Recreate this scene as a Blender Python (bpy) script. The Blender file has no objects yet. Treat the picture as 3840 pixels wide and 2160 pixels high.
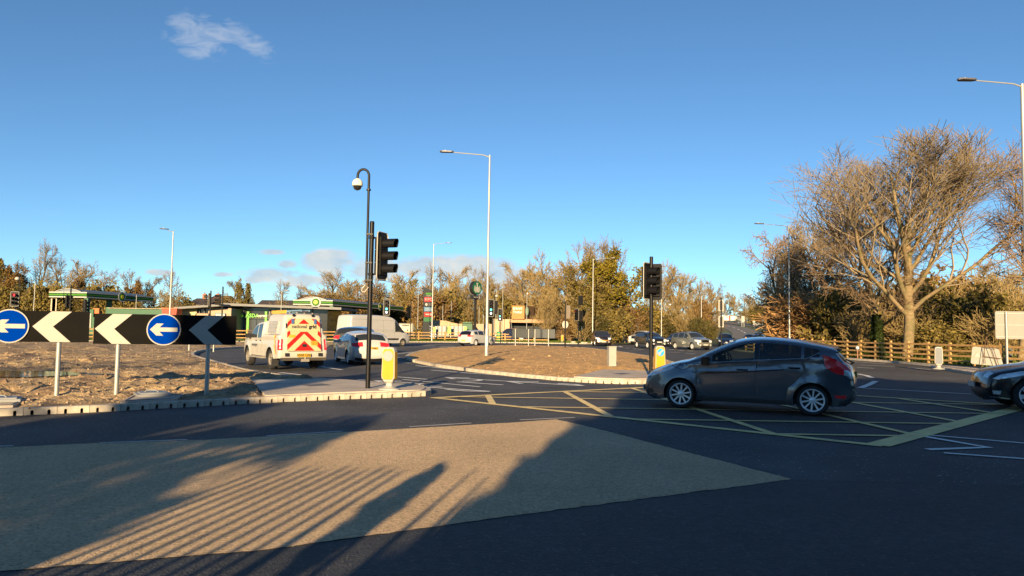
import bpy, bmesh, math, random
import numpy as np
from mathutils import Vector, Matrix, noise
from mathutils.geometry import delaunay_2d_cdt, intersect_point_line

random.seed(7)
SC = bpy.context.scene
COL = SC.collection
PI = math.pi
def rad(d): return math.radians(d)

# ------------------------------------------------------------------ camera
FPX = 2700.0                       # focal length in pixels of the 3840 px wide photograph
CAM_H = 1.6
PITCH, ROLL = rad(3.37), rad(0.85)
cam_data = bpy.data.cameras.new('camera')
cam_data.sensor_width = 36.0
cam_data.lens = 36.0 * FPX / 3840.0
cam_data.clip_start, cam_data.clip_end = 0.1, 5000.0
cam = bpy.data.objects.new('camera', cam_data)
COL.objects.link(cam)
RCAM = Matrix.Rotation(PI / 2 + PITCH, 4, 'X') @ Matrix.Rotation(ROLL, 4, 'Z')
cam.matrix_world = Matrix.Translation((0, 0, CAM_H)) @ RCAM
SC.camera = cam
R3 = RCAM.to_3x3()

# ------------------------------------------------------------------ sky and sun
AZ, ELEV = rad(9.05), rad(12.0)      # shadows run away from the viewer, a little to the right
world = bpy.data.worlds.new('World'); SC.world = world; world.use_nodes = True
wn, wl = world.node_tree.nodes, world.node_tree.links
wn.clear()
w_out = wn.new('ShaderNodeOutputWorld'); w_bg = wn.new('ShaderNodeBackground')
sky = wn.new('ShaderNodeTexSky'); sky.sky_type = 'NISHITA'; sky.sun_disc = False
sky.sun_elevation = ELEV; sky.sun_rotation = PI + AZ
sky.altitude = 50; sky.air_density = 0.70; sky.dust_density = 0.0; sky.ozone_density = 3.6
SKY_STRENGTH = 0.067
w_bg.inputs['Strength'].default_value = SKY_STRENGTH
wl.new(w_bg.outputs[0], w_out.inputs[0])
sun_data = bpy.data.lights.new('sun', 'SUN')
sun_data.energy = 4.8; sun_data.angle = rad(0.53); sun_data.color = (1.0, 0.73, 0.40)
sun = bpy.data.objects.new('sun', sun_data); COL.objects.link(sun)
SUNDIR = Vector((math.sin(AZ) * math.cos(ELEV), math.cos(AZ) * math.cos(ELEV), -math.sin(ELEV)))
sun.rotation_euler = SUNDIR.to_track_quat('-Z', 'Y').to_euler()
sun.location = (-20, -60, 40)
SC.view_settings.view_transform = 'Standard'; SC.view_settings.look = 'None'
SC.view_settings.gamma = 1.0; SC.view_settings.use_curve_mapping = False
SC.view_settings.exposure = 1.36
SC.render.engine = 'CYCLES'
SC.cycles.use_denoising = True
SC.cycles.max_bounces = 6; SC.cycles.transparent_max_bounces = 12
SC.cycles.diffuse_bounces = 3; SC.cycles.glossy_bounces = 3; SC.cycles.transmission_bounces = 4
SC.cycles.caustics_reflective = False; SC.cycles.caustics_refractive = False

# photograph pixel -> point in the place
def ray(x, y):
    return (R3 @ Vector(((x - 1920) / FPX, -(y - 1080) / FPX, -1.0))).normalized()
def G(x, y, z=0.0):
    d = ray(x, y); t = (z - CAM_H) / d.z
    return Vector((d.x * t, d.y * t, z))
def at(x, y, Y):
    d = ray(x, y); t = Y / d.y
    return Vector((d.x * t, Y, CAM_H + d.z * t))
def smooth01(a, b, x):
    t = max(0.0, min(1.0, (x - a) / (b - a))); return t * t * (3 - 2 * t)
def hill(x, y):                    # the land rises along the far road on the right
    if y < 100: return 0.0
    d = min(y - 100, 400)
    return (0.018 * d + 0.00002 * d * d) * smooth01(0.13, 0.22, x / y)
def H(x, y):                       # pixel -> point on the rising land
    d = ray(x, y); lo = None; t = 40.0
    while t < 900:
        p = Vector((d.x * t, d.y * t, CAM_H + d.z * t))
        if p.z <= hill(p.x, p.y): return Vector((p.x, p.y, hill(p.x, p.y)))
        t += 0.6
    return Vector((d.x * 900, d.y * 900, hill(d.x * 900, d.y * 900)))

# clouds: soft white patches fixed in the sky, over the far horizon ahead and one wisp high on the left
def build_sky_nodes():
    N = wn.new; L = wl.new
    tc = N('ShaderNodeTexCoord'); sep = N('ShaderNodeSeparateXYZ'); L(tc.outputs['Generated'], sep.inputs[0])
    def math_(op, a, b=None, clamp=False):
        n = N('ShaderNodeMath'); n.operation = op; n.use_clamp = clamp
        for i, v in enumerate((a, b)):
            if v is None: continue
            if isinstance(v, (int, float)): n.inputs[i].default_value = v
            else: L(v, n.inputs[i])
        return n.outputs[0]
    yy = math_('MAXIMUM', sep.outputs[1], 0.05)
    u = math_('DIVIDE', sep.outputs[0], yy); v = math_('DIVIDE', sep.outputs[2], yy)
    cmb = N('ShaderNodeCombineXYZ'); L(u, cmb.inputs[0]); L(v, cmb.inputs[1])
    def fbm(scale, sx, sy, detail, rot=0, dist=0.0):
        mp = N('ShaderNodeMapping'); mp.inputs['Scale'].default_value = (sx, sy, 1); mp.inputs['Rotation'].default_value = (0, 0, rot)
        L(cmb.outputs[0], mp.inputs[0])
        n = N('ShaderNodeTexNoise'); n.inputs['Scale'].default_value = scale; n.inputs['Detail'].default_value = detail
        n.inputs['Roughness'].default_value = 0.62; n.inputs['Distortion'].default_value = dist
        L(mp.outputs[0], n.inputs['Vector']); return n.outputs['Fac']
    def blob(px, py, rx, ry, rot=0):   # soft ellipse around a direction
        d = ray(px, py); cu, cv = d.x / d.y, d.z / d.y
        a = math_('SUBTRACT', u, cu); b = math_('SUBTRACT', v, cv)
        c, s = math.cos(rot), math.sin(rot)
        p = math_('ADD', math_('MULTIPLY', a, c / rx), math_('MULTIPLY', b, s / rx))
        q = math_('ADD', math_('MULTIPLY', a, -s / ry), math_('MULTIPLY', b, c / ry))
        r2 = math_('ADD', math_('MULTIPLY', p, p), math_('MULTIPLY', q, q))
        return math_('MAXIMUM', math_('SUBTRACT', 1.0, r2), 0.0)
    f1 = fbm(17, 1, 1.9, 9, 0, 0.35)
    low = None
    for bl in ((1020, 1035, .070, .016), (1240, 985, .056, .024), (1400, 1010, .06, .022), (1560, 1000, .05, .02), (1760, 1000, .085, .022), (1880, 1035, .06, .018), (1140, 1050, .06, .012), (1080, 990, .018, .010), (960, 1045, .03, .008), (600, 1020, .03, .006), (840, 1030, .02, .005), (1020, 945, .03, .006)):
        b = blob(*bl); low = b if low is None else math_('MAXIMUM', low, b)
    m_low = math_('MULTIPLY', math_('SUBTRACT', math_('ADD', math_('MULTIPLY', low, 0.95), math_('MULTIPLY', f1, 2.2)), 1.36), 2.2, True)
    m_low = math_('MULTIPLY', m_low, math_('MULTIPLY', low, 2.2, True))
    f2 = fbm(20, 1.0, 2.6, 9, rad(38), 1.2)
    hi = None
    for bl in ((700, 85, .036, .022, 0), (800, 110, .06, .020, -0.5), (930, 150, .065, .022, -0.6), (740, 160, .06, .028, -0.3)):
        b = blob(*bl); hi = b if hi is None else math_('MAXIMUM', hi, b)
    m_hi = math_('MULTIPLY', math_('SUBTRACT', math_('ADD', math_('MULTIPLY', hi, 0.55), math_('MULTIPLY', f2, 1.5)), 0.92), 1.7, True)
    m_hi = math_('MULTIPLY', math_('MULTIPLY', m_hi, math_('MULTIPLY', hi, 1.6, True)), 0.62)
    f3 = fbm(16, 1, 1.8, 5)
    ramp = N('ShaderNodeMix'); ramp.data_type = 'RGBA'
    ramp.inputs['A'].default_value = (3.0, 3.75, 4.3, 1); ramp.inputs['B'].default_value = (4.9, 4.7, 4.2, 1)
    L(math_('MULTIPLY', math_('SUBTRACT', f3, 0.38), 3.2, True), ramp.inputs['Factor'])
    tint = N('ShaderNodeMix'); tint.data_type = 'RGBA'; tint.blend_type = 'MULTIPLY'; tint.inputs['Factor'].default_value = 1.0
    L(sky.outputs[0], tint.inputs['A']); tint.inputs['B'].default_value = (0.91, 1.01, 0.95, 1)   # clear winter air, a touch less violet
    mx = N('ShaderNodeMix'); mx.data_type = 'RGBA'
    L(math_('MULTIPLY', m_low, 0.9), mx.inputs['Factor']); L(tint.outputs['Result'], mx.inputs['A']); L(ramp.outputs['Result'], mx.inputs['B'])
    mx2 = N('ShaderNodeMix'); mx2.data_type = 'RGBA'
    L(m_hi, mx2.inputs['Factor']); L(mx.outputs['Result'], mx2.inputs['A']); mx2.inputs['B'].default_value = (3.2, 3.6, 4.3, 1)
    L(mx2.outputs['Result'], w_bg.inputs['Color'])
build_sky_nodes()

# ------------------------------------------------------------------ materials
MATS = {}
def mat(name, rgb, rough=0.6, metal=0.0, var=0.12, scale=4.0, bump=0.0, bscale=60.0, spec=0.5, coat=0.0, emit=None, alpha=None, two=None, twof=0.5, speck=None, blot=None):
    """procedural surface: base colour with noise variation, optional second colour, specks and fine relief"""
    if name in MATS: return MATS[name]
    m = bpy.data.materials.new(name); m.use_nodes = True; MATS[name] = m
    nt = m.node_tree; N = nt.nodes.new; L = nt.links.new
    b = nt.nodes['Principled BSDF']
    b.inputs['Roughness'].default_value = rough; b.inputs['Metallic'].default_value = metal
    b.inputs['Specular IOR Level'].default_value = spec
    if coat: b.inputs['Coat Weight'].default_value = coat; b.inputs['Coat Roughness'].default_value = 0.04
    tc = N('ShaderNodeTexCoord')
    no = N('ShaderNodeTexNoise'); no.inputs['Scale'].default_value = scale; no.inputs['Detail'].default_value = 6; no.inputs['Roughness'].default_value = 0.6
    L(tc.outputs['Object'], no.inputs['Vector'])
    mr = N('ShaderNodeMapRange'); mr.inputs[1].default_value = 0.3; mr.inputs[2].default_value = 0.7
    mr.inputs[3].default_value = 1 - var; mr.inputs[4].default_value = 1 + var
    L(no.outputs['Fac'], mr.inputs[0])
    mul = N('ShaderNodeMix'); mul.data_type = 'RGBA'; mul.blend_type = 'MULTIPLY'; mul.inputs['Factor'].default_value = 1
    cc = N('ShaderNodeCombineColor'); 
    for i in range(3): L(mr.outputs[0], cc.inputs[i])
    mul.inputs['A'].default_value = (*rgb, 1); L(cc.outputs[0], mul.inputs['B'])
    col = mul.outputs['Result']
    if two is not None:
        n2 = N('ShaderNodeTexNoise'); n2.inputs['Scale'].default_value = scale * 0.37; n2.inputs['Detail'].default_value = 5
        L(tc.outputs['Object'], n2.inputs['Vector'])
        r2 = N('ShaderNodeMapRange'); r2.inputs[1].default_value = twof - 0.08; r2.inputs[2].default_value = twof + 0.08; L(n2.outputs['Fac'], r2.inputs[0])
        mx = N('ShaderNodeMix'); mx.data_type = 'RGBA'; L(r2.outputs[0], mx.inputs['Factor']); L(col, mx.inputs['A']); mx.inputs['B'].default_value = (*two, 1)
        col = mx.outputs['Result']
    if blot is not None:                      # broad wear and stains: (scale, darkest, lightest)
        n4 = N('ShaderNodeTexNoise'); n4.inputs['Scale'].default_value = blot[0]; n4.inputs['Detail'].default_value = 7; n4.inputs['Distortion'].default_value = 0.6
        L(tc.outputs['Object'], n4.inputs['Vector'])
        r4 = N('ShaderNodeMapRange'); r4.inputs[1].default_value = 0.33; r4.inputs[2].default_value = 0.67; r4.inputs[3].default_value = blot[1]; r4.inputs[4].default_value = blot[2]; L(n4.outputs['Fac'], r4.inputs[0])
        c4 = N('ShaderNodeCombineColor')
        for i in range(3): L(r4.outputs[0], c4.inputs[i])
        m4 = N('ShaderNodeMix'); m4.data_type = 'RGBA'; m4.blend_type = 'MULTIPLY'; m4.inputs['Factor'].default_value = 1; L(col, m4.inputs['A']); L(c4.outputs[0], m4.inputs['B']); col = m4.outputs['Result']
    if speck is not None:                     # (scale, threshold, colour, amount)
        vo = N('ShaderNodeTexVoronoi'); vo.inputs['Scale'].default_value = speck[0]; L(tc.outputs['Object'], vo.inputs['Vector'])
        wnz = N('ShaderNodeSeparateColor'); L(vo.outputs['Color'], wnz.inputs[0])
        r3 = N('ShaderNodeMapRange'); r3.inputs[1].default_value = speck[1]; r3.inputs[2].default_value = 1.0; r3.inputs[4].default_value = speck[3]; L(wnz.outputs[0], r3.inputs[0])
        mx = N('ShaderNodeMix'); mx.data_type = 'RGBA'; L(r3.outputs[0], mx.inputs['Factor']); L(col, mx.inputs['A']); mx.inputs['B'].default_value = (*speck[2], 1)
        col = mx.outputs['Result']
    L(col, b.inputs['Base Color'])
    if bump:
        bn = N('ShaderNodeTexNoise'); bn.inputs['Scale'].default_value = bscale; bn.inputs['Detail'].default_value = 4
        L(tc.outputs['Object'], bn.inputs['Vector'])
        bp = N('ShaderNodeBump'); bp.inputs['Strength'].default_value = min(1.0, bump); bp.inputs['Distance'].default_value = 0.02 * max(1.0, bump)
        L(bn.outputs['Fac'], bp.inputs['Height']); L(bp.outputs[0], b.inputs['Normal'])
    if emit is not None:
        b.inputs['Emission Color'].default_value = (*emit[0], 1); b.inputs['Emission Strength'].default_value = emit[1]
    if alpha is not None: b.inputs['Alpha'].default_value = alpha
    return m
def glass_mat(name, tint, clear):
    if name in MATS: return MATS[name]
    m = bpy.data.materials.new(name); m.use_nodes = True; MATS[name] = m
    nt = m.node_tree; N = nt.nodes.new; L = nt.links.new
    out = nt.nodes['Material Output']; b = nt.nodes['Principled BSDF']
    b.inputs['Base Color'].default_value = (*tint, 1); b.inputs['Roughness'].default_value = 0.03; b.inputs['Specular IOR Level'].default_value = 0.7
    no = N('ShaderNodeTexNoise'); no.inputs['Scale'].default_value = 3
    tr = N('ShaderNodeBsdfTransparent'); tr.inputs[0].default_value = (0.75, 0.85, 0.82, 1)
    mx = N('ShaderNodeMixShader')
    mr = N('ShaderNodeMapRange'); mr.inputs[3].default_value = clear - .03; mr.inputs[4].default_value = clear + .03; L(no.outputs['Fac'], mr.inputs[0])
    L(mr.outputs[0], mx.inputs[0]); L(b.outputs[0], mx.inputs[1]); L(tr.outputs[0], mx.inputs[2]); L(mx.outputs[0], out.inputs['Surface'])
    return m
def leaf_mat(name, c1, c2, c3=None, trans=0.25):
    if name in MATS: return MATS[name]
    m = bpy.data.materials.new(name); m.use_nodes = True; MATS[name] = m
    nt = m.node_tree; N = nt.nodes.new; L = nt.links.new
    out = nt.nodes['Material Output']; b = nt.nodes['Principled BSDF']; b.inputs['Roughness'].default_value = 0.7; b.inputs['Specular IOR Level'].default_value = 0.2
    geo = N('ShaderNodeNewGeometry'); no = N('ShaderNodeTexNoise'); no.inputs['Scale'].default_value = 0.7; no.inputs['Detail'].default_value = 6
    L(geo.outputs['Position'], no.inputs['Vector'])
    wn_ = N('ShaderNodeTexWhiteNoise'); sn = N('ShaderNodeVectorMath'); sn.operation = 'SNAP'; sn.inputs[1].default_value = (.35, .35, .35)
    L(geo.outputs['Position'], sn.inputs[0]); L(sn.outputs[0], wn_.inputs['Vector'])
    ad = N('ShaderNodeMath'); ad.operation = 'MULTIPLY_ADD'; L(wn_.outputs['Value'], ad.inputs[0]); ad.inputs[1].default_value = 0.35; L(no.outputs['Fac'], ad.inputs[2])
    cr = N('ShaderNodeValToRGB'); e = cr.color_ramp.elements
    e[0].position, e[1].position = 0.45, 0.95
    e[0].color, e[1].color = (*c1, 1), (*c2, 1)
    if c3: k = e.new(0.7); k.color = (*c3, 1)
    L(ad.outputs[0], cr.inputs[0]); L(cr.outputs[0], b.inputs['Base Color'])
    tl = N('ShaderNodeBsdfTranslucent'); L(cr.outputs[0], tl.inputs[0])
    mx = N('ShaderNodeMixShader'); mx.inputs[0].default_value = trans; L(b.outputs[0], mx.inputs[1]); L(tl.outputs[0], mx.inputs[2]); L(mx.outputs[0], out.inputs['Surface'])
    return m

# ------------------------------------------------------------------ mesh helpers
def tag(o, label=None, cat=None, group=None, kind=None):
    if label: o['label'] = label
    if cat: o['category'] = cat
    if group: o['group'] = group
    if kind: o['kind'] = kind
    return o
def empty(name, loc=(0, 0, 0), rz=0.0, label=None, cat=None, group=None, kind=None):
    o = bpy.data.objects.new(name, None); COL.objects.link(o)
    o.location = loc; o.rotation_euler = (0, 0, rz); o.empty_display_size = 0.2
    return tag(o, label, cat, group, kind)
def link_obj(name, me, parent=None, loc=None, rot=None):
    o = bpy.data.objects.new(name, me); COL.objects.link(o)
    if parent is not None: o.parent = parent
    if loc is not None: o.location = loc
    if rot is not None: o.rotation_euler = rot
    return o
def copy_tree(o, parent=None):
    c = o.copy(); COL.objects.link(c)
    if parent is not None: c.parent = parent
    for ch in list(o.children): copy_tree(ch, c)
    return c
class MB:
    def __init__(s): s.v = []; s.f = []; s.m = []
    def add(s, vs, fs, mi=0):
        k = len(s.v); s.v += [tuple(p) for p in vs]
        for f in fs: s.f.append(tuple(i + k for i in f)); s.m.append(mi)
        return s
    def box(s, c, d, rz=0.0, mi=0, rx=0.0, ry=0.0):
        M = Matrix.Translation(c) @ Matrix.Rotation(rz, 4, 'Z') @ Matrix.Rotation(ry, 4, 'Y') @ Matrix.Rotation(rx, 4, 'X')
        vs = [M @ Vector((sx * d[0] / 2, sy * d[1] / 2, sz * d[2] / 2)) for sx in (-1, 1) for sy in (-1, 1) for sz in (-1, 1)]
        return s.add(vs, [(0, 1, 3, 2), (4, 6, 7, 5), (0, 4, 5, 1), (2, 3, 7, 6), (0, 2, 6, 4), (1, 5, 7, 3)], mi)
    def cyl(s, p0, p1, r0, r1=None, n=10, mi=0, caps=True):
        return s.tube([p0, p1], [r0, r0 if r1 is None else r1], n, mi, caps)
    def tube(s, pts, rs, n=8, mi=0, caps=True):
        pts = [Vector(p) for p in pts]
        if isinstance(rs, (int, float)): rs = [rs] * len(pts)
        vs = []; prev = None
        for i, p in enumerate(pts):
            a = pts[max(i - 1, 0)]; b = pts[min(i + 1, len(pts) - 1)]
            d = (b - a).normalized()
            if prev is None:
                ref = Vector((0, 0, 1)) if abs(d.z) < 0.9 else Vector((1, 0, 0))
                X = d.cross(ref).normalized()
            else: X = (prev - d * prev.dot(d)).normalized()
            prev = X; Y = d.cross(X)
            for k in range(n):
                t = 2 * PI * k / n; vs.append(p + (X * math.cos(t) + Y * math.sin(t)) * rs[i])
        fs = []
        for i in range(len(pts) - 1):
            for k in range(n):
                a = i * n + k; b = i * n + (k + 1) % n
                fs.append((a, b, b + n, a + n))
        if caps: fs.append(tuple(range(n))[::-1]); fs.append(tuple(range((len(pts) - 1) * n, len(pts) * n)))
        return s.add(vs, fs, mi)
    def prism(s, pts, vec, mi=0):           # polygon of 3-D points swept along vec
        n = len(pts); vec = Vector(vec); pts = [Vector(p) for p in pts]
        vs = pts + [p + vec for p in pts]
        return s.add(vs, [tuple(range(n))[::-1], tuple(range(n, 2 * n))] + [(i, (i + 1) % n, n + (i + 1) % n, n + i) for i in range(n)], mi)
    def lathe(s, prof, n=16, mi=0, M=None, close=False):
        vs = []
        for (r, z) in prof:
            for k in range(n):
                t = 2 * PI * k / n; p = Vector((r * math.cos(t), r * math.sin(t), z)); vs.append(M @ p if M else p)
        fs = []; m = len(prof)
        for i in range(m - 1 + (1 if close else 0)):
            for k in range(n):
                a = i * n + k; b = i * n + (k + 1) % n; j = ((i + 1) % m) * n
                fs.append((a, b, j + (k + 1) % n, j + k))
        return s.add(vs, fs, mi)
    def face(s, pts, mi=0): return s.add(pts, [tuple(range(len(pts)))], mi)
    def mesh(s, name, mats, smooth=None):
        me = bpy.data.meshes.new(name); me.from_pydata(s.v, [], s.f)
        for m in (mats if isinstance(mats, (list, tuple)) else [mats]): me.materials.append(m)
        if any(s.m): me.polygons.foreach_set('material_index', s.m)
        bm = bmesh.new(); bm.from_mesh(me); bmesh.ops.recalc_face_normals(bm, faces=bm.faces[:]); bm.to_mesh(me); bm.free()
        if smooth is not None:
            me.polygons.foreach_set('use_smooth', [True] * len(me.polygons)); me.set_sharp_from_angle(angle=rad(smooth))
        me.update(); return me
    def build(s, name, mats, parent=None, smooth=None, loc=None, rot=None):
        return link_obj(name, s.mesh(name, mats, smooth), parent, loc, rot)
def rot2(x, y, a): return (x * math.cos(a) - y * math.sin(a), x * math.sin(a) + y * math.cos(a))
def chaikin(pts, it=2, closed=False):
    for _ in range(it):
        out = [] if closed else [pts[0]]
        n = len(pts)
        for i in range(n if closed else n - 1):
            a, b = pts[i], pts[(i + 1) % n]
            out.append(tuple(a[k] * .75 + b[k] * .25 for k in range(len(a)))); out.append(tuple(a[k] * .25 + b[k] * .75 for k in range(len(a))))
        if not closed: out.append(pts[-1])
        pts = out
    return pts
def resample(pts, step):
    pts = [Vector(p) for p in pts]; out = [pts[0].copy()]; need = step
    for a, b in zip(pts[:-1], pts[1:]):
        L = (b - a).length; s = 0.0
        while L - s >= need:
            s += need; out.append(a.lerp(b, s / L)); need = step
        need -= (L - s)
    return out
def text_mesh(txt, size, mat_, name='lettering', bold=0.0, extrude=0.002, align='CENTER', spacing=1.0, sx=1.0):
    cu = bpy.data.curves.new(name, 'FONT'); cu.body = txt; cu.size = size; cu.extrude = extrude; cu.offset = bold
    cu.align_x = align; cu.align_y = 'CENTER'; cu.space_character = spacing; cu.resolution_u = 3
    tmp = bpy.data.objects.new('tmp', cu); COL.objects.link(tmp)
    dg = bpy.context.evaluated_depsgraph_get(); me = bpy.data.meshes.new_from_object(tmp.evaluated_get(dg))
    bpy.data.objects.remove(tmp); bpy.data.curves.remove(cu)
    if sx != 1.0: me.transform(Matrix.Diagonal((sx, 1, 1, 1)))
    me.name = name; me.materials.clear(); me.materials.append(mat_); return me
def put_text(parent, txt, size, m, pos, rz=0.0, **kw):   # upright lettering that faces local -Y
    me = text_mesh(txt, size, m, **kw)
    return link_obj('lettering', me, parent, pos, (PI / 2, 0, rz))

# ------------------------------------------------------------------ setting: ground, roads, kerbs, verges
M_ASPH = mat('asphalt', (0.068, 0.068, 0.073), 0.82, var=0.22, scale=0.6, bump=0.5, bscale=90, spec=0.35, speck=(55, 0.975, (0.45, 0.44, 0.42), 0.75), two=(0.052, 0.053, 0.058), twof=0.56, blot=(0.45, .72, 1.25))
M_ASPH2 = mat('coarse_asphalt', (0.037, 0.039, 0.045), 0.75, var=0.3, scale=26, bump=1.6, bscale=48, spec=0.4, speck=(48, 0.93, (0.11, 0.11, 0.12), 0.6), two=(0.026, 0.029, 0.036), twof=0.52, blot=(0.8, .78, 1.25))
M_TAN = mat('buff_high_friction_surfacing', (0.74, 0.53, 0.32), 0.9, var=0.3, scale=34, bump=2.6, bscale=75, speck=(60, 0.8, (0.13, 0.10, 0.07), 0.55), two=(0.65, 0.46, 0.26), twof=0.56, blot=(0.55, .88, 1.10))
M_FAR_ASPH = mat('worn_asphalt', (0.13, 0.12, 0.105), 0.9, var=0.15, scale=0.3)
M_GRASS = mat('grass_ground', (0.055, 0.085, 0.018), 0.95, var=0.5, scale=1.3, bump=0.8, bscale=25, two=(0.10, 0.10, 0.03), twof=0.55)
M_SOIL = mat('stony_soil', (0.33, 0.235, 0.128), 0.95, var=0.5, scale=3.5, bump=2.2, bscale=22, two=(0.17, 0.11, 0.068), twof=0.56, speck=(11, 0.9, (0.46, 0.35, 0.24), 0.7))
M_BARK = mat('bark_mulch_soil', (0.58, 0.335, 0.115), 0.95, var=0.5, scale=4.5, bump=2.0, bscale=30, two=(0.42, 0.24, 0.085), twof=0.54, speck=(14, 0.82, (0.6, 0.42, 0.24), 0.7))
M_CONC = mat('pale_concrete', (0.50, 0.425, 0.35), 0.9, var=0.14, scale=2.5, bump=0.4, bscale=70, two=(0.42, 0.36, 0.30), twof=0.58, blot=(1.2, .78, 1.08))
M_KERB = mat('kerb_concrete', (0.47, 0.42, 0.345), 0.85, var=0.16, scale=6, bump=0.3, bscale=60, two=(0.36, 0.31, 0.25), twof=0.62, blot=(3.5, .75, 1.1))
M_WHITE = mat('white_road_paint', (0.74, 0.73, 0.70), 0.7, var=0.1, scale=5, two=(0.52, 0.51, 0.50), twof=0.64)
M_YELLOW = mat('yellow_road_paint', (0.80, 0.61, 0.26), 0.75, var=0.14, scale=4, two=(0.58, 0.46, 0.22), twof=0.6)
M_PLATE = mat('dark_cover_plate', (0.12, 0.11, 0.10), 0.6, var=0.2)

def struct(name, o): o.name = name; o['kind'] = 'structure'; return o
def sheet(name, pts, z, m, kind='structure', parent=None):
    mb = MB(); mb.face([(p[0], p[1], z) for p in pts])
    me = bpy.data.meshes.new(name); me.from_pydata(mb.v, [], mb.f); me.materials.append(m)
    bm = bmesh.new(); bm.from_mesh(me)
    for f in bm.faces:
        f.normal_update()
        if f.normal.z < 0: f.normal_flip()
    bmesh.ops.triangulate(bm, faces=bm.faces[:]); bm.to_mesh(me); bm.free()
    o = link_obj(name, me, parent)
    if kind and parent is None: o['kind'] = kind
    return o

def make_ground():
    xs = list(range(-1200, -80, 70)) + list(range(-80, 0, 20)) + list(range(0, 232, 4)) + list(range(240, 1300, 70))
    ys = [-400, -200, -100, -50, 0, 50, 90] + list(range(94, 560, 6)) + list(range(600, 2000, 100))
    vs = [(x, y, hill(x, y) - 0.06) for y in ys for x in xs]; n = len(xs)
    fs = [(j * n + i, j * n + i + 1, (j + 1) * n + i + 1, (j + 1) * n + i) for j in range(len(ys) - 1) for i in range(n - 1)]
    me = bpy.data.meshes.new('ground'); me.from_pydata(vs, [], fs); me.materials.append(M_GRASS)
    o = link_obj('ground', me); o['kind'] = 'structure'
make_ground()
sheet('road', [(-75, -16), (40, -16), (40, 60), (34, 108), (-75, 108)], 0.0, M_ASPH)
# coarse dark surfacing at the viewer's feet
fg = [G(-400, 2190), G(0, 2146), G(1000, 2066), G(1922, 1938), G(2500, 1862), G(2965, 1800), G(3400, 1808), G(4100, 1830)]
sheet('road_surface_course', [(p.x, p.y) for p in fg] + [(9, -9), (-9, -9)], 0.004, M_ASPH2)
tan = [G(-500, 1705), G(0, 1681), G(370, 1663), G(745, 1652), G(1300, 1622), G(1920, 1586), G(2085, 1574), G(2218, 1604), G(2600, 1704), G(2972, 1799), G(2500, 1861), G(1920, 1937), G(1000, 2065), G(0, 2145), G(-400, 2189)]
rj = random.Random(17)
tan = [p + Vector((rj.uniform(-.012, .012), rj.uniform(-.014, .014), 0)) for p in resample(tan + [tan[0]], .09)]     # hand-laid, slightly ragged edge
sheet('buff_surfacing', [(p.x, p.y) for p in tan], 0.008, M_TAN)

# ---- kerb stones: one drainage kerb unit, two arched inlets at road level, copied along each kerb line
def kerb_mesh(length=0.5, holes=True, h=0.125, d=0.16, name='kerb_stone'):
    l = length - 0.008
    pts = [(0, 0)]
    if holes:
        for c in (0.125, 0.375):
            pts += [(c - .024, 0), (c - .024, .062), (c - .015, .08), (c, .086), (c + .015, .08), (c + .024, .062), (c + .024, 0)]
    pts += [(l, 0), (l, h), (0, h)]
    mb = MB(); mb.prism([(x, 0, z) for x, z in pts], (0, d, 0))
    me = mb.mesh(name, M_KERB)
    bm = bmesh.new(); bm.from_mesh(me)
    es = [e for e in bm.edges if all(abs(v.co.z - h) < 1e-5 and abs(v.co.y) < 1e-5 for v in e.verts)]
    bmesh.ops.bevel(bm, geom=es, offset=0.018, segments=1, affect='EDGES'); bm.to_mesh(me); bm.free(); return me
KM = kerb_mesh(); KM_PLAIN = kerb_mesh(holes=False)
def kerb_line(pts, mesh, closed=False, step=0.5, jitter=0.003):
    """kerb along a line of ground points; the road lies on the right-hand side of the walking direction"""
    root = empty('kerb', (0, 0, 0), kind='structure')
    rnd = random.Random(3)
    ps = resample(pts, step)
    for a, b in zip(ps[:-1], ps[1:]):
        d = b - a
        o = link_obj('kerb_stone', mesh, root, (a.x, a.y, a.z + rnd.uniform(-jitter, jitter)), (0, 0, math.atan2(d.y, d.x)))
        if d.length < step * .97: o.scale = (d.length / step * 1.0, 1, 1)
    return root
def px_path(pp, z=0.0, it=2): return [Vector(p) for p in chaikin([tuple(G(x, y, z)) for x, y in pp], it)]

front = px_path([(-330, 1575), (0, 1561), (300, 1549), (600, 1533), (880, 1517), (1200, 1501), (1500, 1490), (1570, 1488), (1612, 1484), (1622, 1474), (1590, 1462)])
inner = px_path([(1590, 1462), (1400, 1448), (1180, 1432), (955, 1404), (880, 1385), (800, 1360), (745, 1346), (722, 1335), (742, 1322), (800, 1312), (900, 1306), (1020, 1301), (1140, 1299), (1235, 1300), (1290, 1294), (1255, 1286)])
K_FRONT = kerb_line(front, KM); K_INNER = kerb_line(inner, KM_PLAIN)
backmud = [Vector((-22, 72.0, 0)), Vector((-34, 63, 0)), Vector((-44, 48, 0)), Vector((-44, 30, 0)), Vector((-34, 18, 0)), Vector((-20, 12.5, 0))]
mud_outline = [Vector(p) for p in front[1:]] + inner[1:] + backmud

isl = px_path([(1555, 1360), (1520, 1349), (1524, 1334), (1600, 1314), (1717, 1305), (1810, 1300), (1935, 1299), (2059, 1302), (2183, 1306), (2276, 1317), (2384, 1332), (2470, 1348), (2560, 1375), (2600, 1405), (2560, 1432), (2432, 1441), (2300, 1441), (2121, 1431), (1935, 1414), (1798, 1399), (1633, 1377), (1555, 1360)], it=2)
isl = isl[::-1]      # walk so that the road is on the right
isl = isl[::-1]
def signed_area(p): return sum(a.x * b.y - b.x * a.y for a, b in zip(p, p[1:] + p[:1])) / 2
if signed_area(isl) < 0: isl = isl[::-1]
K_ISLAND = kerb_line(isl, KM)

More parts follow.
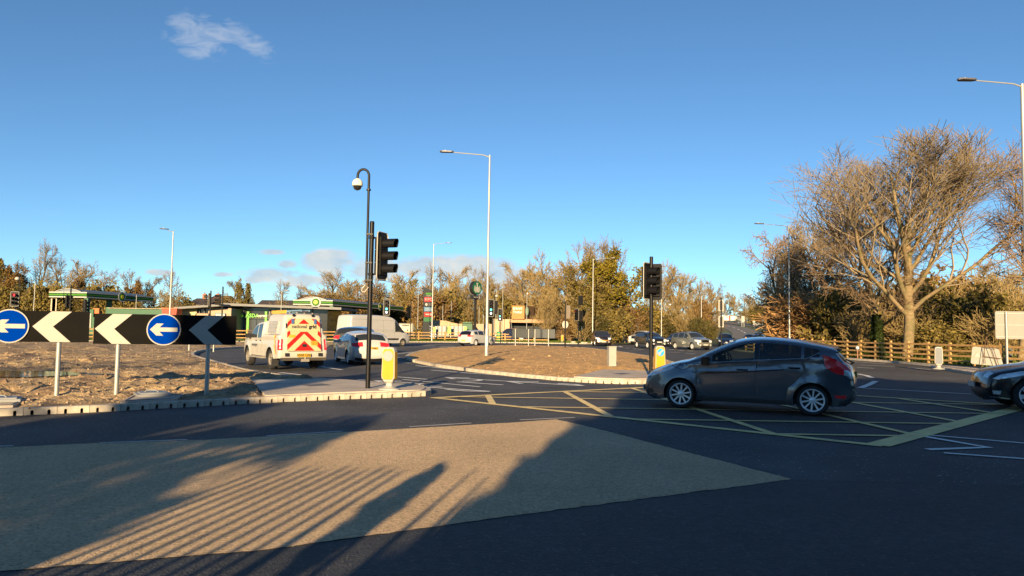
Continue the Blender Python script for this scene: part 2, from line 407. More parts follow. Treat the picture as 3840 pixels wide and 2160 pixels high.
nose = [Vector(p) for p in front if p.y > 0]
def inset_path(path, d):            # shift a line to the left of its walking direction
    out = []
    for i, p in enumerate(path):
        a = path[max(0, i - 1)]; b = path[min(len(path) - 1, i + 1)]; t = (b - a); t.z = 0; t.normalize()
        out.append(Vector((p.x - t.y * d, p.y + t.x * d, p.z)))
    return out
fr_in = [p for p in inset_path(front, 0.165) if p.x > G(1015, 1497).x]
bk_in = [p for p in inset_path(inner, 0.165) if G(1585, 1462).x > p.x > G(1205, 1434).x and p.y < 24]
apron = [tuple(p) for p in fr_in[:-1]] + [tuple(p) for p in bk_in] + [tuple(G(940, 1442))]
isl_in = inset_path(isl, 0.165)
edge_r = [p for p in isl_in if p.x > G(2120, 1430).x and p.y < 26 and p.y > 1]
edge_r = sorted(edge_r, key=lambda p: p.x)
ap2 = [tuple(p) for p in edge_r if p.y < G(2440, 1405).y or p.x > 5.2]
ap2 = [p for p in ap2 if p[1] < 23.2] + [tuple(G(2440, 1397, .1)), tuple(G(2262, 1391, .1))]

def in_poly2(x, y, P):
    c = False; j = len(P) - 1
    for i in range(len(P)):
        if (P[i][1] > y) != (P[j][1] > y) and x < (P[j][0] - P[i][0]) * (y - P[i][1]) / (P[j][1] - P[i][1]) + P[i][0]: c = not c
        j = i
    return c
def grown(P, d):                    # polygon pushed outwards from its middle
    cx, cy = sum(p[0] for p in P) / len(P), sum(p[1] for p in P) / len(P)
    return [(p[0] + (p[0] - cx) / max(.1, math.hypot(p[0] - cx, p[1] - cy)) * d, p[1] + (p[1] - cy) / max(.1, math.hypot(p[0] - cx, p[1] - cy)) * d) for p in P]
CH1 = [(450, 1512), (650, 1504), (692, 1484), (505, 1484)]; CH2 = [(-90, 1532), (48, 1527), (112, 1500), (-40, 1502)]
FLAT = [grown([(p[0], p[1]) for p in apron], .1)] + [grown([(G(x, y, .12).x, G(x, y, .12).y) for x, y in c], .08) for c in (CH1, CH2)]
FLAT2 = [grown([(p[0], p[1]) for p in ap2], .1)]
def clipped_grid(name, outline, stepf, zf, m, parent=None, inset=0.1, smooth=False):
    """triangulated patch inside an outline: finer where the step function says so"""
    out = [p for p in resample(outline + [outline[0]], 0.6)]
    P2 = [Vector((p.x, p.y)) for p in out]
    if (P2[0] - P2[-1]).length < 0.05: P2.pop()
    n = len(P2)
    xs = [p.x for p in P2]; ys = [p.y for p in P2]
    pa = np.array([[p.x, p.y] for p in P2]); pb = np.roll(pa, -1, 0)
    def inside(q):
        x, y = q[:, 0][:, None], q[:, 1][:, None]
        c = ((pa[:, 1] > y) != (pb[:, 1] > y)) & (x < (pb[:, 0] - pa[:, 0]) * (y - pa[:, 1]) / (pb[:, 1] - pa[:, 1] + 1e-12) + pa[:, 0])
        return c.sum(1) % 2 == 1
    def edist(q):
        ab = pb - pa; t = np.clip(((q[:, None, :] - pa) * ab).sum(2) / ((ab * ab).sum(1) + 1e-12), 0, 1)
        return np.sqrt((((q[:, None, :] - pa) - t[:, :, None] * ab) ** 2).sum(2)).min(1)
    rng = np.random.default_rng(5); pts = []
    y = min(ys)
    while y < max(ys):
        st = stepf(y); row = np.arange(min(xs), max(xs), st)
        q = np.stack([row + rng.uniform(-.3, .3, len(row)) * st, np.full(len(row), y) + rng.uniform(-.3, .3, len(row)) * st], 1)
        q = q[inside(q)]
        if len(q): q = q[edist(q) > inset]
        pts.append(q); y += st * (1.0 if y < 40 else 1.6)
    inn = np.concatenate([q for q in pts if len(q)])
    allp = P2 + [Vector(p) for p in inn]
    r = delaunay_2d_cdt(allp, [(i, (i + 1) % n) for i in range(n)], [], 0, 1e-5)
    vv = np.array([[p.x, p.y] for p in r[0]]); ff = np.array([f for f in r[2] if len(f) == 3])
    cen = vv[ff].mean(1); ff = ff[inside(cen)]
    ed = edist(vv)
    vs = [(p[0], p[1], zf(p[0], p[1], e)) for p, e in zip(vv, ed)]
    me = bpy.data.meshes.new(name); me.from_pydata(vs, [], [tuple(f) for f in ff]); me.materials.append(m)
    bm = bmesh.new(); bm.from_mesh(me)
    for f in bm.faces:
        if f.normal.z < 0: f.normal_flip()
    bm.to_mesh(me); bm.free()
    if smooth: me.polygons.foreach_set('use_smooth', [True] * len(me.polygons))
    o = link_obj(name, me, parent); return o, vv, ff
PUD = G(20, 1400, .24)
def mud_z(x, y, e):
    k = smooth01(0.12, 0.9, e)
    n1 = noise.fractal(Vector((x * .28, y * .28, 3)), 1.0, 2.0, 3); n2 = noise.fractal(Vector((x * 1.9, y * 1.9, 9)), 0.8, 2.1, 4)
    n3 = noise.noise(Vector((x * 6, y * 6, 1)))
    ridge = max(0, noise.noise(Vector((x * .55 + y * .25, y * .9, 20))) - .15)
    near = 1.0 if y < 40 else .8
    q = math.hypot((x - PUD.x) / 2.2, (y - PUD.y) / 1.5); dig = 1 - smooth01(.7, 1.6, q)
    zz_ = 0.11 + k * (0.03 + 0.16 * smooth01(2, 9, e) + 0.07 * n1 + 0.085 * n2 * near + .034 * n3 + .24 * ridge)
    if y < 24 and any(in_poly2(x, y, P) for P in FLAT): return .09
    return zz_ * (1 - dig) + .20 * dig
MUD, mv, mf = clipped_grid('roundabout_soil', mud_outline, lambda y: 0.135 if y < 24 else (0.3 if y < 34 else 0.8), mud_z, M_SOIL, inset=0.12)
MUD['kind'] = 'structure'
def isl_z(x, y, e):
    if y < 30 and any(in_poly2(x, y, P) for P in FLAT2): return .10
    k = smooth01(0.15, 5.5, e)
    return 0.115 + 0.20 * k + smooth01(.1, .5, e) * (0.03 * noise.fractal(Vector((x * 1.5, y * 1.5, 2)), 1, 2, 3) + .03 * noise.noise(Vector((x * 4, y * 4, 0))))
ISL, iv, if_ = clipped_grid('traffic_island_soil', isl[:-1], lambda y: 0.35 if y < 40 else 0.7, isl_z, M_BARK, inset=0.15, smooth=True)
ISL['kind'] = 'structure'

# loose stones on both soil patches (nobody could count them)
def stones(name, vv, ff, zf, count, size, m, label, ymax=1e9, seed=1):
    rng = np.random.default_rng(seed); cen = vv[ff]; ok = cen[:, :, 1].mean(1) < ymax; cen = cen[ok]
    a = np.abs(np.cross(cen[:, 1] - cen[:, 0], cen[:, 2] - cen[:, 0])); w = a / np.maximum(cen[:, :, 1].mean(1), 10) ** 1.5; w /= w.sum()
    pick = rng.choice(len(cen), count, p=w); r = rng.random((count, 2)); fl = r.sum(1) > 1; r[fl] = 1 - r[fl]
    p = cen[pick, 0] + r[:, :1] * (cen[pick, 1] - cen[pick, 0]) + r[:, 1:] * (cen[pick, 2] - cen[pick, 0])
    base = np.array([(1, 0, 0), (-1, 0, 0), (0, 1, 0), (0, -1, 0), (0, 0, 1), (0, 0, -.5)], float)
    tri = np.array([(0, 2, 4), (2, 1, 4), (1, 3, 4), (3, 0, 4), (2, 0, 5), (1, 2, 5), (3, 1, 5), (0, 3, 5)])
    s = size * rng.lognormal(0, .55, count)
    V = base[None] * s[:, None, None] * rng.uniform(.6, 1.3, (count, 6, 1)) * np.array([1, .8, .7])
    th = rng.uniform(0, 2 * PI, count); c, si = np.cos(th), np.sin(th)
    x = V[:, :, 0] * c[:, None] - V[:, :, 1] * si[:, None]; yv = V[:, :, 0] * si[:, None] + V[:, :, 1] * c[:, None]
    z0 = np.array([zf(q[0], q[1]) for q in p])
    V = np.stack([x + p[:, 0][:, None], yv + p[:, 1][:, None], V[:, :, 2] + z0[:, None]], 2).reshape(-1, 3)
    F = (tri[None] + (np.arange(count) * 6)[:, None, None]).reshape(-1, 3)
    me = bpy.data.meshes.new(name); me.from_pydata(V.tolist(), [], F.tolist()); me.materials.append(m)
    return tag(link_obj(name, me), label, 'stones', kind='stuff')
M_STONE = mat('soil_clods_and_stones', (0.34, 0.24, 0.155), 0.95, var=0.6, scale=14, two=(0.2, 0.135, 0.085), twof=.55)
M_CHIP = mat('bark_chips', (0.46, 0.29, 0.14), 0.95, var=0.5, scale=14)
mud_o = np.array([[p.x, p.y] for p in mud_outline])
def mud_h(x, y):
    q = np.array([x, y]); pb = np.roll(mud_o, -1, 0); ab = pb - mud_o
    t = np.clip(((q - mud_o) * ab).sum(1) / ((ab * ab).sum(1) + 1e-9), 0, 1); e = np.sqrt((((q - mud_o) - t[:, None] * ab) ** 2).sum(1)).min()
    return mud_z(x, y, e)
stones('soil_stones', mv, mf, mud_h, 14000, 0.024, M_STONE, 'clods and stones strewn over the bare roundabout soil', 60, 2)
isl_o = np.array([[p.x, p.y] for p in isl])
def isl_h(x, y):
    q = np.array([x, y]); pb = np.roll(isl_o, -1, 0); ab = pb - isl_o
    t = np.clip(((q - isl_o) * ab).sum(1) / ((ab * ab).sum(1) + 1e-9), 0, 1); e = np.sqrt((((q - isl_o) - t[:, None] * ab) ** 2).sum(1)).min()
    return isl_z(x, y, e)
stones('bark_chips', iv, if_, isl_h, 8000, 0.011, M_CHIP, 'pale bark chips and stones on the planted traffic island', 70, 3)

# concrete aprons, cover plates
def slab(name, px, z0, z1, m, kind='structure', parent=None, label=None, cat=None):
    mb = MB(); mb.prism([G(x, y, z0) for x, y in px], (0, 0, z1 - z0)); o = mb.build(name, m, parent)
    if kind and parent is None: o['kind'] = kind
    return o
def world_slab(name, pts, z0, z1, m, parent=None):
    mb = MB(); mb.prism([(p[0], p[1], z0) for p in pts], (0, 0, z1 - z0)); return mb.build(name, m, parent)
o = world_slab('concrete_apron', apron, 0.02, 0.150, M_CONC); o['kind'] = 'structure'
o = world_slab('concrete_apron', ap2, 0.02, 0.165, M_CONC); o['kind'] = 'structure'
sheet('cover_plate', [(p.x, p.y) for p in (G(1128, 1447, .13), G(1205, 1441, .13), G(1246, 1447, .13), G(1160, 1452, .13))], 0.156, M_PLATE)
sheet('cover_plate', [(p.x, p.y) for p in (G(2295, 1403, .15), G(2330, 1400, .15), G(2368, 1402, .15), G(2335, 1406, .15))], 0.171, M_PLATE)
# two chamber covers in concrete collars behind the near kerb
def chamber(pxs, cov, label):
    root = empty('chamber_cover', G(*cov, 0.12), 0, label, 'manhole')
    o0 = root.location
    q = [G(x, y, .12) for x, y in pxs]; c = sum(q, Vector()) / 4
    mb = MB(); mb.prism([(p.x - o0.x, p.y - o0.y, -0.08) for p in q], (0, 0, 0.115)); mb.build('collar', M_CONC, root)
    mb = MB()
    for a, b in ((0, 1), (1, 2), (2, 3), (3, 0)):
        pa_ = c.lerp(q[a], .86) - o0; pb_ = c.lerp(q[b], .86) - o0
        mb.cyl((pa_.x, pa_.y, .037), (pb_.x, pb_.y, .037), .012, n=4)
    mb.build('joint', M_PLATE, root)
    ang = math.atan2(q[1].y - q[0].y, q[1].x - q[0].x)
    mb = MB(); mb.box((0, 0, .065), (.62, .62, .05), ang); mb.box((0, 0, .10), (.5, .5, .03), ang); mb.build('cover', mat('galvanised_cover', (.26, .27, .28), .55, .3, var=.1), root)
    mb = MB(); mb.tube([(-.14, -.05, .11), (-.1, -.05, .15), (.1, -.05, .15), (.14, -.05, .11)], .012, 6); mb.build('handle', MATS['galvanised_cover'], root)
chamber([(450, 1512), (650, 1504), (692, 1484), (505, 1484)], (572, 1490), 'raised metal chamber cover in concrete collar behind the near kerb')
chamber([(-90, 1532), (48, 1527), (112, 1500), (-40, 1502)], (2, 1512), 'metal chamber cover cut by the left picture edge below the chevrons')

# puddle in the ruts on the far left
mb = MB(); c = PUD; mb.face([(c.x + 2.4 * math.cos(t) * (1 + .25 * math.sin(3 * t)), c.y + 1.5 * math.sin(t) * (1 + .2 * math.cos(2 * t)), .235) for t in np.linspace(0, 2 * PI, 28)[:-1]])
pd = mb.build('puddle', mat('muddy_water', (.07, .055, .04), .06, spec=.8, var=.05)); pd['kind'] = 'structure'

# ---- verges (flat, 0.12 above the road) with their kerbs
far_edge = [Vector(p) for p in chaikin([(-80, 38, 0), (-52, 56, 0), (-28, 73, 0), (-17, 81, 0), (-8, 89.5, 0), (0, 91, 0), (6, 90.5, 0), (9.6, 91.5, 0), (11.5, 95, 0), (12, 104, 0), (11, 125, 0)], 2)]
far_edge_r = far_edge
K_FAR = kerb_line([p for p in far_edge if p.x > -46 and p.y < 100], KM)
def inset_left(path, d): return inset_path(path, d)
fv = inset_left(far_edge, 0.15)
vp = [(p.x, p.y) for p in fv] + [(11, 160), (-130, 160), (-130, 38)]
sheet('far_verge', vp, 0.112, M_GRASS)
# right-hand verge behind its kerb, below the timber fence
rk = [Vector(p) for p in chaikin([(34, 12, 0), (28.0, 24, 0)] + [tuple(G(*q)) for q in ((3840, 1397), (3675, 1386), (3571, 1379), (3473, 1371.5), (3358, 1361), (3215, 1351.5))] + [(21.6, 56, 0), (20.6, 66, 0), (22, 74, 0), (30, 84, 0)], 2)][::-1]
K_RIGHT = kerb_line([p for p in rk[::-1] if 24 < p.y < 76][::-1], KM_PLAIN) if False else kerb_line([p for p in rk if 24 < p.y < 76][::-1], KM_PLAIN)
rv = [(p.x, p.y) for p in rk]
M_ROUGH = mat('rough_winter_ground', (0.075, 0.062, 0.025), .95, var=.5, scale=1.2, bump=1, bscale=18, two=(.05, .065, .018), twof=.5)
sheet('right_verge', rv + [(30, 4), (200, 4), (200, 98), (32, 98)], 0.112, M_ROUGH)
# strip of pale paving between the right kerb and the fence
# refuge island on the right road
ref = [Vector(p) for p in chaikin([tuple(G(3490, 1379)), tuple(G(3560, 1392)), tuple(G(3660, 1408)), tuple(G(3760, 1424)), tuple(G(3790, 1410)), tuple(G(3680, 1393)), tuple(G(3580, 1380)), tuple(G(3490, 1379))], 2)]
if signed_area(ref) < 0: ref = ref[::-1]
K_REF = kerb_line(ref, KM_PLAIN)
o = world_slab('refuge_island', [(p.x, p.y) for p in inset_path(ref, .12)[:-1]], 0.02, .13, M_CONC); o['kind'] = 'structure'
# splitter area far right of the side road: pale paving and grass
o = sheet('paved_splitter', [(p.x, p.y) for p in (G(2345, 1281), G(2440, 1283), G(2560, 1287), G(2620, 1296), G(2640, 1283), G(2600, 1272), G(2470, 1275))], 0.05, M_CONC)
sheet('far_grass_bank', [(13.6, 92.5), (17.5, 90.5), (24, 93), (27.5, 97), (31, 112), (33, 160), (12, 160), (12.6, 110)], 0.10, M_GRASS)

# far dual carriageway climbing the hill
def ribbon(name, left, right, m, dz=0.05, n=40):
    def rs(p):
        p = [H(*q) for q in chaikin(p, 2)]; 
        L = [0]
        for a, b in zip(p[:-1], p[1:]): L.append(L[-1] + (b - a).length)
        out = []
        for i in range(n + 1):
            s = L[-1] * i / n; k = max(j for j in range(len(L)) if L[j] <= s + 1e-6); k = min(k, len(p) - 2)
            out.append(p[k].lerp(p[k + 1], (s - L[k]) / max(1e-6, L[k + 1] - L[k])))
        return out
    a, b = rs(left), rs(right); vs = []; K = 6
    for p, q in zip(a, b):
        for k in range(K + 1):
            r = p.lerp(q, k / K); vs.append((r.x, r.y, max(hill(r.x, r.y), r.z) + dz))
    fs = [(i * (K + 1) + k, i * (K + 1) + k + 1, (i + 1) * (K + 1) + k + 1, (i + 1) * (K + 1) + k) for i in range(n) for k in range(K)]
    me = bpy.data.meshes.new(name); me.from_pydata(vs, [], fs); me.materials.append(m)
    o = link_obj(name, me); o['kind'] = 'structure'; return o
NEAR_L = [(2640, 1217), (2690, 1225), (2716, 1232), (2742, 1246), (2748, 1258), (2738, 1270), (2712, 1284)]
NEAR_R = [(2640, 1207), (2718, 1214), (2780, 1224), (2832, 1239), (2858, 1258), (2866, 1272), (2866, 1288)]
ribbon('far_road', NEAR_L, NEAR_R, M_FAR_ASPH)
ribbon('far_road', [(2640, 1204), (2715, 1208), (2793, 1219), (2870, 1234), (2915, 1252), (2925, 1275)], [(2640, 1202), (2715, 1204.5), (2793, 1212), (2870, 1225), (2945, 1243), (2985, 1272)], M_FAR_ASPH)

# ---- painted markings
def stroke(mb, pts, w, z=0.012, closed=False):
    pts = [Vector((p[0], p[1])) for p in pts]; L = []; Rr = []
    for i, p in enumerate(pts):
        a = pts[max(i - 1, 0)]; b = pts[min(i + 1, len(pts) - 1)]; d = (b - a).normalized(); n = Vector((-d.y, d.x)) * w / 2
        L.append(p + n); Rr.append(p - n)
    for i in range(len(pts) - 1):
        mb.add([(*L[i], z), (*Rr[i], z), (*Rr[i + 1], z), (*L[i + 1], z)], [(0, 1, 2, 3)])
def mark(name, px, w, m, z=0.012):
    mb = MB(); stroke(mb, [G(x, y) for x, y in px], w, z); o = mb.build(name, m); o['kind'] = 'structure'; return o
# yellow box junction
BX = [Vector((-1.75, 16.85)), Vector((5.35, 10.6)), Vector((12.1, 17.0)), Vector((5.35, 22.0))]
mb = MB()
for (i, j, w) in ((0, 1, .2), (1, 2, .34), (2, 3, .2), (3, 0, .2)): 
    a, b = BX[i], BX[j]; d = (b - a).normalized(); stroke(mb, [a - d * (.1 if i in (0, 3) else 0), b + d * .08], w, .0125 + .0006 * i)
def clip_line(p, d):
    ts = []
    for i in range(4):
        a, b = BX[i], BX[(i + 1) % 4]; e = b - a; det = d.x * (-e.y) + e.x * d.y
        if abs(det) < 1e-9: continue
        r = a - p; t = (r.x * (-e.y) + e.x * r.y) / det; u = (d.x * r.y - d.y * r.x) / det
        if 0 <= u <= 1: ts.append(t)
    return (min(ts), max(ts)) if len(ts) >= 2 else None
for x0 in (-0.45, 1.65, 3.80, 6.15, 8.2, 10.1):
    p, d = Vector((x0, 16.5)), Vector((.085, -1)).normalized(); t = clip_line(p, d)
    if t: stroke(mb, [p + d * t[0], p + d * t[1]], .15, .0151)
for z0 in (11.6, 13.3, 15.15, 17.2, 19.15, 20.9):
    p, d = Vector((4, z0)), Vector((1, .004)).normalized(); t = clip_line(p, d)
    if t: stroke(mb, [p + d * t[0], p + d * t[1]], .13, .0157)
o = mb.build('box_junction_marking', M_YELLOW); o['kind'] = 'structure'
# lane dashes along the buff patch
for a in ([(-30, 1678), (50, 1675)], [(372, 1664), (700, 1652)], [(1000, 1638), (1282, 1620)], [(1535, 1603), (1768, 1589)], [(1950, 1577), (2155, 1568)]): mark('lane_dash', a, .08, mat('worn_white_paint', (.42, .41, .39), .8, var=.2), .0135)
# zigzag at the right edge
for a, w in (([(3452, 1631), (3840, 1664), (4000, 1678)], .10), ([(3456, 1637), (3705, 1680), (3478, 1688)], .14), ([(3540, 1701), (3840, 1723), (4000, 1735)], .10)): mark('white_marking', a, w, M_WHITE)
# lane lines in the middle and right
for a, w in (([(1487, 1414), (1603, 1424)], .12), ([(1617, 1389), (1770, 1401), (1925, 1411)], .12), ([(1715, 1433), (1886, 1444.5)], .12), ([(1984, 1420), (2200, 1432), (2416, 1443)], .1),
             ([(1560, 1372), (1700, 1386)], .12), ([(1440, 1404), (1480, 1408)], .12), ([(1340, 1424), (1366, 1426)], .12), ([(1510, 1424), (1800, 1452)], .09),
             ([(1207, 1376), (1282, 1388)], .12), ([(1050, 1398), (1140, 1408)], .12), ([(1280, 1353), (1330, 1358)], .12),
             ([(1490, 1328), (1530, 1323), (1600, 1316)], .12), ([(1480, 1340), (1520, 1344)], .12), ([(1480, 1358), (1536, 1362)], .12),
             ([(1500, 1300), (1640, 1303), (1730, 1306)], .18), ([(1540, 1295), (1630, 1297)], .5), ([(1650, 1300), (1720, 1301.5)], .5), ([(1600, 1291), (1700, 1295)], .15),
             ([(3232, 1456), (3430, 1467), (3640, 1479)], .10), ([(3215, 1403), (3248, 1409), (3272, 1418)], .15), ([(3284, 1430), (3262, 1442), (3226, 1456)], .15),
             ([(3200, 1357), (3318, 1365)], .12), ([(3220, 1369), (3358, 1375)], .12), ([(3210, 1378), (3278, 1382)], .12), ([(3404, 1380), (3488, 1386)], .15),
             ([(2195, 1301), (2232, 1302)], .12), ([(2220, 1311), (2258, 1312)], .14), ([(2308, 1313), (2326, 1313.5)], .14), ([(2360, 1315), (2397, 1316.5)], .14), ([(2500, 1321), (2550, 1323)], .16), ([(2570, 1325), (2606, 1327)], .16),
             ([(2345, 1305), (2360, 1306)], .3), ([(2372, 1308), (2386, 1309)], .3), ([(2394, 1311), (2412, 1312)], .3), ([(2510, 1311), (2532, 1312)], .3), ([(2546, 1314), (2566, 1315)], .3), ([(2580, 1316), (2600, 1317)], .3), ([(2322, 1299), (2332, 1302)], .3)):
    mark('white_marking', a, w * 1.3, M_WHITE)
# arrows and lettering on the approach lanes: long strokes as drivers from the right read them
def lane_symbol(c, ang, strokes, w=.16):
    mb = MB()
    for i, s in enumerate(strokes): stroke(mb, [Vector((c.x, c.y)) + Vector(rot2(p[0], p[1], ang)) for p in s], w, .0125 + .0005 * i)
    o = mb.build('lane_arrow_marking', M_WHITE); o['kind'] = 'structure'
LA = math.atan2(-.54, .84) + PI
arc = [(-.2 - .5 * math.sin(t), .55 * (1 - math.cos(t))) for t in np.linspace(0, 2.6, 9)]
lane_symbol(G(1760, 1422), LA, [[(-1.4, 0), (.9, 0)], [(.3, .42), (.95, 0), (.3, -.42)], arc], .16)
lane_symbol(G(2010, 1437.5), LA, [[(-1.6, 0), (1.0, 0)], [(.2, .5), (1.1, 0), (.2, -.5)], [(-1.6, 0), (-1.2, -.3), (-.6, -.28)]], .18)
lane_symbol(G(1640, 1456), LA, [[(-1.7, -.05), (1.2, 0)], [(.2, .45), (1.3, 0), (.2, -.45)], [(-1.7, 0), (-1.2, .3), (-.5, .25)]], .16)
lane_symbol(G(1490, 1434), LA, [[(-1.0, 0), (.8, 0)], [(.2, .4), (.9, 0), (.2, -.4)], [(-1., 0), (-1.1, .35), (-.5, .5)]], .14)
# far road lane dashes and edge line
def hmark(pts, w, z=.09):
    mb = MB(); p3 = [H(*p) for p in pts]
    for a, b in zip(p3[:-1], p3[1:]):
        d = (b - a); n = Vector((-d.y, d.x, 0)).normalized() * w / 2
        mb.add([a + n + Vector((0, 0, z)), a - n + Vector((0, 0, z)), b - n + Vector((0, 0, z)), b + n + Vector((0, 0, z))], [(0, 1, 2, 3)])
    o = mb.build('white_marking', M_WHITE); o['kind'] = 'structure'
for a in ([(2727, 1223), (2736, 1225.5)], [(2748, 1228.5), (2757, 1231)], [(2766, 1234.5), (2773, 1238)], [(2779, 1241), (2785, 1244)], [(2790, 1247), (2795, 1250.5)]): hmark(a, .35)

# ------------------------------------------------------------------ vehicles
def paint(name, rgb, metal=0.0, rough=0.28): return mat('paint_' + name, rgb, rough, metal, var=0.05, scale=3, coat=0.7, spec=0.5)
M_TYRE = mat('tyre_rubber', (0.018, 0.018, 0.02), .85, var=.25, scale=12)
M_ALLOY = mat('alloy_wheel', (0.78, 0.79, 0.80), .34, .35, var=.05)
M_STEELW = mat('steel_wheel', (0.30, 0.27, 0.22), .6, .3, var=.2)
M_BLACK = mat('black_trim', (0.014, 0.014, 0.016), .5, var=.15)
M_GLOSSBLK = mat('gloss_black', (0.008, 0.008, 0.01), .15, var=.05, coat=.5)
M_CARGLASS = glass_mat('car_glass', (0.012, 0.016, 0.018), .6)
M_DARKGLASS = glass_mat('tinted_car_glass', (0.008, 0.010, 0.012), .10)
M_FARGLASS = mat('far_car_glass', (0.02, 0.024, 0.028), .06, var=.05, spec=.8)
M_HEAD = mat('headlamp_glass', (0.62, 0.66, 0.70), .12, .3, var=.15, scale=14, coat=.6)
M_LIT = mat('lit_headlamp', (0.4, 0.39, 0.36), .3, emit=((1, .93, .75), 0.25))
M_TAIL = mat('red_tail_lamp', (0.70, 0.018, 0.025), .2, var=.2, scale=12, coat=.6)
M_CHROME = mat('chrome', (0.7, 0.7, 0.72), .12, .95, var=.04)
M_PLATE_Y = mat('yellow_number_plate', (0.50, 0.30, 0.015), .55, var=.05)
M_PLATE_W = mat('white_number_plate', (0.42, 0.41, 0.38), .5, var=.05)
M_INK = mat('black_ink', (0.012, 0.012, 0.014), .6, var=.05)
M_SEAT = mat('dark_seat_cloth', (0.03, 0.03, 0.034), .9, var=.2)

def in_poly(x, z, poly):
    c = False; n = len(poly); j = n - 1
    for i in range(n):
        xi, zi = poly[i]; xj, zj = poly[j]
        if (zi > z) != (zj > z) and x < (xj - xi) * (z - zi) / (zj - zi) + xi: c = not c
        j = i
    return c
def resamp2(pts, step):
    out = [pts[0]]
    for a, b in zip(pts[:-1], pts[1:]):
        L = math.hypot(b[0] - a[0], b[1] - a[1]); k = max(1, round(L / step))
        out += [(a[0] + (b[0] - a[0]) * i / k, a[1] + (b[1] - a[1]) * i / k) for i in range(1, k + 1)]
    return out

WHEEL_CACHE = {}
def wheel_parts(r, w, rim_r, spokes, key):
    if key in WHEEL_CACHE: return WHEEL_CACHE[key]
    M = Matrix.Rotation(PI / 2, 4, 'X')                 # axle along Y, face at -Y
    t = MB(); t.lathe([(rim_r, -w / 2 + .01), (rim_r + .02, -w / 2), (r - .035, -w / 2), (r - .008, -w / 2 + .025), (r, -w / 2 + .05), (r, w / 2 - .05), (r - .03, w / 2), (rim_r, w / 2 - .01)], 28, 0, M, True)
    tyre = t.mesh('tyre', M_TYRE, 35)
    q = MB(); q.lathe([(rim_r + .004, w / 2 - .012), (rim_r - .008, w / 2 - .004), (rim_r - .022, w / 2 - .012), (rim_r - .03, w / 2 - .06)], 28, 0, M)
    h = w / 2 - .035
    q.lathe([(.001, h + .012), (.035, h + .012), (.06, h), (.065, h - .04)], 14, 0, M)
    for k in range(spokes):
        a = 2 * PI * k / spokes + .2; ca, sa = math.cos(a), math.sin(a)
        def P(rr, tt, d): return M @ Vector((rr * ca - tt * sa, rr * sa + tt * ca, d))
        ws = (.0125 if spokes > 7 else .03) * (rim_r / .2); wo = ws * (1.15 if spokes > 7 else 1.5)
        q.add([P(.045, -ws, h), P(.045, ws, h), P(rim_r - .012, wo, h + .008), P(rim_r - .012, -wo, h + .008), P(.045, -ws, h - .035), P(.045, ws, h - .035), P(rim_r - .012, wo, h - .03), P(rim_r - .012, -wo, h - .03)],
              [(0, 1, 2, 3), (0, 4, 5, 1), (1, 5, 6, 2), (2, 6, 7, 3), (3, 7, 4, 0)])
    rim = q.mesh('rim', M_ALLOY if spokes > 4 else M_STEELW, 35)
    d = MB(); d.lathe([(.001, -.02), (rim_r - .005, -.02), (rim_r - .005, .02)], 20, 0, M); disc = d.mesh('brake_disc', M_BLACK)
    WHEEL_CACHE[key] = (tyre, rim, disc); return WHEEL_CACHE[key]

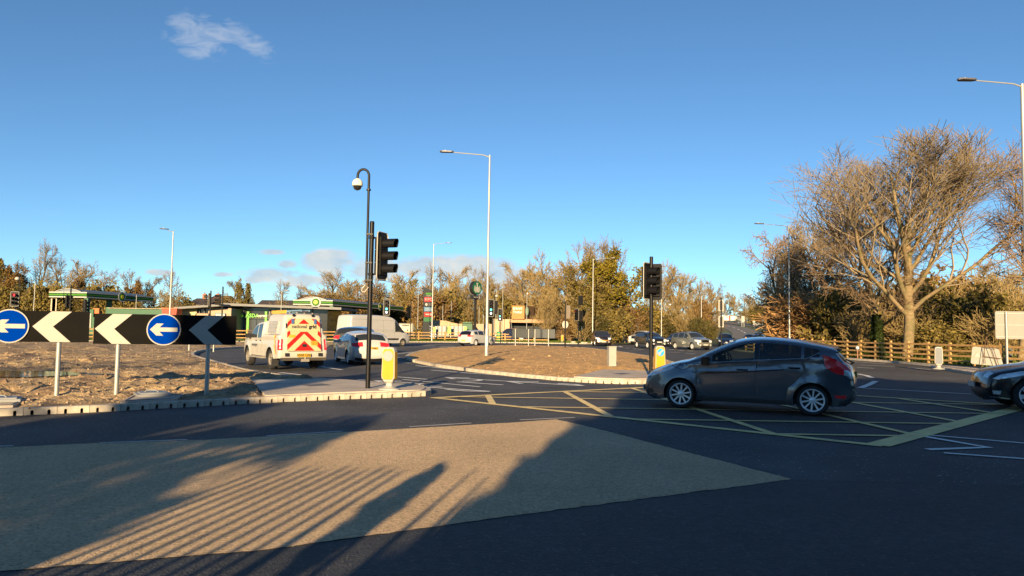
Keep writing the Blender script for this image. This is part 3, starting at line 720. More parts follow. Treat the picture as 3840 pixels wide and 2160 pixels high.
def make_car(name, S, label, cat, loc, heading, group=None, hero=False, lit=False):
    """S: shape of one vehicle. Side outline in (x from the front, z); sides curve in towards outline, roof and ends are crowned strips."""
    root = empty(name, loc, math.atan2(heading[1], heading[0]), label, cat, group)
    L, W = S['L'], S['W'] / 2; pm = S['paint']
    up = resamp2(chaikin(S['outline'], S.get('smooth', 2)), S.get('step', .075 if hero else .13))
    zb0 = S.get('sill', .2); wx = S['wheels']; wr = S['wr']; ar = wr + S.get('archgap', .045)
    belt = S['belt']; Hh = max(p[1] for p in up); tum = S.get('tumble', .26); nf, nr = S.get('nose', (.15, .09))
    def beltz(x): return belt[0] + belt[1] * (x - 1.0)
    def topz(x):
        best = None
        for a, b in zip(up[:-1], up[1:]):
            if min(a[0], b[0]) - 1e-6 <= x <= max(a[0], b[0]) + 1e-6 and abs(b[0] - a[0]) > 1e-6:
                z = a[1] + (b[1] - a[1]) * (x - a[0]) / (b[0] - a[0])
                if best is None or z > best: best = z
        return best if best is not None else 0
    R = S.get('round', .10)
    upa = np.array(up); ua, ub = upa[:-1], upa[1:]; uab = ub - ua; uL = (uab * uab).sum(1) + 1e-9
    def edge_d(x, z):
        t = np.clip(((x - ua[:, 0]) * uab[:, 0] + (z - ua[:, 1]) * uab[:, 1]) / uL, 0, 1)
        return math.sqrt(((x - ua[:, 0] - t * uab[:, 0]) ** 2 + (z - ua[:, 1] - t * uab[:, 1]) ** 2).min())
    def yside(x, z):
        f = max(0.0, 1 - x / 1.1); r = max(0.0, 1 - (L - x) / 0.9)
        w = W * (1 - nf * f ** 2.0 - nr * r ** 2.0)
        zb = beltz(x)
        if z > zb: w *= 1 - tum * ((z - zb) / max(.2, Hh - zb)) ** 1.2
        else:
            k = (zb - z) / zb; w *= 1 - .10 * max(0, k - .45) ** 1.5 - .018 * (1 - min(1, k / .18)) 
        if 'shoulder' in S and z > S['shoulder'][0] and x > S['shoulder'][1]: w -= S['shoulder'][2] * smooth01(S['shoulder'][0], S['shoulder'][0] + .06, z)
        if hero and zb - .16 < z < zb - .02: w -= .006
        for c in wx:                                   # slight flare over the wheels
            dd = math.hypot(x - c, z - wr)
            if dd < ar + .16: w += .022 * (1 - smooth01(ar, ar + .16, dd))
        d = edge_d(x, z)
        if d < R: q = 1 - d / R; w -= R * (1 - math.sqrt(max(0, 1 - q * q)))
        return w
    # closed side outline with wheel arches
    bot = []
    for c in sorted(wx, reverse=True):
        a0 = math.asin(min(1, max(-1, (zb0 - wr) / ar)))
        bot += [(c + ar * math.cos(t), wr + ar * math.sin(t)) for t in np.linspace(a0, PI - a0, 17 if hero else 11)]
    side = up + resamp2([up[-1]] + [(bot[0][0], zb0)], .15)[1:-1] + bot
    side += resamp2([bot[-1], up[0]], .15)[1:-1]
    mid = []
    # regions
    regs = []; seam_of = {}
    for i, (x0, x1) in enumerate(S.get('windows', ())):
        xs = np.linspace(x0, x1, max(4, int((x1 - x0) / .06)))
        tp = [(x, topz(x) - S.get('rail', .075)) for x in xs]; bt = [(x, beltz(x) + .025) for x in xs]
        ok = [k for k in range(len(xs)) if tp[k][1] > bt[k][1] + .012]
        if len(ok) < 2: continue
        sl = S.get('slant', [0] * 9)[i] if 'slant' in S else 0
        P = [tp[k] for k in ok] + [bt[k] for k in reversed(ok)]
        if sl: P = [(x + sl * (z - beltz(x)) * (1 if x > (x0 + x1) / 2 else 0), z) for x, z in P]
        regs.append(('window', P))
    for nm, P in S.get('side_regions', ()): regs.append((nm, P))
    if hero:
        for pi, path in enumerate(S.get('seams', ())):
            for a, b in zip(path[:-1], path[1:]):
                d = Vector((b[0] - a[0], b[1] - a[1])).normalized(); n = Vector((-d.y, d.x)) * .006
                seam_of[len(regs)] = pi; regs.append(('door_seam', [(a[0] + n.x, a[1] + n.y), (b[0] + n.x, b[1] + n.y), (b[0] - n.x, b[1] - n.y), (a[0] - n.x, a[1] - n.y)]))
    V2 = [Vector(p) for p in side]; E = [(i, (i + 1) % len(side)) for i in range(len(side))]
    for nm, P in regs:
        P = resamp2(list(P) + [P[0]], .12 if nm != 'door_seam' else .3)[:-1]
        k = len(V2); V2 += [Vector(p) for p in P]; E += [(k + i, k + (i + 1) % len(P)) for i in range(len(P))]
    gs = .075 if hero else .15
    for gx in np.arange(.03, L, gs):
        for gz in np.arange(zb0 + .03, Hh, gs):
            if in_poly(gx, gz, side): V2.append(Vector((gx + .003 * math.sin(gz * 40), gz)))
    for a, b in zip(up[:-1], up[1:]):                  # rows that carry the rounded edge
        d = Vector((b[0] - a[0], b[1] - a[1]))
        if d.length < 1e-6: continue
        n = Vector((d.y, -d.x)).normalized()
        for q in ((.012, .035, .065) if hero else (.03,)):
            p = (Vector(a) + Vector(b)) / 2 + n * q
            if in_poly(p.x, p.y, side): V2.append(p)
    r = delaunay_2d_cdt(V2, E, [], 0, 1e-4)
    vv = [(p.x, p.y) for p in r[0]]
    Y = [yside(x, z) for x, z in vv]
    groups = {}
    for f in r[2]:
        cx = sum(vv[i][0] for i in f) / 3; cz = sum(vv[i][1] for i in f) / 3
        if not in_poly(cx, cz, side): continue
        key = 'body'
        for q, (nm, P) in enumerate(regs):
            if in_poly(cx, cz, P): key = (nm, ('s', seam_of[q]) if nm == 'door_seam' else q)
        groups.setdefault(key, []).append(f)
    def loc3(x, y, z): return (L / 2 - x, y, z)
    body = MB(); body_mats = [pm, M_BLACK]
    def add_side(mb, fs, s, off=0.0):
        idx = {}; vs = []; out = []
        for f in fs:
            g = []
            for i in f:
                if i not in idx: idx[i] = len(vs); vs.append(loc3(vv[i][0], s * (Y[i] + off), vv[i][1]))
                g.append(idx[i])
            out.append(tuple(g) if s > 0 else tuple(g[::-1]))
        mb.add(vs, out)
    for s in (1, -1): add_side(body, groups['body'], s)
    # crowned strip over nose, bonnet, roof and tail
    NT = 14; ts = [math.sin(PI / 2 * (2 * k / NT - 1)) * .5 + .5 * (2 * k / NT - 1) for k in range(NT + 1)]
    cr = S.get('crown', .05); cf = S.get('bow', .11)
    rows = []
    for i, (x, z) in enumerate(up):
        a = up[max(0, i - 1)]; b = up[min(len(up) - 1, i + 1)]; d = Vector((b[0] - a[0], b[1] - a[1])).normalized(); n = Vector((-d.y, d.x))
        y0 = yside(x, z); c = cr * abs(n.y) + (cf if n.x < 0 else cf * .7) * abs(n.x)
        rows.append([(x + n.x * c * (1 - t * t), y0 * t, z + n.y * c * (1 - t * t)) for t in ts])
    strips = {}
    for i in range(len(up) - 1):
        for k in range(NT):
            tm = (ts[k] + ts[k + 1]) / 2; xm = (up[i][0] + up[i + 1][0]) / 2; zm = (up[i][1] + up[i + 1][1]) / 2
            key = 'body'
            for (nm, x0, x1, z0, z1, t0, t1) in S.get('strip_regions', ()):
                if x0 <= xm <= x1 and z0 <= zm <= z1 and t0 <= abs(tm) <= t1: key = (nm, (1 if tm > 0 else -1) if nm in ('headlight', 'tail_light', 'fog_light') else (0 if xm < L / 2 else 2)); break
            strips.setdefault(key, []).append((i, k))
    def add_strip(mb, cells, off=0.0):
        vs = []; fs = []
        for (i, k) in cells:
            q = len(vs); vs += [loc3(*rows[i][k]), loc3(*rows[i][k + 1]), loc3(*rows[i + 1][k + 1]), loc3(*rows[i + 1][k])]; fs.append((q, q + 1, q + 2, q + 3))
        mb.add(vs, fs)
    add_strip(body, strips.get('body', []))
    bo = body.build('body', body_mats, root)
    def weld(o, ang):
        bm = bmesh.new(); bm.from_mesh(o.data); bmesh.ops.remove_doubles(bm, verts=bm.verts[:], dist=.0015); bmesh.ops.recalc_face_normals(bm, faces=bm.faces[:]); bm.to_mesh(o.data); bm.free()
        o.data.polygons.foreach_set('use_smooth', [True] * len(o.data.polygons)); o.data.set_sharp_from_angle(angle=rad(ang))
    weld(bo, 48)
    RM = {'window': S.get('glass', M_FARGLASS), 'windscreen': S.get('screen', S.get('glass', M_FARGLASS)), 'rear_window': S.get('rearglass', S.get('glass', M_FARGLASS)), 'headlight': M_LIT if lit else M_HEAD, 'tail_light': M_TAIL, 'grille': M_GLOSSBLK,
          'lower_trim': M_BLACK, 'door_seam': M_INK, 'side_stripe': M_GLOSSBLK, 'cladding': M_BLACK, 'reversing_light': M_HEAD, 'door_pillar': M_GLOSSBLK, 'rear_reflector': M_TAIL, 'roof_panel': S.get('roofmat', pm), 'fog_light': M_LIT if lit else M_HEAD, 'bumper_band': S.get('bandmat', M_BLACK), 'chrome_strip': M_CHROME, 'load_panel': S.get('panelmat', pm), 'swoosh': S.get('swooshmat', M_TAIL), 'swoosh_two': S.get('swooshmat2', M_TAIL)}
    for s in (1, -1):
        done = {}
        for key, fs in groups.items():
            if key == 'body': continue
            nm = key[0]; mb = MB(); add_side(mb, fs, s)
            if nm in ('headlight', 'tail_light') and (nm, s) in strips: add_strip(mb, strips.pop((nm, s)))
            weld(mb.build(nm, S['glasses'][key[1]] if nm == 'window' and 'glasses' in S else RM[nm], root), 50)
    for key, cells in strips.items():
        if key == 'body': continue
        mb = MB(); add_strip(mb, cells); weld(mb.build(key[0], RM[key[0]], root), 50)
    # chrome line under the side glass
    # underbody and wheel wells
    u = MB(); u.box((0, 0, zb0 + .06), (L - .5, W * 1.7, .10))
    for c in wx:
        n = 11; a0 = math.asin((zb0 - wr) / ar)
        for s in (1, -1):
            prev = None; vs = []
            for t in np.linspace(a0, PI - a0, n):
                x = c + ar * math.cos(t); z = wr + ar * math.sin(t); y = s * yside(x, z); vs += [loc3(x, y, z), loc3(x, s * (W - .34), z)]
            u.add(vs, [(2 * i, 2 * i + 1, 2 * i + 3, 2 * i + 2) for i in range(n - 1)])
            vs = [loc3(c + ar * math.cos(t), s * (W - .34), wr + ar * math.sin(t)) for t in np.linspace(a0, PI - a0, n)]
            u.add(vs, [tuple(range(n))])
    u.build('underbody', M_BLACK, root)
    tw = S.get('tyre_w', .2); tyre, rim, disc = wheel_parts(wr, tw, S.get('rim', wr * .7), S.get('spokes', 5), (wr, S.get('rim', 0), S.get('spokes', 5)))
    for c in wx:
        for s in (1, -1):
            a = S.get('steer', 0) if c == min(wx) else 0
            wo = empty('wheel', loc3(c, s * (W - tw / 2 - .025), wr), (PI if s > 0 else 0) + a); wo.parent = root
            link_obj('tyre', tyre, wo); link_obj('rim', rim, wo); link_obj('brake_disc', disc, wo)
    # mirrors
    mx, mz = S.get('mirror', (1.35, beltz(1.3) + .07))
    for s in (1, -1):
        mb = MB(); y = s * (yside(mx, mz) + .10)
        p = loc3(mx, y, mz)
        k_ = 1.3 if hero else 1; mb.box(p, (.12 * k_, .20 * k_, .135 * k_)); mb.box((p[0] + .03, p[1] - s * .12, p[2] - .05), (.06, .12, .04))
        me = mb.mesh('door_mirror', S.get('mirrormat', pm)); bm = bmesh.new(); bm.from_mesh(me); bmesh.ops.bevel(bm, geom=bm.edges[:], offset=.022, segments=2, affect='EDGES'); bm.to_mesh(me); bm.free()
        link_obj('door_mirror', me, root)
    for (hx, hz) in S.get('handles', ()):
        for s in (1, -1):
            mb = MB(); y = yside(hx, hz) + .012; mb.tube([loc3(hx - .10, s * (y - .015), hz), loc3(hx - .06, s * (y + .012), hz), loc3(hx + .06, s * (y + .012), hz), loc3(hx + .10, s * (y - .015), hz)], .018, 6)
            mb.build('door_handle', S.get('handlemat', pm), root, 40)
    # number plates
    def plate(x, z, m, s, txt, w=.5):
        mb = MB(); mb.box(loc3(x, 0, z), (.025, w, .115)); po = mb.build('number_plate', m, root)
        if txt:
            me = text_mesh(txt, .105, M_INK, bold=.0035, extrude=.002, spacing=1.05)
            link_obj('lettering', me, po, loc3(x + s * .0145, S.get('plate_shift', 0), z), (PI / 2, 0, -s * PI / 2 if False else (PI / 2 if s < 0 else -PI / 2)))
    fx = S.get('fplate', (-.115, .42)); rx = S.get('rplate', (L + .085, .75))
    if fx: plate(fx[0], fx[1], M_PLATE_W, -1, '')
    if rx: plate(rx[0], rx[1], M_PLATE_Y, 1, S.get('rtext', ''))
    if S.get('rails'):
        x0, x1 = S['rails']
        for s in (1, -1):
            mb = MB(); mb.tube([loc3(x, s * (yside(x, topz(x) - .03) + .0), topz(x) + .035) for x in np.linspace(x0, x1, 6)], .02, 6); mb.build('roof_rail', S.get('railmat', M_BLACK), root)
    if S.get('interior', True) and (hero or S.get('glass') is M_CARGLASS):
        mb = MB()
        for s in (1, -1):
            mb.box(loc3(2.05, s * .36, .62), (.5, .5, .16)); mb.box(loc3(2.33, s * .36, .93), (.14, .48, .58), ry=.2); mb.box(loc3(2.42, s * .36, 1.28), (.09, .26, .17))
        mb.box(loc3(2.95, 0, .62), (.5, 1.15, .16)); mb.box(loc3(3.25, 0, .9), (.14, 1.15, .5), ry=.2); mb.box(loc3(1.25, 0, .86), (.35, 1.3, .16))
        mb.build('seat', M_SEAT, root)
        mb = MB(); c = Vector(loc3(1.62, -.36, .96)); ring = [c + Vector((.05 * math.sin(t) * 1.2, .19 * math.cos(t), .19 * math.sin(t))) for t in np.linspace(0, 2 * PI, 19)]
        mb.tube(ring, .014, 6, caps=False); mb.cyl(c + Vector((0, -.18, 0)), c + Vector((0, .18, 0)), .02, n=5); mb.build('steering_wheel', M_BLACK, root)
    root['_L'] = L
    return root, loc3, yside, topz

def hatch_outline(L, hz0, cowl, header, peak, rend, rbase, tail, zb=.2, nose=.02, tailz=(.78, .5)):
    return [(.14, zb), (.02, zb + .12), (0, .46), (nose, .60), (.07, hz0 - .06), (.2, hz0 + .02), (cowl[0] * .6, hz0 + (cowl[1] - hz0) * .72), cowl, ((cowl[0] + header[0]) / 2, (cowl[1] + header[1]) / 2 + .015), header, ((header[0] + peak[0]) / 2, (header[1] + peak[1]) / 2 + .02), peak, ((peak[0] + rend[0]) / 2, (peak[1] + rend[1]) / 2 + .02), rend, rbase, (L - .02, tailz[0]), (L, tailz[1]), (L - .03, zb + .14), (L - .16, zb)]
def std_regions(S, cowl, header, rend, rbase, hl=(.60, .74), tl=(.85, 1.02), grille=(.50, .66), low=(.24, .40), L=4.2, tl_t=.72, hl_t=.62):
    return [('windscreen', cowl[0] + .06, header[0] - .03, cowl[1], 9, 0, .93), ('rear_window', min(rend[0], rbase[0]) + .04, max(rend[0], rbase[0]) + .2, rbase[1] + .02, rend[1] - .02, 0, .88),
            ('headlight', -1, .45, hl[0], hl[1], hl_t, 1.01), ('grille', -1, .3, grille[0], grille[1], 0, .6), ('lower_trim', -1, .3, low[0], low[1], 0, .8), ('tail_light', L - .5, L + 1, tl[0], tl[1], tl_t, 1.01), ('lower_trim', L - .4, L + 1, .2, .34, 0, 1.01)]
# ---- the cars of the photograph
def ground_heading(a, b):           # from rear wheel pixel to front wheel pixel on the road
    A, B = G(*a), G(*b); d = (B - A); return Vector((d.x, d.y)).normalized()
def place_by_wheels(S, rear_px, front_px, near_side):
    """centre and heading of a car from the ground points of its near-side wheels; near_side +1 = the car's left"""
    A, B = G(*rear_px), G(*front_px); h = Vector((B.x - A.x, B.y - A.y)).normalized()
    mid_wheels = (A + B) / 2; mx = (S['wheels'][0] + S['wheels'][1]) / 2
    left = Vector((-h.y, h.x)); c = Vector((mid_wheels.x, mid_wheels.y)) - left * near_side * (S['W'] / 2 - .12) - h * (S['L'] / 2 - mx)
    return (c.x, c.y, 0.012), h

# grey hatchback crossing the box junction
P_GREY = paint('dark_grey', (0.115, 0.128, 0.152), .6, .2)
FI = dict(L=4.02, W=1.72, paint=P_GREY, wheels=(.80, 3.29), wr=.30, rim=.222, spokes=10, belt=(.925, .078), sill=.19, tumble=.27, nose=(.16, .10), round=.09, rail=.07, bow=.06,
    outline=[(.18, .18), (.06, .24), (.03, .34), (.03, .46), (.05, .58), (.11, .68), (.23, .76), (.62, .90), (1.02, .985), (1.45, 1.21), (1.86, 1.385), (2.15, 1.445), (2.45, 1.460), (2.9, 1.432), (3.3, 1.370), (3.62, 1.305), (3.74, 1.265), (3.70, 1.215), (3.89, .98), (3.96, .90), (4.0, .74), (4.02, .52), (3.98, .34), (3.84, .24)],
    windows=((1.12, 1.40), (1.44, 2.24), (2.34, 3.10), (3.15, 3.42)), mirror=(1.34, 1.0), handles=((2.02, .845), (2.98, .915)), handlemat=M_GLOSSBLK, mirrormat=M_GLOSSBLK, rtext='', rplate=(4.045, .80), fplate=(-.12, .36),
    glass=M_CARGLASS, glasses=[M_CARGLASS, M_CARGLASS, M_DARKGLASS, M_DARKGLASS], smooth=1,
    side_regions=(('headlight', [(.09, .655), (.2, .735), (.45, .83), (.76, .905), (.66, .83), (.45, .74), (.25, .665), (.13, .635)]), ('tail_light', [(3.47, 1.18), (3.60, 1.15), (3.88, .99), (3.97, .87), (3.96, .78), (3.70, .83), (3.53, .93)]),
                  ('side_stripe', [(1.02, .775), (1.13, .715), (1.9, .775), (2.80, .865), (2.80, .885), (1.9, .805)]), ('reversing_light', [(3.84, .90), (3.90, .90), (3.97, .86), (3.96, .78), (3.84, .805)]), ('door_pillar', [(2.245, .985 + .07), (2.245, 1.375), (2.335, 1.38), (2.335, .985 + .075)]), ('rear_reflector', [(3.66, .42), (3.88, .42), (3.86, .36), (3.72, .36)]), ('lower_trim', [(.03, .40), (.22, .38), (.24, .30), (.08, .28)]), ('lower_trim', [(1.14, .27), (2.93, .27), (2.9, .192), (1.14, .192)])),  # black sill strip paints in the shade below the doors
    seams=([(1.13, .90), (1.12, .70), (1.15, .50), (1.17, .26)], [(2.28, 1.38), (2.29, .95), (2.26, .6), (2.27, .24)], [(3.12, 1.05), (3.16, .86), (3.06, .72), (2.86, .52), (2.80, .30), (2.70, .23)], [(.62, .88), (.85, .80), (1.05, .88)], [(3.60, .93), (3.56, .72), (3.40, .60)]),
    strip_regions=[('windscreen', 1.08, 1.83, .9, 2, 0, .93), ('rear_window', 3.6, 3.9, 1.0, 1.27, 0, .9), ('headlight', -1, .16, .62, .72, .62, 1.01), ('grille', -1, .2, .36, .54, 0, .62), ('lower_trim', -1, .3, .2, .34, 0, .9), ('tail_light', 3.7, 4.2, .8, .98, .78, 1.01), ('lower_trim', 3.7, 4.2, .18, .36, 0, .9)])
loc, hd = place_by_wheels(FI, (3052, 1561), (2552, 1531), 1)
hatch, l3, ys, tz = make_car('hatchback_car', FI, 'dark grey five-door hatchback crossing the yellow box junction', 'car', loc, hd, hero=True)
sc_ = (G(3052, 1561) - G(2552, 1531)).length / 2.49
hatch.scale = (sc_ * .985, sc_ * .985, sc_ * .965)
for s in (1, -1):                   # bright line along the bottom of the side glass
    mb = MB(); mb.tube([l3(x, s * (ys(x, FI['belt'][0] + FI['belt'][1] * (x - 1) + .012) + .006), FI['belt'][0] + FI['belt'][1] * (x - 1) + .010) for x in np.linspace(1.08, 3.2, 16)] + [l3(3.42, s * (ys(3.42, 1.22) + .004), 1.22)], .007, 5); mb.build('chrome_strip', M_CHROME, hatch)
    mb = MB(); mb.tube([l3(3.36, s * (ys(3.36, .82) + .003), .82 + 0)] + [l3(3.36 + .058 * math.sin(t), s * (ys(3.36, .82) + .003), .82 + .058 * math.cos(t)) for t in np.linspace(0, 2 * PI, 17)], .003, 4)
    if s > 0: mb.build('fuel_flap_seam', M_INK, hatch)
mb = MB(); mb.box(l3(3.70, 0, 1.292), (.20, 1.02, .03), ry=-.12); mb.build('spoiler', P_GREY, hatch)
mb = MB(); mb.tube([l3(3.93, 0, .985), l3(4.0, .0, 1.02), l3(3.93, .25, 1.07), l3(3.88, .42, 1.09)], .016, 6); mb.build('rear_wiper', M_BLACK, hatch)
mb = MB(); mb.cyl(l3(3.55, .3, .2), l3(3.86, .3, .2), .03, n=8); mb.build('exhaust_pipe', M_STEELW, hatch)

# black crossover cut by the right edge
P_BLACK = paint('black', (0.010, 0.011, 0.014), .2, .22)
PE = dict(L=4.37, W=1.84, paint=P_BLACK, bow=.06, wheels=(.80, 3.42), wr=.345, rim=.235, spokes=6, belt=(1.03, .05), sill=.24, tumble=.25, nose=(.2, .1), smooth=2, tyre_w=.22, round=.12,
    outline=hatch_outline(4.37, .80, (1.08, .99), (1.95, 1.5), (2.5, 1.63), (3.95, 1.52), (4.2, 1.08), None, .22), windows=((1.2, 2.1), (2.2, 3.1), (3.2, 3.8)), glass=M_DARKGLASS, mirror=(1.5, 1.14), rplate=None, fplate=(-.12, .52),
    side_regions=(('headlight', [(.10, .68), (.26, .78), (.62, .865), (.92, .90), (.76, .81), (.5, .74), (.22, .67)]), ('fog_light', [(.1, .42), (.26, .42), (.24, .34), (.12, .34)]), ('chrome_strip', [(.05, .30), (.62, .245), (.62, .235), (.05, .27)])),
    strip_regions=[('windscreen', 1.14, 1.92, 1.0, 2, 0, .93), ('headlight', -1, .3, .68, .78, .72, 1.01), ('grille', -1, .3, .54, .74, 0, .6), ('lower_trim', -1, .3, .26, .42, 0, .85), ('rear_window', 3.95, 4.4, 1.1, 1.5, 0, .9)])
pg, h = G(3818, 1543), Vector((-.945, .327)).normalized()
left = Vector((-h.y, h.x)); c = Vector((pg.x, pg.y)) - left * (.92 - .12) - h * (4.37 / 2 - .80)
make_car('crossover_car', PE, 'glossy black crossover cut off by the right picture edge', 'car', (c.x + .22, c.y - .08, .012), h, hero=True)
for o in [x for x in COL.objects if x.name.startswith('crossover_car')]: o.rotation_euler.z += 0

# white estate-like hatchback seen from behind
P_WHITE = paint('white', (0.44, 0.44, 0.43), 0, .35)
A3 = dict(L=4.29, W=1.77, paint=P_WHITE, wheels=(.86, 3.44), wr=.315, rim=.23, spokes=5, belt=(.92, .04), sill=.2, nose=(.14, .09), outline=hatch_outline(4.29, .72, (1.15, .95), (2.0, 1.37), (2.4, 1.42), (3.75, 1.33), (4.08, .97), None, .2, tailz=(.74, .5)),
    windows=((1.25, 2.2), (2.3, 3.05), (3.12, 3.62)), glass=M_FARGLASS, rtext='   D XMG', rplate=(4.345, .72), mirror=(1.5, 1.0), handles=((2.0, .84), (2.9, .87)),
    side_regions=(('tail_light', [(3.96, .93), (4.18, .95), (4.29, .9), (4.29, .79), (4.1, .81), (3.98, .87)]), ('headlight', [(.05, .66), (.3, .75), (.6, .78), (.3, .68)])),
    strip_regions=std_regions(None, (1.15, .95), (2.0, 1.37), (3.75, 1.33), (4.08, .97), L=4.29, tl=(.78, .95), tl_t=.56))
loc, hd = place_by_wheels(A3, (1312, 1368), (1264, 1356), 1)
make_car('hatchback_car', A3, 'white hatchback with red tail lights behind the black signal post', 'car', loc, Vector((-.42, .9)).normalized(), hero=True)

# grey 4x4 ahead of it
RR = dict(L=4.6, W=1.93, paint=paint('grey_green', (.12, .115, .095), .5, .3), wheels=(.9, 3.65), wr=.36, rim=.26, spokes=5, belt=(1.08, .03), sill=.28, nose=(.12, .07), tumble=.2, outline=hatch_outline(4.6, .98, (1.25, 1.12), (2.0, 1.58), (2.5, 1.65), (4.1, 1.55), (4.42, 1.15), None, .27, tailz=(.9, .6)), roofmat=M_GLOSSBLK,
    windows=((1.4, 2.2), (2.3, 3.2), (3.3, 4.0)), glass=M_FARGLASS, rplate=(4.66, .92), fplate=None, side_regions=(('tail_light', [(4.2, 1.08), (4.6, 1.06), (4.6, .98), (4.2, 1.0)]),),
    strip_regions=[('roof_panel', 2.0, 4.1, 1.5, 2, 0, .96)] + std_regions(None, (1.25, 1.12), (2.0, 1.58), (4.1, 1.55), (4.42, 1.15), L=4.6, tl=(.96, 1.1), tl_t=.62))
g = G(1312, 1333); make_car('four_by_four_car', RR, 'grey four-by-four with black roof between pickup and white van', 'car', (g.x, g.y + 2.2, .012), Vector((.05, 1)).normalized())

# white high-roof van
P_VAN = paint('van_white', (0.40, 0.40, 0.395), 0, .4)
VN = dict(L=6.9, W=2.0, paint=P_VAN, wheels=(1.0, 5.3), wr=.35, rim=.21, spokes=4, belt=(1.28, 0), sill=.32, tumble=.10, nose=(.16, .03), smooth=1, crown=.04, bow=.06, round=.12, rail=.12,
    outline=[(.2, .3), (.03, .42), (0, .7), (.05, .95), (.25, 1.12), (.85, 1.36), (1.55, 2.1), (1.95, 2.45), (2.4, 2.62), (3.2, 2.70), (5, 2.72), (6.6, 2.70), (6.82, 2.55), (6.88, 1.5), (6.9, .6), (6.85, .3)],
    windows=((1.0, 1.95),), glass=M_FARGLASS, mirror=(1.35, 1.4), rplate=None, fplate=None, mirrormat=M_BLACK,
    side_regions=(('cladding', [(1.5, .74), (4.82, .74), (4.82, .58), (1.5, .58)]), ('tail_light', [(6.78, 1.4), (6.9, 1.4), (6.9, .9), (6.78, .9)])),
    seams=([(2.05, 2.3), (2.08, .5)], [(3.3, 2.35), (3.3, .5)], [(2.1, 2.3), (6.6, 2.34)], [(2.1, 1.45), (6.7, 1.45)]),
    strip_regions=[('windscreen', .9, 1.9, 1.3, 2.4, 0, .92), ('headlight', -1, .4, .85, 1.05, .6, 1.01), ('grille', -1, .3, .55, .9, 0, .6), ('lower_trim', 6.6, 7.5, .28, .5, 0, 1.01)])
h = Vector((.62, .785)).normalized(); g = G(1506, 1300); right = Vector((h.y, -h.x)); c = Vector((g.x, g.y)) - right * .85 - h * (3.45 - 1.0)
make_car('panel_van', VN, 'white high-roof panel van turning right past the timber fence', 'van', (c.x, c.y, .012), h, hero=True)

# white crossover seen from behind on the far carriageway
NI = dict(L=4.36, W=1.8, paint=P_WHITE, wheels=(.87, 3.57), wr=.33, rim=.23, spokes=5, belt=(.98, .05), sill=.22, outline=hatch_outline(4.36, .82, (1.15, 1.0), (1.95, 1.48), (2.4, 1.54), (3.9, 1.46), (4.2, 1.08), None, .22), windows=((1.25, 2.15), (2.25, 3.1), (3.2, 3.75)), rplate=(4.42, .55), fplate=None, mirror=(1.5, 1.08),
    rearglass=M_GLOSSBLK, side_regions=(('tail_light', [(3.95, 1.03), (4.3, 1.05), (4.36, .92), (4.1, .92)]), ('cladding', [(.5, .30), (3.9, .30), (3.9, .22), (.5, .22)])), strip_regions=std_regions(None, (1.15, 1.0), (1.95, 1.48), (3.9, 1.46), (4.2, 1.06), L=4.36, tl=(.9, 1.08), tl_t=.6))
h = Vector((.56, .83)).normalized(); g = G(1781, 1298); right = Vector((h.y, -h.x)); c = Vector((g.x, g.y)) - right * .78 - h * (4.36 / 2 - 3.57)
make_car('crossover_car', NI, 'white crossover with tinted rear window beyond the soil island', 'car', (c.x, c.y, .012), h)

def front_car(name, label, px, h, S, lit=True):   # a car seen from the front: px = middle of the nearest wheel line
    g = G(*px); h = Vector(h).normalized(); c = Vector((g.x, g.y)) - h * S['L'] / 2
    return make_car(name, S, label, 'car', (c.x, c.y, .012), h, lit=lit)
def suv(paint_, L=4.35, W=1.8, Hh=1.66, hz=.98, wr=.35, extra=(), **kw):
    d = dict(L=L, W=W, paint=paint_, wheels=(.85, L - .85), wr=wr, rim=wr * .68, spokes=5, belt=(1.06, .03), sill=.25, tumble=.22, nose=(.10, .06), bow=.07, outline=hatch_outline(L, hz, (1.15, hz + .13), (1.85, Hh - .08), (2.4, Hh), (L - .4, Hh - .1), (L - .16, 1.08), None, .24), windows=((1.3, 2.15), (2.25, 3.1), (3.2, L - .5)), fplate=(-.085, .5), rplate=None, mirror=(1.4, 1.16),
        side_regions=(('headlight', [(.0, hz - .2), (.05, hz - .03), (.5, hz + .0), (.42, hz - .16)]),), strip_regions=list(extra) + [('windscreen', 1.2, 1.82, hz + .05, 3, 0, .93), ('headlight', -1, .4, hz - .22, hz - .06, .68, 1.01), ('grille', -1, .3, hz - .28, hz - .05, 0, .54), ('fog_light', -1, .3, .44, .52, .74, .9), ('lower_trim', -1, .3, .24, .46, 0, .72)])
    d.update(kw); return d
def hatchb(paint_, L=4.0, W=1.74, Hh=1.48, hz=.78, **kw):
    d = dict(L=L, W=W, paint=paint_, wheels=(.8, L - .72), wr=.31, spokes=5, belt=(.93, .05), sill=.2, bow=.09, outline=hatch_outline(L, hz, (1.05, .97), (1.85, Hh - .07), (2.3, Hh), (L - .35, Hh - .12), (L - .1, 1.0), None, .2), windows=((1.15, 2.1), (2.2, 3.0), (3.08, L - .5)), fplate=(-.1, .42), rplate=None,
        side_regions=(('headlight', [(.0, hz - .16), (.08, hz - .02), (.6, hz + .06), (.42, hz - .1)]),), strip_regions=[('windscreen', 1.1, 1.82, .9, 3, 0, .93), ('headlight', -1, .4, hz - .16, hz - .04, .7, 1.01), ('grille', -1, .3, hz - .3, hz - .16, 0, .6), ('fog_light', -1, .3, .36, .44, .72, .86), ('lower_trim', -1, .3, .22, .38, 0, .8)])
    d.update(kw); return d
P_BRONZE = mat('orange_bumper', (.55, .26, .05), .35, .3)
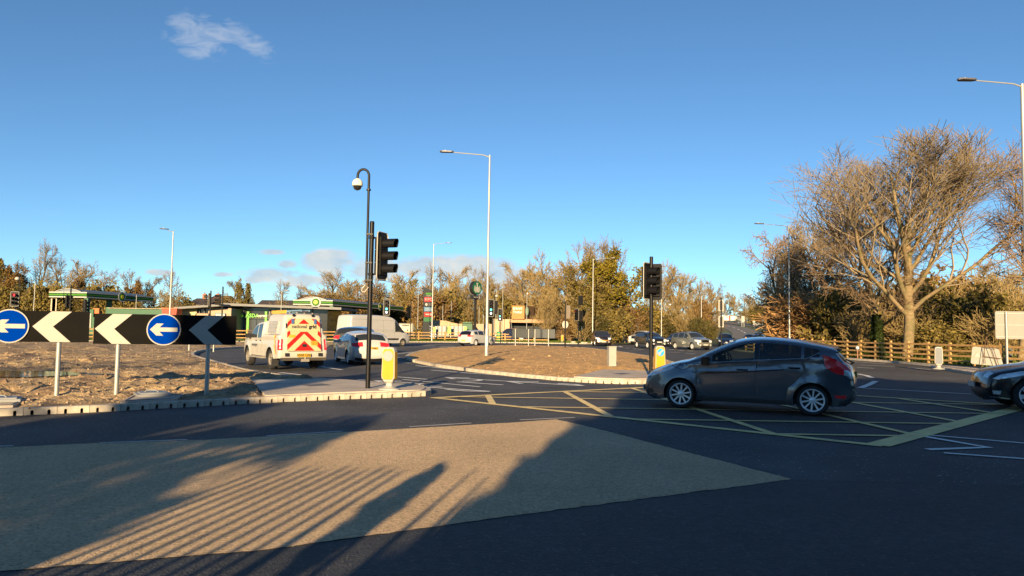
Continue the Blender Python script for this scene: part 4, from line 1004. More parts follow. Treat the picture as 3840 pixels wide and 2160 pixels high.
front_car('suv_car', 'brown-black SUV with orange bumper coming straight on, headlights lit', (2264, 1299), (.02, -1), suv(paint('brown_black', (.03, .018, .014), .3), bandmat=mat('orange_bumper', (.5, .25, .06), .35), extra=[('bumper_band', -1, .3, .60, .68, 0, .8)], rails=(1.9, 3.9)))
front_car('suv_car', 'large white SUV waiting in front of the yellow oak', (2378, 1293), (-.62, -.8), suv(P_WHITE, L=4.88, W=1.98, Hh=1.76, hz=1.08, wr=.38))
front_car('crossover_car', 'dark crossover with bright plate right behind the second black signal post', (2472, 1309), (.22, -.98), suv(paint('navy_black', (.012, .016, .022), .3), Hh=1.58, fplate=(-.085, .66)))
front_car('hatchback_car', 'small black hatchback beside the dark crossover with the bright plate', (2522, 1302), (-.42, -.9), hatchb(paint('soot', (.010, .011, .016), .2)))
front_car('suv_car', 'silver grey SUV with roof bars and lit headlights', (2645, 1314), (.36, -.93), suv(paint('silver', (.22, .23, .21), .5), L=4.5, Hh=1.67, rails=(1.9, 4.0)))
front_car('hatchback_car', 'dark blue hatchback queueing beyond the silver SUV', (2722, 1301), (-.25, -.97), hatchb(paint('deep_blue', (.012, .02, .055), .3), Hh=1.55))
front_car('estate_car', 'dark car with pale roof edge in the queue above the grey hatchback roof', (2806, 1288), (-.4, -.92), hatchb(paint('slate', (.03, .035, .045), .3), Hh=1.5), lit=False)
front_car('hatchback_car', 'blue-black car queueing just above the grey hatchback roof', (2846, 1290), (-.3, -.95), hatchb(paint('ink_blue', (.014, .022, .045), .3), Hh=1.52), lit=False)
front_car('suv_car', 'square dark off-roader in the queue below the far road', (2838, 1282), (-.5, -.87), suv(paint('off_black', (.016, .017, .018), .1), L=4.3, Hh=1.9, hz=1.1, wr=.38), lit=False)
front_car('suv_car', 'tall black van-like car in the queue beside the far hedge', (2906, 1281), (-.3, -.95), suv(paint('jet', (.008, .009, .010), .1), L=4.8, W=1.95, Hh=2.0, hz=1.1), lit=True)
# dark blue people carrier parked at the drive-through
g = at(1912, 1262, 99); make_car('parked_car', suv(paint('royal_blue', (.015, .022, .07), .3), L=4.6, Hh=1.72), 'dark blue car parked beside the drive-through behind the timber fence', 'car', (g.x, 99, .13), (-.97, -.2))
# vehicles on the far hill
def hill_car(name, label, px, h, S, lit=False):
    p = H(*px); r, *_ = make_car(name, S, label, 'car', (p.x, p.y, p.z + .08), Vector(h).normalized(), lit=lit); return r
hill_car('saloon_car', 'tiny white car climbing the far road beside the round sign', (2843, 1222), (-.9, .45), hatchb(P_WHITE, L=4.4))
hill_car('hatchback_car', 'tiny dark car with lights coming down the far road', (2880, 1228), (.3, -.95), hatchb(paint('soot', (.010, .011, .016), .2)), True)
hill_car('hatchback_car', 'tiny black car with one bright light, last down the far road', (2901, 1230), (.2, -.97), hatchb(paint('soot', (.010, .011, .016), .2)), True)
hill_car('hatchback_car', 'tiny pale car in front of the lorry on the hilltop', (2779, 1213), (.5, -.86), hatchb(paint('silver', (.22, .23, .21), .5)), True)
# lorry on the hill top
def lorry(px):
    p = H(*px); root = empty('lorry', (p.x, p.y, p.z + .05), math.atan2(-.42, .9), 'white and red articulated lorry on the top of the far road', 'lorry')
    mb = MB(); mb.box((-1.0, 0, 2.45), (9.5, 2.5, 2.9)); mb.build('trailer_box', mat('lorry_white', (.62, .58, .52), .5), root)
    mb = MB(); mb.box((-1.2, 0, 2.47), (1.0, 2.54, 2.8)); mb.build('red_band', mat('lorry_red', (.38, .03, .03), .5), root)
    mb = MB(); mb.prism([(x, -1.2, z) for x, z in ((4.2, .6), (6.3, .6), (6.3, 2.0), (6.0, 3.1), (5.2, 3.7), (4.2, 3.7))], (0, 2.4, 0)); mb.build('cab', mat('lorry_cab', (.5, .52, .55), .35), root)
    mb = MB(); mb.prism([(6.32, -1.05, 2.0), (6.32, 1.05, 2.0), (6.1, 1.05, 2.95), (6.1, -1.05, 2.95)], (.02, 0, 0)); mb.build('windscreen', M_FARGLASS, root)
    mb = MB(); mb.box((0, 0, .8), (11, 1.0, .3)); mb.build('chassis', M_BLACK, root)
    t, r, d = wheel_parts(.5, .3, .3, 4, 'lorry')
    for x in (5.3, 3.2, -3, -4.2):
        for s in (1, -1): w = empty('wheel', (x, s * 1.05, .5), PI if s > 0 else 0); w.parent = root; link_obj('tyre', t, w); link_obj('rim', r, w)
lorry((2745, 1208))

# white utility pickup with high-visibility rear
P_PICK = paint('pickup_white', (0.44, 0.42, 0.37), 0, .45)
PU = dict(L=5.25, W=1.86, paint=P_PICK, wheels=(.95, 4.17), wr=.385, rim=.23, spokes=4, tyre_w=.25, belt=(1.12, .01), sill=.42, tumble=.16, shoulder=(1.27, 3.0, .11), nose=(.12, .015), smooth=1, archgap=.075, crown=.03, bow=.04, round=.07, rail=.09,
    outline=[(.18, .42), (.03, .5), (0, .75), (.05, 1.0), (.2, 1.1), (1.25, 1.2), (1.95, 1.68), (2.25, 1.76), (2.9, 1.80), (3.1, 1.83), (3.2, 2.06), (3.5, 2.10), (4.9, 2.06), (5.02, 2.02), (5.14, 1.6), (5.2, 1.1), (5.25, .72), (5.24, .52), (5.2, .44)],
    windows=((1.3, 2.35), (2.45, 2.95)), glass=M_FARGLASS, rtext='NV69 CXH', rplate=(5.31, .56), fplate=None, mirror=(1.5, 1.22), mirrormat=M_BLACK, handles=((2.25, 1.05), (2.85, 1.06)), handlemat=M_BLACK,
    swooshmat=mat('red_swoosh', (.5, .04, .02), .5), swooshmat2=mat('yellow_swoosh', (.65, .40, .03), .5),
    side_regions=(('tail_light', [(5.06, 1.12), (5.18, 1.12), (5.25, .74), (5.08, .74)]), ('swoosh', [(4.72, 1.30), (4.78, 1.30), (4.86, .9), (4.98, .6), (4.9, .6), (4.80, .9)]), ('swoosh_two', [(4.60, 1.30), (4.68, 1.30), (4.76, .9), (4.86, .6), (4.76, .6), (4.66, .95)]), ('side_stripe', [(.72, 1.12), (.84, 1.10), (.8, 1.0), (.74, 1.0)]), ('lower_trim', [(1.6, .47), (3.6, .47), (3.6, .42), (1.6, .42)])),
    seams=([(1.55, 1.15), (1.5, .55)], [(2.42, 1.7), (2.42, .55)], [(2.98, 1.76), (3.0, .55)], [(3.05, 1.30), (5.15, 1.30)]),
    strip_regions=[('windscreen', 1.3, 1.92, 1.15, 3, 0, .92), ('tail_light', 5.0, 6, .74, 1.12, .9, 1.01), ('lower_trim', 5.0, 6, .36, .47, 0, 1.01)])
loc, hd = place_by_wheels(PU, (1031, 1387), (952, 1369), 1)
pick, l3, ys, tz = make_car('utility_pickup', PU, 'muddy white utility pickup with red chevron rear and roof ladder', 'pickup', (loc[0] - .14, loc[1], loc[2]), Vector((-.565, .825)).normalized(), hero=True)
M_HV_Y = mat('pale_reflective', (.46, .39, .22), .6, var=.04, spec=.2); M_HV_R = mat('red_reflective', (.36, .012, .010), .6, var=.04, spec=.2); M_DKTXT = mat('dark_grey_print', (.05, .05, .055), .6)
def rear_x(z):                      # slope of the back of the load box
    return 5.25 - (z - .9) * (.23 / 1.15) if z > .9 else 5.25
pan = empty('rear_panel', l3(5.27, 0, .68), PI / 2 + PI); pan.scale = (1.06, 1, 1.12); pan.parent = pick     # local x = right as seen from behind, z up, -y towards the viewer
tilt = math.atan2(.21, 1.25); pan.rotation_euler = (-tilt, 0, -PI / 2)
def pp(x, z, d=0): return (x, -.075 - d, z)
mb = MB(); mb.prism([pp(-.60, .02), pp(.60, .02), pp(.56, 1.10), pp(-.56, 1.10)], (0, .012, 0)); mb.build('backing', M_HV_Y, pan)
reds = [[(-.60, .02), (-.60, .20), (-.04, .66), (.04, .66), (.60, .20), (.60, .02), (.585, .02), (.02, .52), (-.02, .52), (-.585, .02)], [(-.33, .02), (0, .33), (.33, .02)], [(-.59, .66), (-.57, .88), (-.47, .66)], [(.59, .66), (.57, .88), (.47, .66)], [(-.58, .86), (-.58, 1.0), (-.30, 1.10), (-.42, 1.10)], [(.58, .86), (.58, 1.0), (.30, 1.10), (.42, 1.10)], [(-.17, .92), (0, 1.08), (.17, .92)]]
reds = [[(-.60, .05), (-.60, .23), (-.12, .66), (.12, .66), (.60, .23), (.60, .05), (0, .60)], [(-.36, .03), (0, .36), (.36, .03)], [(-.595, .46), (-.59, .64), (-.50, .70), (-.48, .57)], [(.595, .46), (.59, .64), (.50, .70), (.48, .57)], [(-.575, .82), (-.57, .97), (-.43, 1.095), (-.28, 1.095)], [(.575, .82), (.57, .97), (.43, 1.095), (.28, 1.095)], [(-.19, .925), (0, 1.085), (.19, .925)]]
for q in reds: mb = MB(); mb.prism([pp(x, z, .006) for x, z in q], (0, .005, 0)); mb.build('red_chevron', M_HV_R, pan)
mb = MB(); mb.box(pp(0, .79, .011), (1.0, .004, .235)); mb.build('name_panel', M_HV_Y, pan)
put_text(pan, 'national', .17, M_DKTXT, pp(-.16, .83, .018), align='CENTER', bold=.004)
put_text(pan, 'grid', .17, M_INK, pp(.31, .83, .018), bold=.008, sx=1.02)
for x, z, w, hh in ((-.42, .51, .22, .09), (.36, .28, .24, .15)): mb = MB(); mb.box(pp(x, z, .011), (w, .004, hh)); mb.build('yellow_sticker', M_PLATE_Y, pan)
put_text(pan, 'POWER CUT?', .045, M_INK, pp(.36, .315, .015)); put_text(pan, 'CALL 105', .055, M_INK, pp(.36, .255, .015), bold=.001)
mb = MB(); mb.box(pp(0, .20, .014), (.14, .02, .09)); mb.build('tailgate_handle', M_BLACK, pan)
for s in (1, -1):
    mb = MB(); mb.box(pp(s * .40, 1.0, .02), (.09, .03, .16)); mb.build('hinge', M_CHROME, pan)
    mb = MB(); mb.box(pp(s * .625, .86, .02), (.03, .03, .16)); mb.build('latch', M_BLACK, pan)
    mb = MB(); mb.lathe([(.001, 0), (.05, 0), (.055, .03), (.03, .06)], 12, 0, Matrix.Translation(l3(5.06, s * .36, 2.03)) @ Matrix.Rotation(-PI / 2, 4, 'Y')); mb.build('work_lamp', M_BLACK, pick)
    mb = MB(); mb.box(l3(5.29, s * .62, .58), (.02, .15, .12)); mb.build('bumper_step_frame', M_BLACK, pick)
    mb = MB(); mb.box(l3(4.63, s * .86, .30), (.03, .26, .34)); mb.build('mud_flap', M_TYRE, pick)
    mb = MB(); mb.prism([l3(3.25, s * (ys(3.3, 1.4) + .0), 1.32), l3(4.75, s * (ys(4.7, 1.4) + .0), 1.32), l3(4.6, s * (ys(4.6, 1.85) + .004), 1.86), l3(3.3, s * (ys(3.3, 1.85) + .004), 1.86)], (0, s * .012, 0)); mb.build('shutter_frame', P_PICK, pick)
    mb = MB()
    for k in range(9): z = 1.38 + k * .052; mb.cyl(l3(3.36, s * (ys(3.6, z) + .02), z), l3(4.55, s * (ys(4.5, z) + .02), z), .022, n=5)
    mb.build('roller_shutter', mat('shutter_grey', (.5, .5, .49), .4, .3), pick)
mb = MB(); mb.box(l3(5.36, 0, .42), (.16, 1.6, .10)); mb.build('rear_bumper', mat('dirty_black', (.05, .04, .03), .7), pick)
mb = MB(); mb.box(l3(5.42, 0, .38), (.1, .3, .1)); mb.cyl(l3(5.45, 0, .41), l3(5.45, 0, .5), .03, n=8); mb.build('tow_hitch', M_STEELW, pick)
mb = MB(); mb.box(l3(2.6, .98, .42), (1.9, .18, .06)); mb.box(l3(2.6, -.98, .42), (1.9, .18, .06)); mb.build('side_step', M_STEELW, pick)
mb = MB(); mb.box(l3(3.7, .5, 2.16), (1.6, .10, .12)); mb.build('orange_light_bar', mat('amber_plastic', (.65, .36, .03), .4), pick)
lad = empty('roof_ladder', l3(4.2, 0, 2.16), 0); lad.parent = pick
for s in (.12, .42): mb = MB(); mb.box((0, s - .3, .04), (2.0, .04, .07)); mb.build('stile', M_CHROME, lad)
for k in range(7): mb = MB(); mb.cyl((-.9 + k * .3, -.18, .04), (-.9 + k * .3, .12, .04), .016, n=6); mb.build('rung', M_CHROME, lad)
for (x, z) in ((3.0, 1.30),):
    put = text_mesh('nationalgrid', .17, M_DKTXT, sx=.95)
    o = link_obj('lettering', put, pick, l3(2.05, ys(2.0, .86) + .012, .88), (PI / 2, 0, PI)); o.scale = (1, 1, 1)

# ------------------------------------------------------------------ street furniture
M_GALV = mat('galvanised_steel', (.36, .37, .35), .5, .5, var=.08, scale=9)
M_POLEBLK = mat('black_post_paint', (.006, .006, .007), .45, var=.1, spec=.22)
M_SIGNBLK = mat('matt_black_sheeting', (.006, .0055, .005), .8, var=.2, scale=2, spec=.08)
M_SIGNWHT = mat('white_sheeting', (.36, .355, .32), .65, var=.04, spec=.2)
M_SIGNGREY = mat('grey_sign_back', (.085, .095, .10), .6, .2, var=.08)
M_BLUE = mat('blue_sheeting', (.0, .03, .27), .7, var=.04, spec=.0)
M_BOLY = mat('yellow_plastic', (.52, .27, .003), .5, var=.06)
M_BOLW = mat('white_plastic', (.36, .355, .33), .5, var=.05)
M_DARK = mat('dark_void', (.004, .004, .004), .9)
M_SIGHEAD = mat('black_signal_plastic', (.006, .006, .007), .5, var=.1, spec=.25)

# ---- chevron boards on the roundabout
def chevron_board(o_px, r_px, z, items, posts, label, shade=False):
    """board from left ground pixel to right ground pixel; items along it in metres from the left"""
    A, B = G(*o_px, z), G(*r_px, z); d = Vector((B.x - A.x, B.y - A.y)); Wd = d.length; rz = math.atan2(d.y, d.x)
    root = empty('chevron_sign', (A.x, A.y, z), rz, label, 'road sign')
    z0, h = items['z0'], items['h']
    mb = MB(); mb.box((Wd / 2, 0, z0 + h / 2), (Wd, .03, h)); mb.build('board', M_SIGNBLK, root)
    for c, m in items['chev']:          # c = tip position
        t = h * .5; q = [(c, z0 + t), (c + t * 1.05, z0 + h - .004), (c + t * 1.05 + .36, z0 + h - .004), (c + .36, z0 + t), (c + t * 1.05 + .36, z0 + .004), (c + t * 1.05, z0 + .004)]
        mb = MB(); mb.prism([(x, -.022, zz) for x, zz in q], (0, .006, 0)); mb.build('chevron', m, root)
    for c in items['disc']:
        r = items.get('r', h * .5); zc = z0 + h / 2
        def ring(rr, y): return [(c + rr * math.cos(t), y, zc + rr * math.sin(t)) for t in np.linspace(0, 2 * PI, 41)[:-1]]
        ro = MB(); ro.prism(ring(r, -.045), (0, .02, 0)); dsc = ro.build('roundel', M_SIGNWHT, root)
        bl = MB(); bl.prism(ring(r * .93, -.050), (0, .004, 0)); bl.build('blue_face', M_BLUE, dsc)
        k = r / .5
        arw = [(-.40, 0), (-.21, .19), (-.01, .19), (-.125, .065), (.40, .065), (.40, -.065), (-.125, -.065), (-.01, -.19), (-.21, -.19)]
        ar = MB(); ar.prism([(c + x * k, -.056, zc + zz * k) for x, zz in arw], (0, .004, 0)); ar.build('arrow', M_SIGNWHT, dsc)
    for x in posts:
        mb = MB(); mb.cyl((x, .06, -.3), (x, .06, z0 + h * .96), .044, n=14); mb.build('post', M_GALV, root, 40)
    return root, Wd, rz
chevron_board((340, 1480), (877, 1476), .17, dict(z0=1.03, h=.62, chev=[(.02, M_SIGNWHT), (1.80, M_SIGNWHT)], disc=[1.32], r=.33), [.45, 2.18], 'black chevron board with two white chevrons and a blue roundel, right of the pair')
chevron_board((-190, 1486), (322, 1481), .17, dict(z0=1.06, h=.62, chev=[(1.34, M_SIGNWHT)], disc=[.955], r=.335), [.2, 1.80], 'black chevron board with blue arrow roundel cut by the left picture edge')

# ---- traffic signals
def lit_lens(name, rgb, s): return mat(name, rgb, .3, emit=(rgb, s))
L_RED = lit_lens('red_signal_light', (.9, .03, .03), 2.2); L_GREEN = lit_lens('green_signal_light', (.10, .75, .62), 2.0); L_ARROW = lit_lens('white_signal_arrow', (.8, .95, .95), 1.4)
L_OFF = mat('dark_signal_lens', (.03, .02, .02), .25, coat=.4)
SIG = {}
def sig_meshes():
    if SIG: return SIG
    mb = MB(); mb.box((0, .05, 0), (.30, .18, .30)); SIG['module'] = mb.mesh('signal_module', M_SIGHEAD)
    v = MB(); n = 14; R = .118; ln = .36
    for k in range(n):                  # visor: hood open below, wall with thickness
        pass
    ang = [rad(-52) + (rad(284)) * k / n for k in range(n + 1)]
    vs = []
    for a in ang:
        for (rr, y) in ((R, -.04), (R, -.04 - ln * (.88 + .12 * max(0, math.sin(a)))), (R - .008, -.04 - ln * (.88 + .12 * max(0, math.sin(a)))), (R - .008, -.04)): vs.append((rr * math.cos(a), y, rr * math.sin(a)))
    v.add(vs, [(4 * k + j, 4 * k + (j + 1) % 4, 4 * k + 4 + (j + 1) % 4, 4 * k + 4 + j) for k in range(n) for j in range(4)])
    v.lathe([(R + .012, .0), (R + .012, .045), (R - .01, .05)], 16, 0, Matrix.Rotation(PI / 2, 4, 'X'))
    SIG['visor'] = v.mesh('visor', M_SIGHEAD, 40)
    l = MB(); l.lathe([(.001, .052), (.05, .05), (.09, .042), (.105, .034)], 16, 0, Matrix.Rotation(PI / 2, 4, 'X')); SIG['lens_off'] = l.mesh('lens', L_OFF, 60)
    for k, m in (('red', L_RED), ('green', L_GREEN), ('arrow', L_ARROW)): SIG[k] = l.mesh('lens', m, 60)
    return SIG
def signal_head(parent, x, y, zc, face, aspects, lit=(), border=True, bw=.56):
    """head whose lenses face the direction 'face' (radians, 0 = towards -Y); aspects from the top"""
    S = sig_meshes(); n = len(aspects); hh = .31 * n
    hd = empty('signal_head', (x, y, zc), face); hd.parent = parent
    b = MB(); q = [(-bw / 2 + .05, -hh / 2 - .12), (bw / 2 - .05, -hh / 2 - .12), (bw / 2, -hh / 2 - .07), (bw / 2, hh / 2 + .07), (bw / 2 - .05, hh / 2 + .12), (-bw / 2 + .05, hh / 2 + .12), (-bw / 2, hh / 2 + .07), (-bw / 2, -hh / 2 - .07)]
    b.prism([(a, .02, c) for a, c in q], (0, .015, 0)); b.build('backing_board', M_SIGHEAD, hd)
    if border:
        t = MB()
        for i in range(8):
            a, c = q[i], q[(i + 1) % 8]; t.cyl((a[0], .015, a[1]), (c[0], .015, c[1]), .017, n=4)
        t.build('white_border', M_SIGNWHT, hd)
    for i, a in enumerate(aspects):
        z = hh / 2 - .155 - .31 * i
        link_obj('signal_module', S['module'], hd, (0, 0, z))
        link_obj('visor', S['visor'], hd, (0, 0, z))
        link_obj('lens', S['lens_off'] if a == 'off' else S[a], hd, (0, 0, z))
    return hd
def signal_post(name, px, z, heads, h, label, r=.057, Y=None, extra=None):
    p = G(*px, z) if Y is None else Vector((at(px[0], px[1], Y).x, Y, z))
    root = empty(name, p, 0, label, 'traffic light')
    mb = MB(); mb.cyl((0, 0, -.3), (0, 0, h), r, n=14); mb.lathe([(r, h), (r * .9, h + .02), (.001, h + .025)], 14); mb.build('post', M_POLEBLK, root, 40)
    for hd in heads:
        o = signal_head(root, *hd[0], **hd[1])
        c, s = math.cos(hd[0][3]), math.sin(hd[0][3]); m = MB(); zc = hd[0][2]
        for dz in (-.45, .45):
            m.cyl((0, 0, zc + dz), (hd[0][0], hd[0][1], zc + dz), .02, n=6)
            m.lathe([(r + .012, -.03), (r + .012, .03)], 12, 0, Matrix.Translation((0, 0, zc + dz)))
        m.build('bracket', M_POLEBLK, root)
    return root
# foreground signal with camera mast
fs = signal_post('traffic_signal', (1379, 1456), .15, [((.27, .06, 3.22, rad(70)), dict(aspects=['off'] * 3, border=True, bw=.5))], 4.05, 'black traffic signal with camera mast on the concrete nose')
mb = MB(); gx = -.105
path = [(gx, .0, 2.55), (gx, 0, 5.2)] + [(gx - .14 + .14 * math.cos(t), 0, 5.2 + .16 * math.sin(t)) for t in np.linspace(.25, PI, 9)] + [(gx - .28, 0, 5.12)]
mb.tube(path, .03, 10); mb.build('camera_mast', M_POLEBLK, fs, 40)
mb = MB()
for z in (2.62, 3.05, 3.75): mb.box((-.05, 0, z), (.17, .13, .035))
mb.lathe([(.03, -.02), (.055, -.02), (.055, .02), (.03, .02)], 10, 0, Matrix.Translation((gx, 0, 4.85)), True)
mb.build('mast_clamp', M_POLEBLK, fs)
mb = MB(); mb.tube([(gx - .02, -.03, 2.5), (gx - .09, -.04, 2.42), (gx - .10, -.04, 2.36), (gx - .03, -.03, 2.33), (-.04, -.04, 2.45)], .008, 5); mb.build('cable', M_GALV, fs)
dome = empty('camera_dome', (gx - .28, 0, 5.04)); dome.parent = fs
mb = MB(); mb.lathe([(.03, .09), (.06, .07), (.10, .04), (.128, -.02), (.132, -.09), (.125, -.10)], 18); mb.build('housing', mat('cream_plastic', (.62, .60, .50), .4), dome, 60)
mb = MB(); mb.lathe([(.105, -.10), (.10, -.14), (.075, -.185), (.03, -.205), (.001, -.21)], 18); mb.build('lens_bubble', mat('smoked_dome', (.02, .02, .02), .08, coat=.6), dome, 60)
# second signal, two heads back to back on the island tip
signal_post('traffic_signal', (2441, 1416), .165, [((-.11, -.02, 3.08, rad(50)), dict(aspects=['off'] * 3, bw=.52)), ((.17, .10, 3.06, rad(155)), dict(aspects=['off'] * 3, border=False, bw=.40))], 3.85, 'black traffic signal with two heads in front of the grey hatchback bonnet')
F3 = ['off', 'off', 'off']
signal_post('traffic_signal', (50, 1270), .15, [((0, -.12, 3.35, rad(20)), dict(aspects=['red', 'off', 'off']))], 3.9, 'red traffic signal above the left edge chevron board', Y=57)
signal_post('traffic_signal', (257, 1270), .12, [((-.28, .06, 3.3, rad(115)), dict(aspects=F3, border=False))], 4.6, 'thin black signal post against the left canopy corner', Y=58)
signal_post('traffic_signal', (311, 1270), .12, [((0, .12, 3.0, rad(170)), dict(aspects=F3, border=False, bw=.35))], 3.6, 'dark signal seen from behind right of the left canopy corner', Y=62)
signal_post('traffic_signal', (784, 1270), .12, [((-.14, .0, 3.6, rad(-85)), dict(aspects=F3, bw=.45))], 4.4, 'signal with three hoods pointing left above the grey chevron', Y=60)
signal_post('traffic_signal', (829, 1270), .12, [((-.26, .0, 3.65, rad(-70)), dict(aspects=F3, border=False, bw=.42))], 4.75, 'second hooded signal, next to the cream shop front', Y=60)
signal_post('traffic_signal', (1447, 1290), .1, [((0, -.12, 3.45, rad(8)), dict(aspects=['off', 'off', 'green', 'arrow']))], 3.9, 'green traffic signal above the white van roof', Y=66)
signal_post('traffic_signal', (1538, 1277), .12, [((-.25, .1, 3.5, rad(-130)), dict(aspects=F3 + ['off'], border=False))], 5.0, 'signal seen from behind beside the coffee house board', Y=88)
signal_post('traffic_signal', (1662, 1299), .16, [], 0.3, 'short black stub post on the island edge') if False else None
signal_post('traffic_signal', (1664 + 181, 1301), .15, [((-.16, -.12, 3.35, rad(10)), dict(aspects=['off', 'off', 'green', 'arrow'])), ((.2, .1, 3.4, rad(160)), dict(aspects=F3, border=False))], 3.9, 'green traffic signal just right of the tall lamp column', Y=62)
signal_post('traffic_signal', (1877, 1282), .12, [((-.08, -.12, 3.3, rad(-12)), dict(aspects=['off', 'off', 'green', 'arrow'], bw=.6))], 3.5, 'green traffic signal in front of the pale drive-through wall', Y=86)
signal_post('traffic_signal', (2168, 1284), .12, [((-.22, -.1, 3.55, rad(-35)), dict(aspects=['red', 'off', 'off', 'off'])), ((.32, .1, 3.5, rad(150)), dict(aspects=F3, border=False)), ((.32, .1, 5.35, rad(150)), dict(aspects=F3, border=False))], 5.9, 'tall signal with red light left of the leaning yellow oak', Y=90)

# ---- island bollards
def bollard(px, z, rz, label, face='plain', Y=None, s=1.0):
    p = G(*px, z) if Y is None else Vector((at(px[0], px[1], Y).x, Y, z))
    root = empty('traffic_bollard', p, rz, label, 'bollard'); root.scale = (s, s, s)
    mb = MB(); mb.lathe([(.26, 0), (.26, .025), (.15, .05), (.085, .09), (.08, .15), (.13, .20)], 20, 0, Matrix.Diagonal((1, .75, 1, 1))); mb.build('base', M_BOLW, root, 40)
    def sec(w, d, z): return [(-w, -d, z), (w, -d, z), (w, d, z), (-w, d, z)]
    secs = [(.10, .075, .18), (.165, .10, .30), (.165, .10, .34), (.15, .095, .92), (.125, .085, .985), (.08, .06, 1.01)]
    vs = sum([sec(*q) for q in secs], []); fs = [(4 * i + k, 4 * i + (k + 1) % 4, 4 * i + 4 + (k + 1) % 4, 4 * i + 4 + k) for i in range(len(secs) - 1) for k in range(4)] + [(0, 3, 2, 1), tuple(range(20, 24))]
    mb = MB(); mb.add(vs, fs); me = mb.mesh('shell', M_BOLW); bm = bmesh.new(); bm.from_mesh(me); bmesh.ops.bevel(bm, geom=[e for e in bm.edges], offset=.012, segments=2, affect='EDGES'); bm.to_mesh(me); bm.free()
    link_obj('shell', me, root)
    for s_ in (-1, 1):
        q = [(-.105, .245), (.105, .245), (.145, .33), (.133, .90), (.10, .965), (-.10, .965), (-.133, .90), (-.145, .33)]
        mb = MB(); mb.prism([(x, s_ * (.108 + (.0 if z < .4 else -.008)), z) for x, z in q], (0, -s_ * .014, 0)); mb.build('yellow_panel', M_SIGNGREY if face == 'shadeback' and False else M_BOLY, root)
        q = [(-.07, .26), (.07, .26), (.085, .35), (.075, .9), (-.075, .9), (-.085, .35)]
        mb = MB(); mb.prism([(s_ * (.168 if z < .5 else .158), x, z) for x, z in q], (-s_ * .01, 0, 0)); mb.build('side_panel', M_BOLY, root)
    cz = .80; r = .125
    def disc(rr, y, m, nm, cen=cz): mb = MB(); mb.prism([(rr * math.cos(t), y, cen + rr * math.sin(t)) for t in np.linspace(0, 2 * PI, 29)[:-1]], (0, .008, 0)); return mb.build(nm, m, root)
    if face == 'plain': disc(r, -.112, mat('pale_lens', (.27, .28, .28), .4, var=.12, scale=20), 'round_lens')
    elif face == 'arrow':
        disc(r, -.112, M_SIGNWHT, 'roundel'); disc(r * .92, -.117, mat('bright_blue_sheeting', (.02, .30, .72), .4), 'blue_face')
        a = [(.085, .085), (.055, .105), (-.035, .0), (.01, -.055 + .06), (-.085, -.085)]
        ar = [(-.08, -.08), (-.075, .02), (-.045, -.008), (.05, .085), (.08, .055), (-.012, -.04), (.018, -.068)]
        mb = MB(); mb.prism([(x, -.122, cz + zz) for x, zz in ar], (0, .005, 0)); mb.build('arrow', M_SIGNWHT, root)
    return root
bollard((1459, 1461), .15, rad(-14), 'yellow bollard with round pale lens beside the camera signal post', 'plain')
bollard((2473, 1414), .165, rad(8), 'yellow bollard with blue keep-left arrow behind the grey bonnet', 'arrow')
b3 = bollard((3520, 1384), .13, rad(-20), 'grey-fronted bollard on the right refuge in front of the timber fence', 'none', s=1.0)
for o in b3.children:
    if o.name.startswith('yellow_panel'): o.data.materials[0] = mat('dull_grey_plastic', (.13, .145, .17), .6, var=.06)
bollard((2108, 1286), .12, rad(10), 'slim yellow bollard on the far grass below the oak', 'none', Y=93)

# ---- lamp columns
def lamp(px, z, h, arm, label, Y=None, rz=0.0, r=.09, double=False, mat_=None):
    p = G(*px, z) if Y is None else Vector((at(px[0], px[1], Y).x, Y, z)); m = mat_ or M_GALV
    root = empty('lamp_column', p, rz, label, 'street lamp')
    mb = MB(); mb.tube([(0, 0, -.3), (0, 0, 1.35), (0, 0, 1.45), (0, 0, h)], [r * 1.15, r * 1.15, r * .85, r * .52], 14); mb.build('column', m, root, 40)
    mb = MB(); mb.tube([(0, 0, h - .12), (-.35 if arm > 0 else .35, 0, h - .0), (-arm, 0, h + .12)] if abs(arm) > .6 else [(0, 0, h - .08), (-arm, 0, h + .03)], [.034, .028, .024] if abs(arm) > .6 else [.03, .025], 8); mb.build('arm', m, root, 40)
    s = 1 if arm > 0 else -1
    mb = MB(); q = [(0, -.05), (.12, -.13), (.62, -.15), (.74, -.06), (.74, .06), (.62, .15), (.12, .13), (0, .05)]
    mb.prism([(-arm - s * (x - .1), y, h + .11 + .01 * x) for x, y in q], (0, 0, .065)); mb.build('lantern', mat('lantern_grey', (.10, .10, .11), .5, .3), root, 30)
    mb = MB(); mb.cyl((-arm - s * .35, 0, h + .17), (-arm - s * .35, 0, h + .23), .035, n=8); mb.build('photocell', mat('cream_plastic', (.62, .60, .50), .4), root)
    mb = MB(); mb.box((0, -r * 1.12, .75), (.10, .02, .5)); mb.build('access_door', m, root)
    return root
lamp((1824, 1333), .28, 10.55, 2.0, 'tall galvanised lamp column standing on the soil island')
lamp((3862, 1400), .13, 11.7, 1.95, 'thick lamp column at the right picture edge', Y=28.5, r=.13)
lamp((2961, 1290), .13, 10.2, 2.1, 'lamp column in front of the orange reeds on the right', Y=57.5)
lamp((633, 1270), .15, 9.6, .45, 'lamp column behind the blue roundel on the left', Y=62, rz=rad(25))
lamp((1619, 1279), .12, 12.2, -1.6, 'lamp column beside the dark totem sign', Y=90)
lamp((2222, 1284), .12, 10.6, -2.2, 'lamp column in front of the yellow oak', Y=90)
lamp((2480, 1282), .1, 6.6, .4, 'lamp column behind the dark crossover', Y=104)
lamp((2630, 1262), .1, 7.0, -.5, 'lamp column behind the silver SUV', Y=106)
lamp((1051, 1255), .12, 5.8, -.25, 'small pole lamp in front of the supermarket entrance', Y=88, r=.05)
